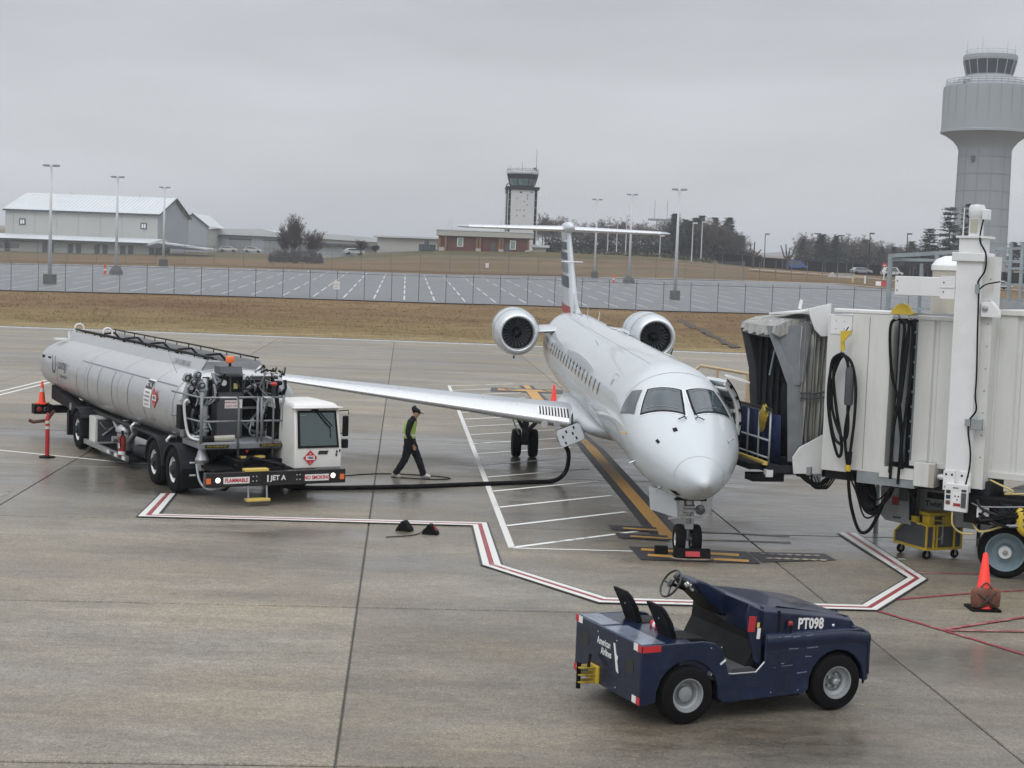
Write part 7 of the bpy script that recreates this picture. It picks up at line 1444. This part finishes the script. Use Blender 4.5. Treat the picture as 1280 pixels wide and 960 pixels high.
# old control tower
ot = thing('old_control_tower', 'narrow white control tower with black corner strips behind the brick building', 'control tower', (1.0, 400, 0), R(4))
MB().box(-2.9, 0, 8, 2.9, 7, 24.6).build('shaft', 'tower_white', ot); MB().box(-3.75, .25, 8, -2.92, 6.8, 24.6).build('corner_strip', 'tower_black', ot); MB().box(2.92, .25, 8, 3.75, 6.8, 24.6).build('corner_strip', 'tower_black', ot)
for sx in (-1, 1):
    for x in (2.93, 3.72): MB().box(sx * x - .07, .16, 8, sx * x + .07, .24, 24.6).build('edge_strip', 'white_paint', ot)
    for k in range(9): MB().box(sx * 3.33 - .4, .18, 9 + k * 1.85, sx * 3.33 + .4, .245, 9.12 + k * 1.85).build('strip_joint', 'tower_grey', ot)
MB().box(-4.1, -.4, 24.6, 4.1, 7.4, 25.35).build('gallery_floor', 'tower_black', ot); MB().box(-4.25, -.6, 25.0, 4.25, 7.6, 25.25).build('gallery_edge', 'dark_grey', ot)
def oct_(r, z, cy=3.5): return [(r * math.cos(R(22.5 + 45 * i)), cy + r * math.sin(R(22.5 + 45 * i)), z) for i in range(8)]
MB().loft([oct_(3.15, 25.35), oct_(3.35, 25.7)]).build('sill', 'tower_black', ot)
gl = MB().loft([oct_(3.35, 25.7), oct_(3.85, 27.4)]).build('glazing', 'tower_glass', ot)
for i in range(8):
    a, c_ = Vector(oct_(3.37, 25.72)[i]), Vector(oct_(3.37, 25.72)[(i + 1) % 8]); d, e = Vector(oct_(3.87, 27.38)[i]), Vector(oct_(3.87, 27.38)[(i + 1) % 8])
    for t0, t1 in ((.06, .47), (.53, .94)): MB().quad(a.lerp(c_, t0), a.lerp(c_, t1), d.lerp(e, t1), d.lerp(e, t0)).build('window_pane', 'tower_glass_green', ot)
    MB().cyl(a, d, .10, n=4).build('mullion', 'tower_black', ot)
MB().loft([oct_(3.95, 27.4), oct_(4.15, 28.3), oct_(4.2, 28.6)]).build('roof_fascia', 'tower_black', ot); MB().loft([oct_(4.3, 28.6), oct_(4.45, 29.0), oct_(4.4, 29.1)]).build('roof', 'tower_white', ot)
b = MB()
for z in (29.5, 29.9): b.tube(oct_(4.2, z) + [oct_(4.2, z)[0]], .05, 4)
for q in oct_(4.2, 29): b.cyl(q, (q[0], q[1], 30.0), .05, n=4)
b.build('roof_railing', 'fence_grey', ot)
for x, z0, z1, r in ((3.4, 29, 35.2, .09), (-.2, 29, 31.8, .07), (-3.2, 29, 30.9, .05), (2.4, 29, 30.4, .05)): MB().cyl((x, 3, z0), (x, 3, z1), r, r * .5, 6).build('antenna', 'fence_grey', ot)
MB().obox((3.0, 2, 30.1), (.8, .5, .5)).build('roof_unit', 'fascia_dark', ot); MB().cyl((-4.3, 1, 8), (-4.3, 1, 23.5), .14, n=8).build('downpipe', 'white_paint', ot); MB().tube([(-4.3, 1, 23.5), (-4.2, 1, 25.6), (-3.7, 1, 26.1)], .16, 6).build('duct', 'fascia_dark', ot)
random.seed(3)
for k in range(13): MB().obox((-2.2 + random.choice((0, .8, 1.6, 2.6, 3.4, 4.3)), -.012, 24 - random.choice((.8, 1.6, 2.4, 3.2, 4.6, 6)) * 1), (.34, .02, .45)).build('patched_panel', 'tower_grey', ot)
MB().obox((-.5, -.02, 23.9), (.55, .05, .4)).build('louvre', 'fascia_dark', ot); MB().obox((2.2, -.02, 24.0), (.4, .05, .4)).build('louvre', 'fascia_dark', ot)

# new control tower
M['tower_joint'] = mat('tower_joint', (.235, .26, .28), .8)
nt_ = thing('control_tower', 'tall grey concrete control tower with wide drum head and dark glazed cab', 'control tower', (125.0, 427, 0)); TN = 48; nt_.scale = (1.017, 1.017, 1)
MB().lathe([(7.15, 4), (7.05, 16), (6.8, 40.7), (7.2, 41.8), (8.4, 43.3), (10.2, 44.6), (11.2, 45.1)], n=TN, cap=(False, False)).build('shaft', 'tower_grey', nt_, smooth=25)
MB().lathe([(11.2, 45.1), (11.75, 45.3), (11.75, 45.9), (11.6, 46.0), (11.45, 57.2), (11.45, 57.6), (11.2, 57.6)], n=TN, cap=(True, True)).build('drum', 'tower_grey', nt_, smooth=25)
for k in range(24):
    a = 2 * math.pi * k / 24; MB().obox((11.52 * math.cos(a), 11.52 * math.sin(a), 51.6), (.10, .10, 11.2), (0, 0, a)).build('panel_joint', 'tower_joint', nt_)
for z in (16, 20.6, 25.2, 29.8, 34.4, 39.0): MB().ring((0, 0, z), 'z', 7.16 - (z - 4) / 37 * .28, .06, TN, 4).build('panel_joint', 'tower_joint', nt_)
for k in range(12): a = 2 * math.pi * k / 12; MB().cyl((7.2 * math.cos(a), 7.2 * math.sin(a), 4), (6.88 * math.cos(a), 6.88 * math.sin(a), 40.6), .06, n=4).build('panel_joint', 'tower_joint', nt_)
MB().lathe([(11.3, 57.6), (9.5, 58.9), (7.0, 60.2), (5.9, 60.6)], n=TN, cap=(False, False)).build('drum_roof', 'tower_grey', nt_, smooth=20)
b = MB()
for z in (58.2, 58.8, 59.4): b.ring((0, 0, z), 'z', 10.9, .06, TN, 4)
for k in range(36): a = 2 * math.pi * k / 36; b.cyl((10.9 * math.cos(a), 10.9 * math.sin(a), 57.6), (10.9 * math.cos(a), 10.9 * math.sin(a), 59.4), .05, n=4)
b.build('gallery_railing', 'fence_grey', nt_)
MB().lathe([(5.9, 60.3), (5.95, 60.9)], n=16).build('cab_sill', 'tower_grey', nt_); MB().lathe([(5.95, 60.9), (6.8, 64.6)], n=16).build('glazing', 'tower_glass', nt_)
for k in range(16):
    a = 2 * math.pi * k / 16; MB().cyl((6.0 * math.cos(a), 6.0 * math.sin(a), 60.9), (6.88 * math.cos(a), 6.88 * math.sin(a), 64.7), .13, n=4).build('mullion', 'tower_grey', nt_)
MB().lathe([(6.9, 64.6), (7.0, 65.2), (7.0, 66.0), (6.8, 66.1)], n=16).build('cab_roof', 'tower_grey', nt_)
b = MB()
for z in (66.6, 67.3): b.ring((0, 0, z), 'z', 6.3, .09, 32, 4)
for k in range(16): a = 2 * math.pi * k / 16; b.cyl((6.3 * math.cos(a), 6.3 * math.sin(a), 66), (6.3 * math.cos(a), 6.3 * math.sin(a), 67.4), .07, n=4)
b.build('roof_railing', 'tower_white', nt_)
for x, h in ((-6.2, 70), (-3.6, 68.5), (-2.2, 70.8), (3.2, 68.4), (4.4, 70.5), (6.5, 69.5), (.5, 68)): MB().cyl((x, 0, 66), (x, 0, h), .07, .04, 5).build('antenna', 'tower_grey', nt_)
MB().obox((-4.6, -5.5, 38.2), (1.1, .3, 1.5), (0, 0, 0)).build('window', 'fascia_dark', nt_); MB().obox((-8, -7.3, 58.3), (1.6, .8, .9)).build('plant_unit', 'unit_grey', nt_)

# ---------------------------------------------------------------- trees
def bare_proto(name, seed, h, spread=.55, tm='twig_far', rmin=.04, N=(13, 5, 4, 3, 2), up=.25, stem=.62, low=.22):
    rnd = random.Random(seed); t = thing(name, None, None); tb, cb_ = MB(), MB()
    def br(p, d, l, r, k):
        m_ = p + d * l * .5 + Vector((rnd.uniform(-1, 1), rnd.uniform(-1, 1), 0)) * l * .05; q = p + d * l; B = tb if k < 1 else cb_
        B.cyl(p, m_, max(r, rmin), max(r * .8, rmin), 5 if k < 2 else 3, cap=(False, False)); B.cyl(m_, q, max(r * .8, rmin), max(r * .5, rmin * .7), 5 if k < 2 else 3, cap=(False, False))
        if k >= len(N): return
        for i in range(N[k]):
            u = lerp(low, 1, (i + rnd.random()) / N[k]) if k == 0 else rnd.uniform(.3, 1); a = i * 2.4 + rnd.uniform(-.5, .5); s = spread * rnd.uniform(.7, 1.5)
            e = (d + Vector((math.cos(a) * s, math.sin(a) * s, rnd.uniform(0, up)))).normalized()
            br(p.lerp(q, u), e, l * (rnd.uniform(.45, .65) * (1.1 - .5 * u) if k == 0 else rnd.uniform(.42, .66)), r * (.42 if k == 0 else .5), k + 1)
    br(Vector((0, 0, 0)), Vector((rnd.uniform(-.05, .05), rnd.uniform(-.05, .05), 1)).normalized(), h * stem, h * .014, 0)
    tb.build('trunk', 'bark', t, fix=False); cb_.build('crown', tm, t, fix=False); return t
def pine_proto(name, seed, h, w, gap=.0, lean=0):
    rnd = random.Random(seed); t = thing(name, None, None); tb, cb_ = MB(), MB(); tb.cyl((0, 0, 0), (lean, 0, h), h * .016, h * .003, 6)
    z = h * .18
    while z < h * .98:
        k = (1 - z / h) ** .8; n = rnd.randint(4, 6)
        for i in range(n):
            a = rnd.uniform(0, 2 * math.pi); l = w * (k * .9 + .12) * rnd.uniform(.55, 1.1); up = rnd.uniform(-.05, .22); p = Vector((lean * z / h, 0, z)); d = Vector((math.cos(a), math.sin(a), up))
            tb.cyl(p, p + d * l, h * .005, h * .001, 3, cap=(False, False))
            for j in range(int(20 + 22 * k)):
                u = rnd.uniform(.3, 1.05); c = p + d * l * u + Vector((rnd.gauss(0, .07), rnd.gauss(0, .07), rnd.gauss(.02, .03))) * h * .35
                s = h * rnd.uniform(.012, .028); v = [c + Vector((rnd.uniform(-1, 1), rnd.uniform(-1, 1), rnd.uniform(-.35, .35))) * s * 1.6 for _ in range(3)]; cb_._add(v, [(0, 1, 2)])
                v2 = [c + Vector((rnd.uniform(-1, 1), rnd.uniform(-1, 1), rnd.uniform(-.3, .3))) * s * 1.4 for _ in range(3)]; cb_._add(v2, [(0, 1, 2)])
        z += h * (.038 + gap * rnd.uniform(.3, 1))
    tb.build('trunk', 'bark', t, fix=False); cb_.build('crown', 'needles', t, fix=False); return t
far = Vector((0, 900, -60))
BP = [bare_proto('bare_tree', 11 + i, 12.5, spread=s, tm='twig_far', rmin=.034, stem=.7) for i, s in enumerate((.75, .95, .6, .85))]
PP = [pine_proto('pine_tree', 31 + i, 10, w * 1.15) for i, w in enumerate((2.3, 3.0, 1.8))]
used = set()
def put(P, i, x, y, s, label, cat, group=None, dz=-.2, sx=1):
    p = P[i % len(P)]; rz = random.uniform(0, 6.28)
    o = p if id(p) not in used else dup(p); used.add(id(p)); o.location = (x, y, gz(x, y) + dz); o.rotation_euler[2] = rz; o.scale = (s * sx, s * sx, s)
    tag(o, label, cat, group)
    if not group and 'group' in o: del o['group']
    return o
random.seed(21)
G1 = 'bare trees of the wood behind the tail'; G2 = 'dark evergreens of the wood behind the tail'; G3 = 'bare trees of the wood left of the tall tower'; G4 = 'dark evergreens of the wood left of the tall tower'
L_ = {G1: 'bare grey tree in the wood behind the airliner tail', G2: 'dark evergreen in the wood behind the airliner tail', G3: 'bare grey tree in the wood between the pollards and the tall tower', G4: 'dark evergreen in the wood between the pollards and the tall tower'}
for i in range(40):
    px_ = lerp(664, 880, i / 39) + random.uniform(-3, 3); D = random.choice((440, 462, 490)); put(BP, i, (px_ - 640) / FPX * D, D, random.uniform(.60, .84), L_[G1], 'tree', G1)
for i in range(16):
    px_ = lerp(838, 918, (i / 15) ** .8) + random.uniform(-3, 3); D = random.choice((395, 420, 438)); s = random.uniform(.9, 1.2) * (1 if px_ < 905 else .75); put(PP, i, (px_ - 640) / FPX * D, D, s, L_[G2], 'tree', G2, sx=1.2)
for i in range(9):
    px_ = lerp(862, 915, i / 8) + random.uniform(-3, 3); put(BP, i + 1, (px_ - 640) / FPX * 400, 400, random.uniform(.65, .9) * (1 if px_ < 900 else .8), L_[G1], 'tree', G1)
for i in range(44):
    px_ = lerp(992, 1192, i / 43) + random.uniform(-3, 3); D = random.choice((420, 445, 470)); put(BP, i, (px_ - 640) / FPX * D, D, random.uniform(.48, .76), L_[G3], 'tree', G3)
for i in range(10):
    px_ = lerp(996, 1170, i / 9) + random.uniform(-4, 4); D = random.choice((400, 430)); put(PP, i, (px_ - 640) / FPX * D, D, random.uniform(.62, .9), L_[G4], 'tree', G4, sx=1.25)
for i in range(5): px_ = 1258 + i * 12; put(PP, i, (px_ - 640) / FPX * 430, 430, .95, 'dark evergreen low behind the right side of the tall tower', 'tree', 'evergreens right of the tall tower', sx=1.4)
bt = bare_proto('bare_tree', 77, 9.2, spread=.42, tm='twig', rmin=.022, N=(26, 6, 4, 3), up=.8, stem=.85, low=.05); bt.location = (-40.7, 287, gz(-40.7, 287) - .2); tag(bt, 'tall bare upright tree rising from the dark thicket left of the field', 'tree'); bt.scale = (.95, .95, .74)
for sx_, l_ in ((.7, 'slimmer bare tree just left of the tall one in the thicket'),): o = dup(bt, (-42.3, 288, gz(-42, 288) - .2), 2.1, l_); o.scale = (.7, .7, .58)
o = dup(bt, (-37.3, 287.5, gz(-37, 287) - .2), 1.1, 'lower bare tree at the right side of the dark thicket'); o.scale = (.85, .85, .52)
bt2 = bare_proto('bare_shrub', 78, 4.0, spread=.75, tm='twig'); bt2.location = (-33.3, 335, gz(-33.3, 335)); bt2.scale = (1.25, 1.25, .95); tag(bt2, 'wide low bare shrub in front of the dark-roofed shed', 'shrub')
o = dup(bt2, (-30.2, 336, gz(-30, 336)), 2, 'smaller bare shrub right of the wide low one'); o.scale = (.8, .8, .6)
def thicket(name, label, x0, x1, y, h, n, m, stuff=True, dens=.22):
    b = MB(); rnd = random.Random(n)
    for i in range(n):
        x = rnd.uniform(x0, x1); yy = y + rnd.uniform(-1.2, 1.2); z = gz(x, yy); hh = h * (.55 + .45 * math.sin(math.pi * (x - x0) / (x1 - x0)) ** .5) * rnd.uniform(.3, 1.08)
        c = Vector((x, yy, z + hh * rnd.uniform(.2, 1))); s = dens * rnd.uniform(.5, 1.3); v = [c + Vector((rnd.uniform(-1, 1), rnd.uniform(-1, 1), rnd.uniform(-1, 1))) * s for _ in range(3)]; b._add(v, [(0, 1, 2)])
    o = b.build(name, m, fix=False); tag(o, label, 'thicket', kind='stuff'); return o
M['thicket_brown'] = mat('thicket_brown', (.055, .042, .036), .95, var=.4, scale=1); M['wood_floor'] = mat('wood_floor', (.040, .038, .036), .95, var=.3, scale=.2)
thicket('thicket', 'dark brown leafless thicket at the foot of the bare tree', -44.9, -35.2, 286, 2.7, 5200, 'thicket_brown')
thicket('understorey', 'dark leafless undergrowth of the wood behind the airliner tail', 7, 62, 400, 5.2, 9000, 'wood_floor', dens=.5); thicket('understorey', 'dark leafless undergrowth of the wood left of the tall tower', 72, 118, 408, 5.0, 8000, 'wood_floor', dens=.5)
thicket('hedge_row', 'row of small dark clipped bushes on the crest behind the airliner tail', 4.5, 42, 338, 1.0, 2400, 'hedge', dens=.25)
hl_ = MB(); rn = random.Random(4); ridge = []
for i in range(81): x = lerp(-700, 1400, i / 80); ridge.append([(x, 3000 + 60 * math.sin(i), 40), (x, 3000 + 60 * math.sin(i), 44 + 9 * noise.noise(Vector((i * .35, 0, 0))) + (6 if 380 < x < 560 else 0)), (x, 3300, 48)])
hl_.loft(ridge, closed=False); tag(hl_.build('distant_hills', mat('distant_wood', (.10, .105, .115), 1, var=.2, scale=.01), smooth=True), kind='structure')
# pollarded trees and the large pines
def pollard(x, y, h, sd, label):
    rnd = random.Random(sd); t = thing('pollarded_tree', label, 'tree', (x, y, gz(x, y) - .1)); MB().tube([(0, 0, 0), (.05, 0, h * .3), (0, 0, h * .55)], [.30, .26, .24], 7).build('trunk', 'bark', t)
    b = MB()
    for i, (dx, tz) in enumerate(((-1.5, .95), (-.5, 1.0), (.9, .62), (1.6, .98), (.35, .88)) if sd == 8 else ((-.8, .96), (.15, 1.0), (1.5, .72), (-.2, .7))): b.tube([(0, 0, h * .38), (dx * .55, rnd.uniform(-.3, .3), h * .55), (dx, rnd.uniform(-.5, .5), h * tz)], [.24, .17, .11], 6)
    b.build('crown', 'bark', t)
pollard(49.5, 330, 5.6, 3, 'left one of the two hard-pruned leafless trees on the brown field'); pollard(56.7, 330, 5.6, 8, 'right one of the two hard-pruned leafless trees on the brown field')
o = pine_proto('pine_tree', 51, 15.4, 5.2, .03, -.3); o.location = (90.4, 330, gz(90, 330)); tag(o, 'tall layered pine, left of the pair in front of the tall tower', 'tree'); o = pine_proto('pine_tree', 53, 16.0, 4.6, .035, .2); o.location = (94.6, 332, gz(94, 332)); tag(o, 'tall layered pine, right of the pair in front of the tall tower', 'tree')
o = pine_proto('pine_tree', 55, 10.5, 4.2, .02); o.location = (85.6, 328, gz(85, 328)); tag(o, 'shorter bushy pine left of the tall pine pair', 'tree')

# ---------------------------------------------------------------- far lamps, road, cars, signs
def street_lamp(x, y, top, label, m='pole_white', arm=1):
    z = gz(x, y); t = thing('street_lamp', label, 'street lamp', (x, y, z)); h = top - z; MB().cyl((0, 0, 0), (0, 0, h), .13, .09, 6).build('pole_shaft', m, t); MB().box(-.9 if arm == 2 else -.1, -.2, h - .05, .9, .2, h + .22).build('lamp_head', m, t)
for x, y, tp_, l, m_, a in ((22.7, 360, 16.2, 'white twin-headed lamp in front of the wood, second of its cluster', 'pole_white', 2), (24.1, 350, 17.1, 'tall white lamp with one offset head, third of its cluster', 'pole_white', 1), (21.2, 370, 15.5, 'low white twin-headed lamp at the left of its cluster', 'pole_white', 2), (39.7, 340, 16.1, 'white curved-foot lamp at the right end of the tailplane', 'pole_white', 1), (36.6, 330, 15.5, 'white lamp with dark head left of the curved-foot one', 'pole_white', 1), (30.6, 338, 12.8, 'short white pole in the hedge row under the tailplane', 'pole_white', 1), (75.9, 340, 15.0, 'black lamp with a box head left of the pine pair', 'black', 1), (81.5, 330, 14.9, 'black lamp nearest the pine pair', 'black', 1), (81.7, 430, 17.0, 'dark lamp rising out of the far wood, left one', 'black', 2), (88.2, 430, 16.7, 'dark lamp rising out of the far wood, right one', 'black', 2), (52.6, 335, 13.9, 'thin grey pole between the two pollarded trees', 'fence_grey', 1)): street_lamp(x, y, tp_, l, m_, a)
lp_ = thing('lattice_mast_platform', 'pale lattice platform with two thin aerials among trees right of the tail', 'mast', (38.8, 430, 9)); b = MB()
for x in (-1.3, 1.3): b.cyl((x, 0, 0), (x * .8, 0, 10), .12, n=4)
for i in range(6): b.cyl((-1.3, 0, i * 1.7), (1.2, 0, i * 1.7 + 1.7), .07, n=4); b.cyl((1.3, 0, i * 1.7), (-1.2, 0, i * 1.7 + 1.7), .07, n=4)
b.build('lattice', 'fence_grey', lp_); MB().box(-3.4, -1, 10, 3.4, 1, 10.5).build('platform', 'unit_grey', lp_)
for x in (-1.7, 1.7): MB().cyl((x, 0, 10.5), (x, 0, 15.5), .07, n=4).build('aerial', 'fence_grey', lp_)
b = MB(); rings = []
for x, y, w in ((46, 310, 5), (56, 304, 5), (66, 296, 6), (76, 286, 7), (88, 276, 8), (110, 262, 9)): rings.append([(x, y - w / 2, gz(x, y - w / 2) + .25), (x, y + w / 2, gz(x, y + w / 2) + .25)])
b.loft(rings, closed=False); tag(b.build('access_road', 'line_pale' if False else 'concrete'), kind='structure')
b = MB(); rings = []
for x, y, w in ((8, 242, 3), (30, 249, 3), (50, 242, 3.5), (56, 225, 4), (60, 200, 5), (66, 176, 6)): rings.append([(x, y - w / 2, gz(x, y - w / 2) + .12), (x, y + w / 2, gz(x, y + w / 2) + .12)])
b.loft(rings, closed=False); tag(b.build('perimeter_track', 'concrete'), kind='structure')
def car(x, y, rz, label, m, van=False, n='parked_car'):
    t = thing(n, label, 'van' if van else 'car', (x, y, gz(x, y) + .25), rz); h = 1.9 if van else 1.42
    p = [(-2.2, .35), (-2.25, .9), (-1.9, 1.0), (-1.5, h), (.9 if van else .5, h), (1.5, .98), (2.2, .85), (2.25, .4)]
    MB().prism(p, 'y', -.85, .85).build('body', m, t, bevel=.05)
    for s in (-1, 1): MB().prism([(-1.55, 1.0), (-1.35, h - .12), (.45, h - .12), (1.15, 1.0)], 'y', s * .86, s * .87).build('window', 'glass_dark', t)
    for wx in (-1.35, 1.4):
        for s in (-1, 1): w = MB().lathe([(.15, -.1), (.33, -.1), (.33, .1), (.15, .1)], (wx, s * .78, .33), 'y', 12).build('wheel', 'rubber', t)
car(78.6, 330, .1, 'white van parked by the dark screen, left of the no-entry sign', 'car_white', True, 'parked_van'); car(72.4, 331, .2, 'silver car parked left of the white van', 'car_silver'); car(59.4, 335, 0, 'bright blue van parked by the far screen', 'car_blue', True, 'parked_van')
car(87.5, 286, .3, 'dark car seen through the galvanised frame at the right edge', 'car_dark'); car(84.6, 276, .2, 'white car seen low through the galvanised frame at the right edge', 'car_white'); car(-70.5, 385, 0, 'white car parked before the low hangar, left one', 'car_white'); car(-64.5, 385, 0, 'white car parked before the low hangar, right one', 'car_white'); car(-35.5, 343.5, .4, 'white car beside the small dark-roofed shed', 'car_white')
st_ = thing('no_entry_sign', 'round red no-entry sign on a white post beside the road', 'sign', (70.0, 300, gz(70, 300))); MB().cyl((0, 0, 0), (0, 0, 2.6), .11, n=6).build('post', 'white_paint', st_); MB().lathe([(.46, -.03), (.46, .03)], (0, 0, 2.85), 'y', 20).build('sign_disc', 'red', st_); MB().box(-.32, -.06, 2.78, .32, -.035, 2.92).build('sign_bar', 'white_decal', st_)
sc_ = thing('dark_screen_fence', 'long dark fabric screen fence along the far side of the road', 'fence'); b = MB(); b.loft([[(x, y, gz(x, y)), (x, y, gz(x, y) + 2.3)] for x, y in ((44, 345), (52, 346), (60, 344), (70, 340), (80, 336), (92, 330), (104, 322))], closed=False); b.build('screen_panel', 'black', sc_, solid=.05)
for i in range(14): x = 45 + i * 4.3; y = 344.5 - max(0, (x - 55)) * .42; MB().cyl((x, y, gz(x, y)), (x, y, gz(x, y) + 2.6), .06, n=5).build('fence_post', 'fence_grey', sc_)
jb_ = thing('concrete_barrier', 'pale concrete barrier with a small heap of rubble beside the road', 'barrier', (60.6, 290, gz(60.6, 290))); MB().prism([(-.4, 0), (-.15, .4), (-.1, .9), (.1, .9), (.15, .4), (.4, 0)], 'x', -1.7, 1.7).build('barrier_block', 'concrete', jb_); MB().loft([[(.9 * math.cos(a) * k - 2.4, .7 * math.sin(a) * k, zz) for a in [2 * math.pi * i / 8 for i in range(8)]] for zz, k in ((0, 1), (.7, .5), (1, .1))]).build('rubble', 'concrete', jb_)
ba = thing('tan_gate_frame', 'short tan and white gate frame at the right end of the car park', 'gate', (55.7, 256, gz(55.7, 256))); 
for x in (-1.0, 1.0): MB().box(x - .14, -.1, 0, x + .14, .1, 1.3).build('post', 'barrier_beige' if x < 0 else 'white_paint', ba)
MB().box(-.86, -.06, 1.05, .86, .06, 1.3).build('rail', 'barrier_beige', ba)
wb = thing('water_barrier', 'small red and white plastic barrier by the tan gate frame', 'barrier', (57.8, 250, gz(57.8, 250))); MB().prism([(-.3, 0), (-.12, .7), (.12, .7), (.3, 0)], 'x', -.7, .1).build('barrier_block', 'white_paint', wb); MB().prism([(-.3, 0), (-.12, .7), (.12, .7), (.3, 0)], 'x', .1, .9).build('barrier_block', 'red', wb)
# eroded dark strip and tufts on the bank
b = MB(); rr = []
for i in range(9): u = i / 8; x = lerp(14.0, 15.4, u); y = lerp(129, 111, u); w = .35 + .2 * math.sin(i * 2.2); rr.append([(x - w, y, gz(x, y) + .10), (x, y, gz(x, y) + .16), (x + w, y, gz(x, y) + .10)])
gl5 = MB(); rn5 = random.Random(6)
for i in range(42):
    u = i / 41; x = lerp(13.8, 15.6, u) + rn5.uniform(-.25, .25); y = lerp(131, 110.5, u); w = rn5.uniform(.15, .5); l = rn5.uniform(.3, .9); gl5._add([(x + w * math.cos(t) * rn5.uniform(.6, 1.1), y + l * math.sin(t) * rn5.uniform(.6, 1.1), gz(x, y + l * math.sin(t)) + .07) for t in [2 * math.pi * k / 9 for k in range(9)]], [tuple(range(9))])
M['gully'] = mat('gully', (.055, .042, .034), .95, var=.5, scale=3); tag(gl5.build('erosion_gully', 'gully'), kind='structure')
b = MB(); rn = random.Random(9)
for i in range(15000):
    y = 106 + 33.5 * rn.random() ** .9; x = rn.uniform(-.345, .31) * y; 
    if noise.noise(Vector((x * .18, y * .5, 0))) < -.12 and rn.random() < .8: continue
    z = gz(x, y); a = rn.uniform(0, 6.28); h = rn.uniform(.05, .15) * (.5 if y < 110 else 1); w = rn.uniform(.03, .09); b._add([(x - w * math.cos(a), y - w * math.sin(a), z), (x + w * math.cos(a), y + w * math.sin(a), z), (x + rn.uniform(-.08, .08), y + h * .9, z + h)], [(0, 1, 2)])
M['dry_grass'] = M['ground']
tag(b.build('bank_grass', 'dry_grass', fix=False), 'tufts of dry brown grass covering the bank below the fence', 'grass', kind='stuff')

# ---------------------------------------------------------------- damp air
hz = MB().box(-1400, -60, -1.4, 1700, 5200, 92).build('haze', 'black'); hz.data.materials.clear()
hm = bpy.data.materials.new('haze_air'); hm.use_nodes = True; q = hm.node_tree; q.nodes.clear(); o_ = q.nodes.new('ShaderNodeOutputMaterial'); v_ = q.nodes.new('ShaderNodeVolumePrincipled')
v_.inputs['Color'].default_value = (.92, .95, 1, 1); v_.inputs['Density'].default_value = .00036; v_.inputs['Anisotropy'].default_value = .2; q.links.new(v_.outputs[0], o_.inputs['Volume'])
hz.data.materials.append(hm); hz['kind'] = 'stuff'; hz['label'] = 'thin damp haze over the airfield'
scene.cycles.volume_bounces = 0
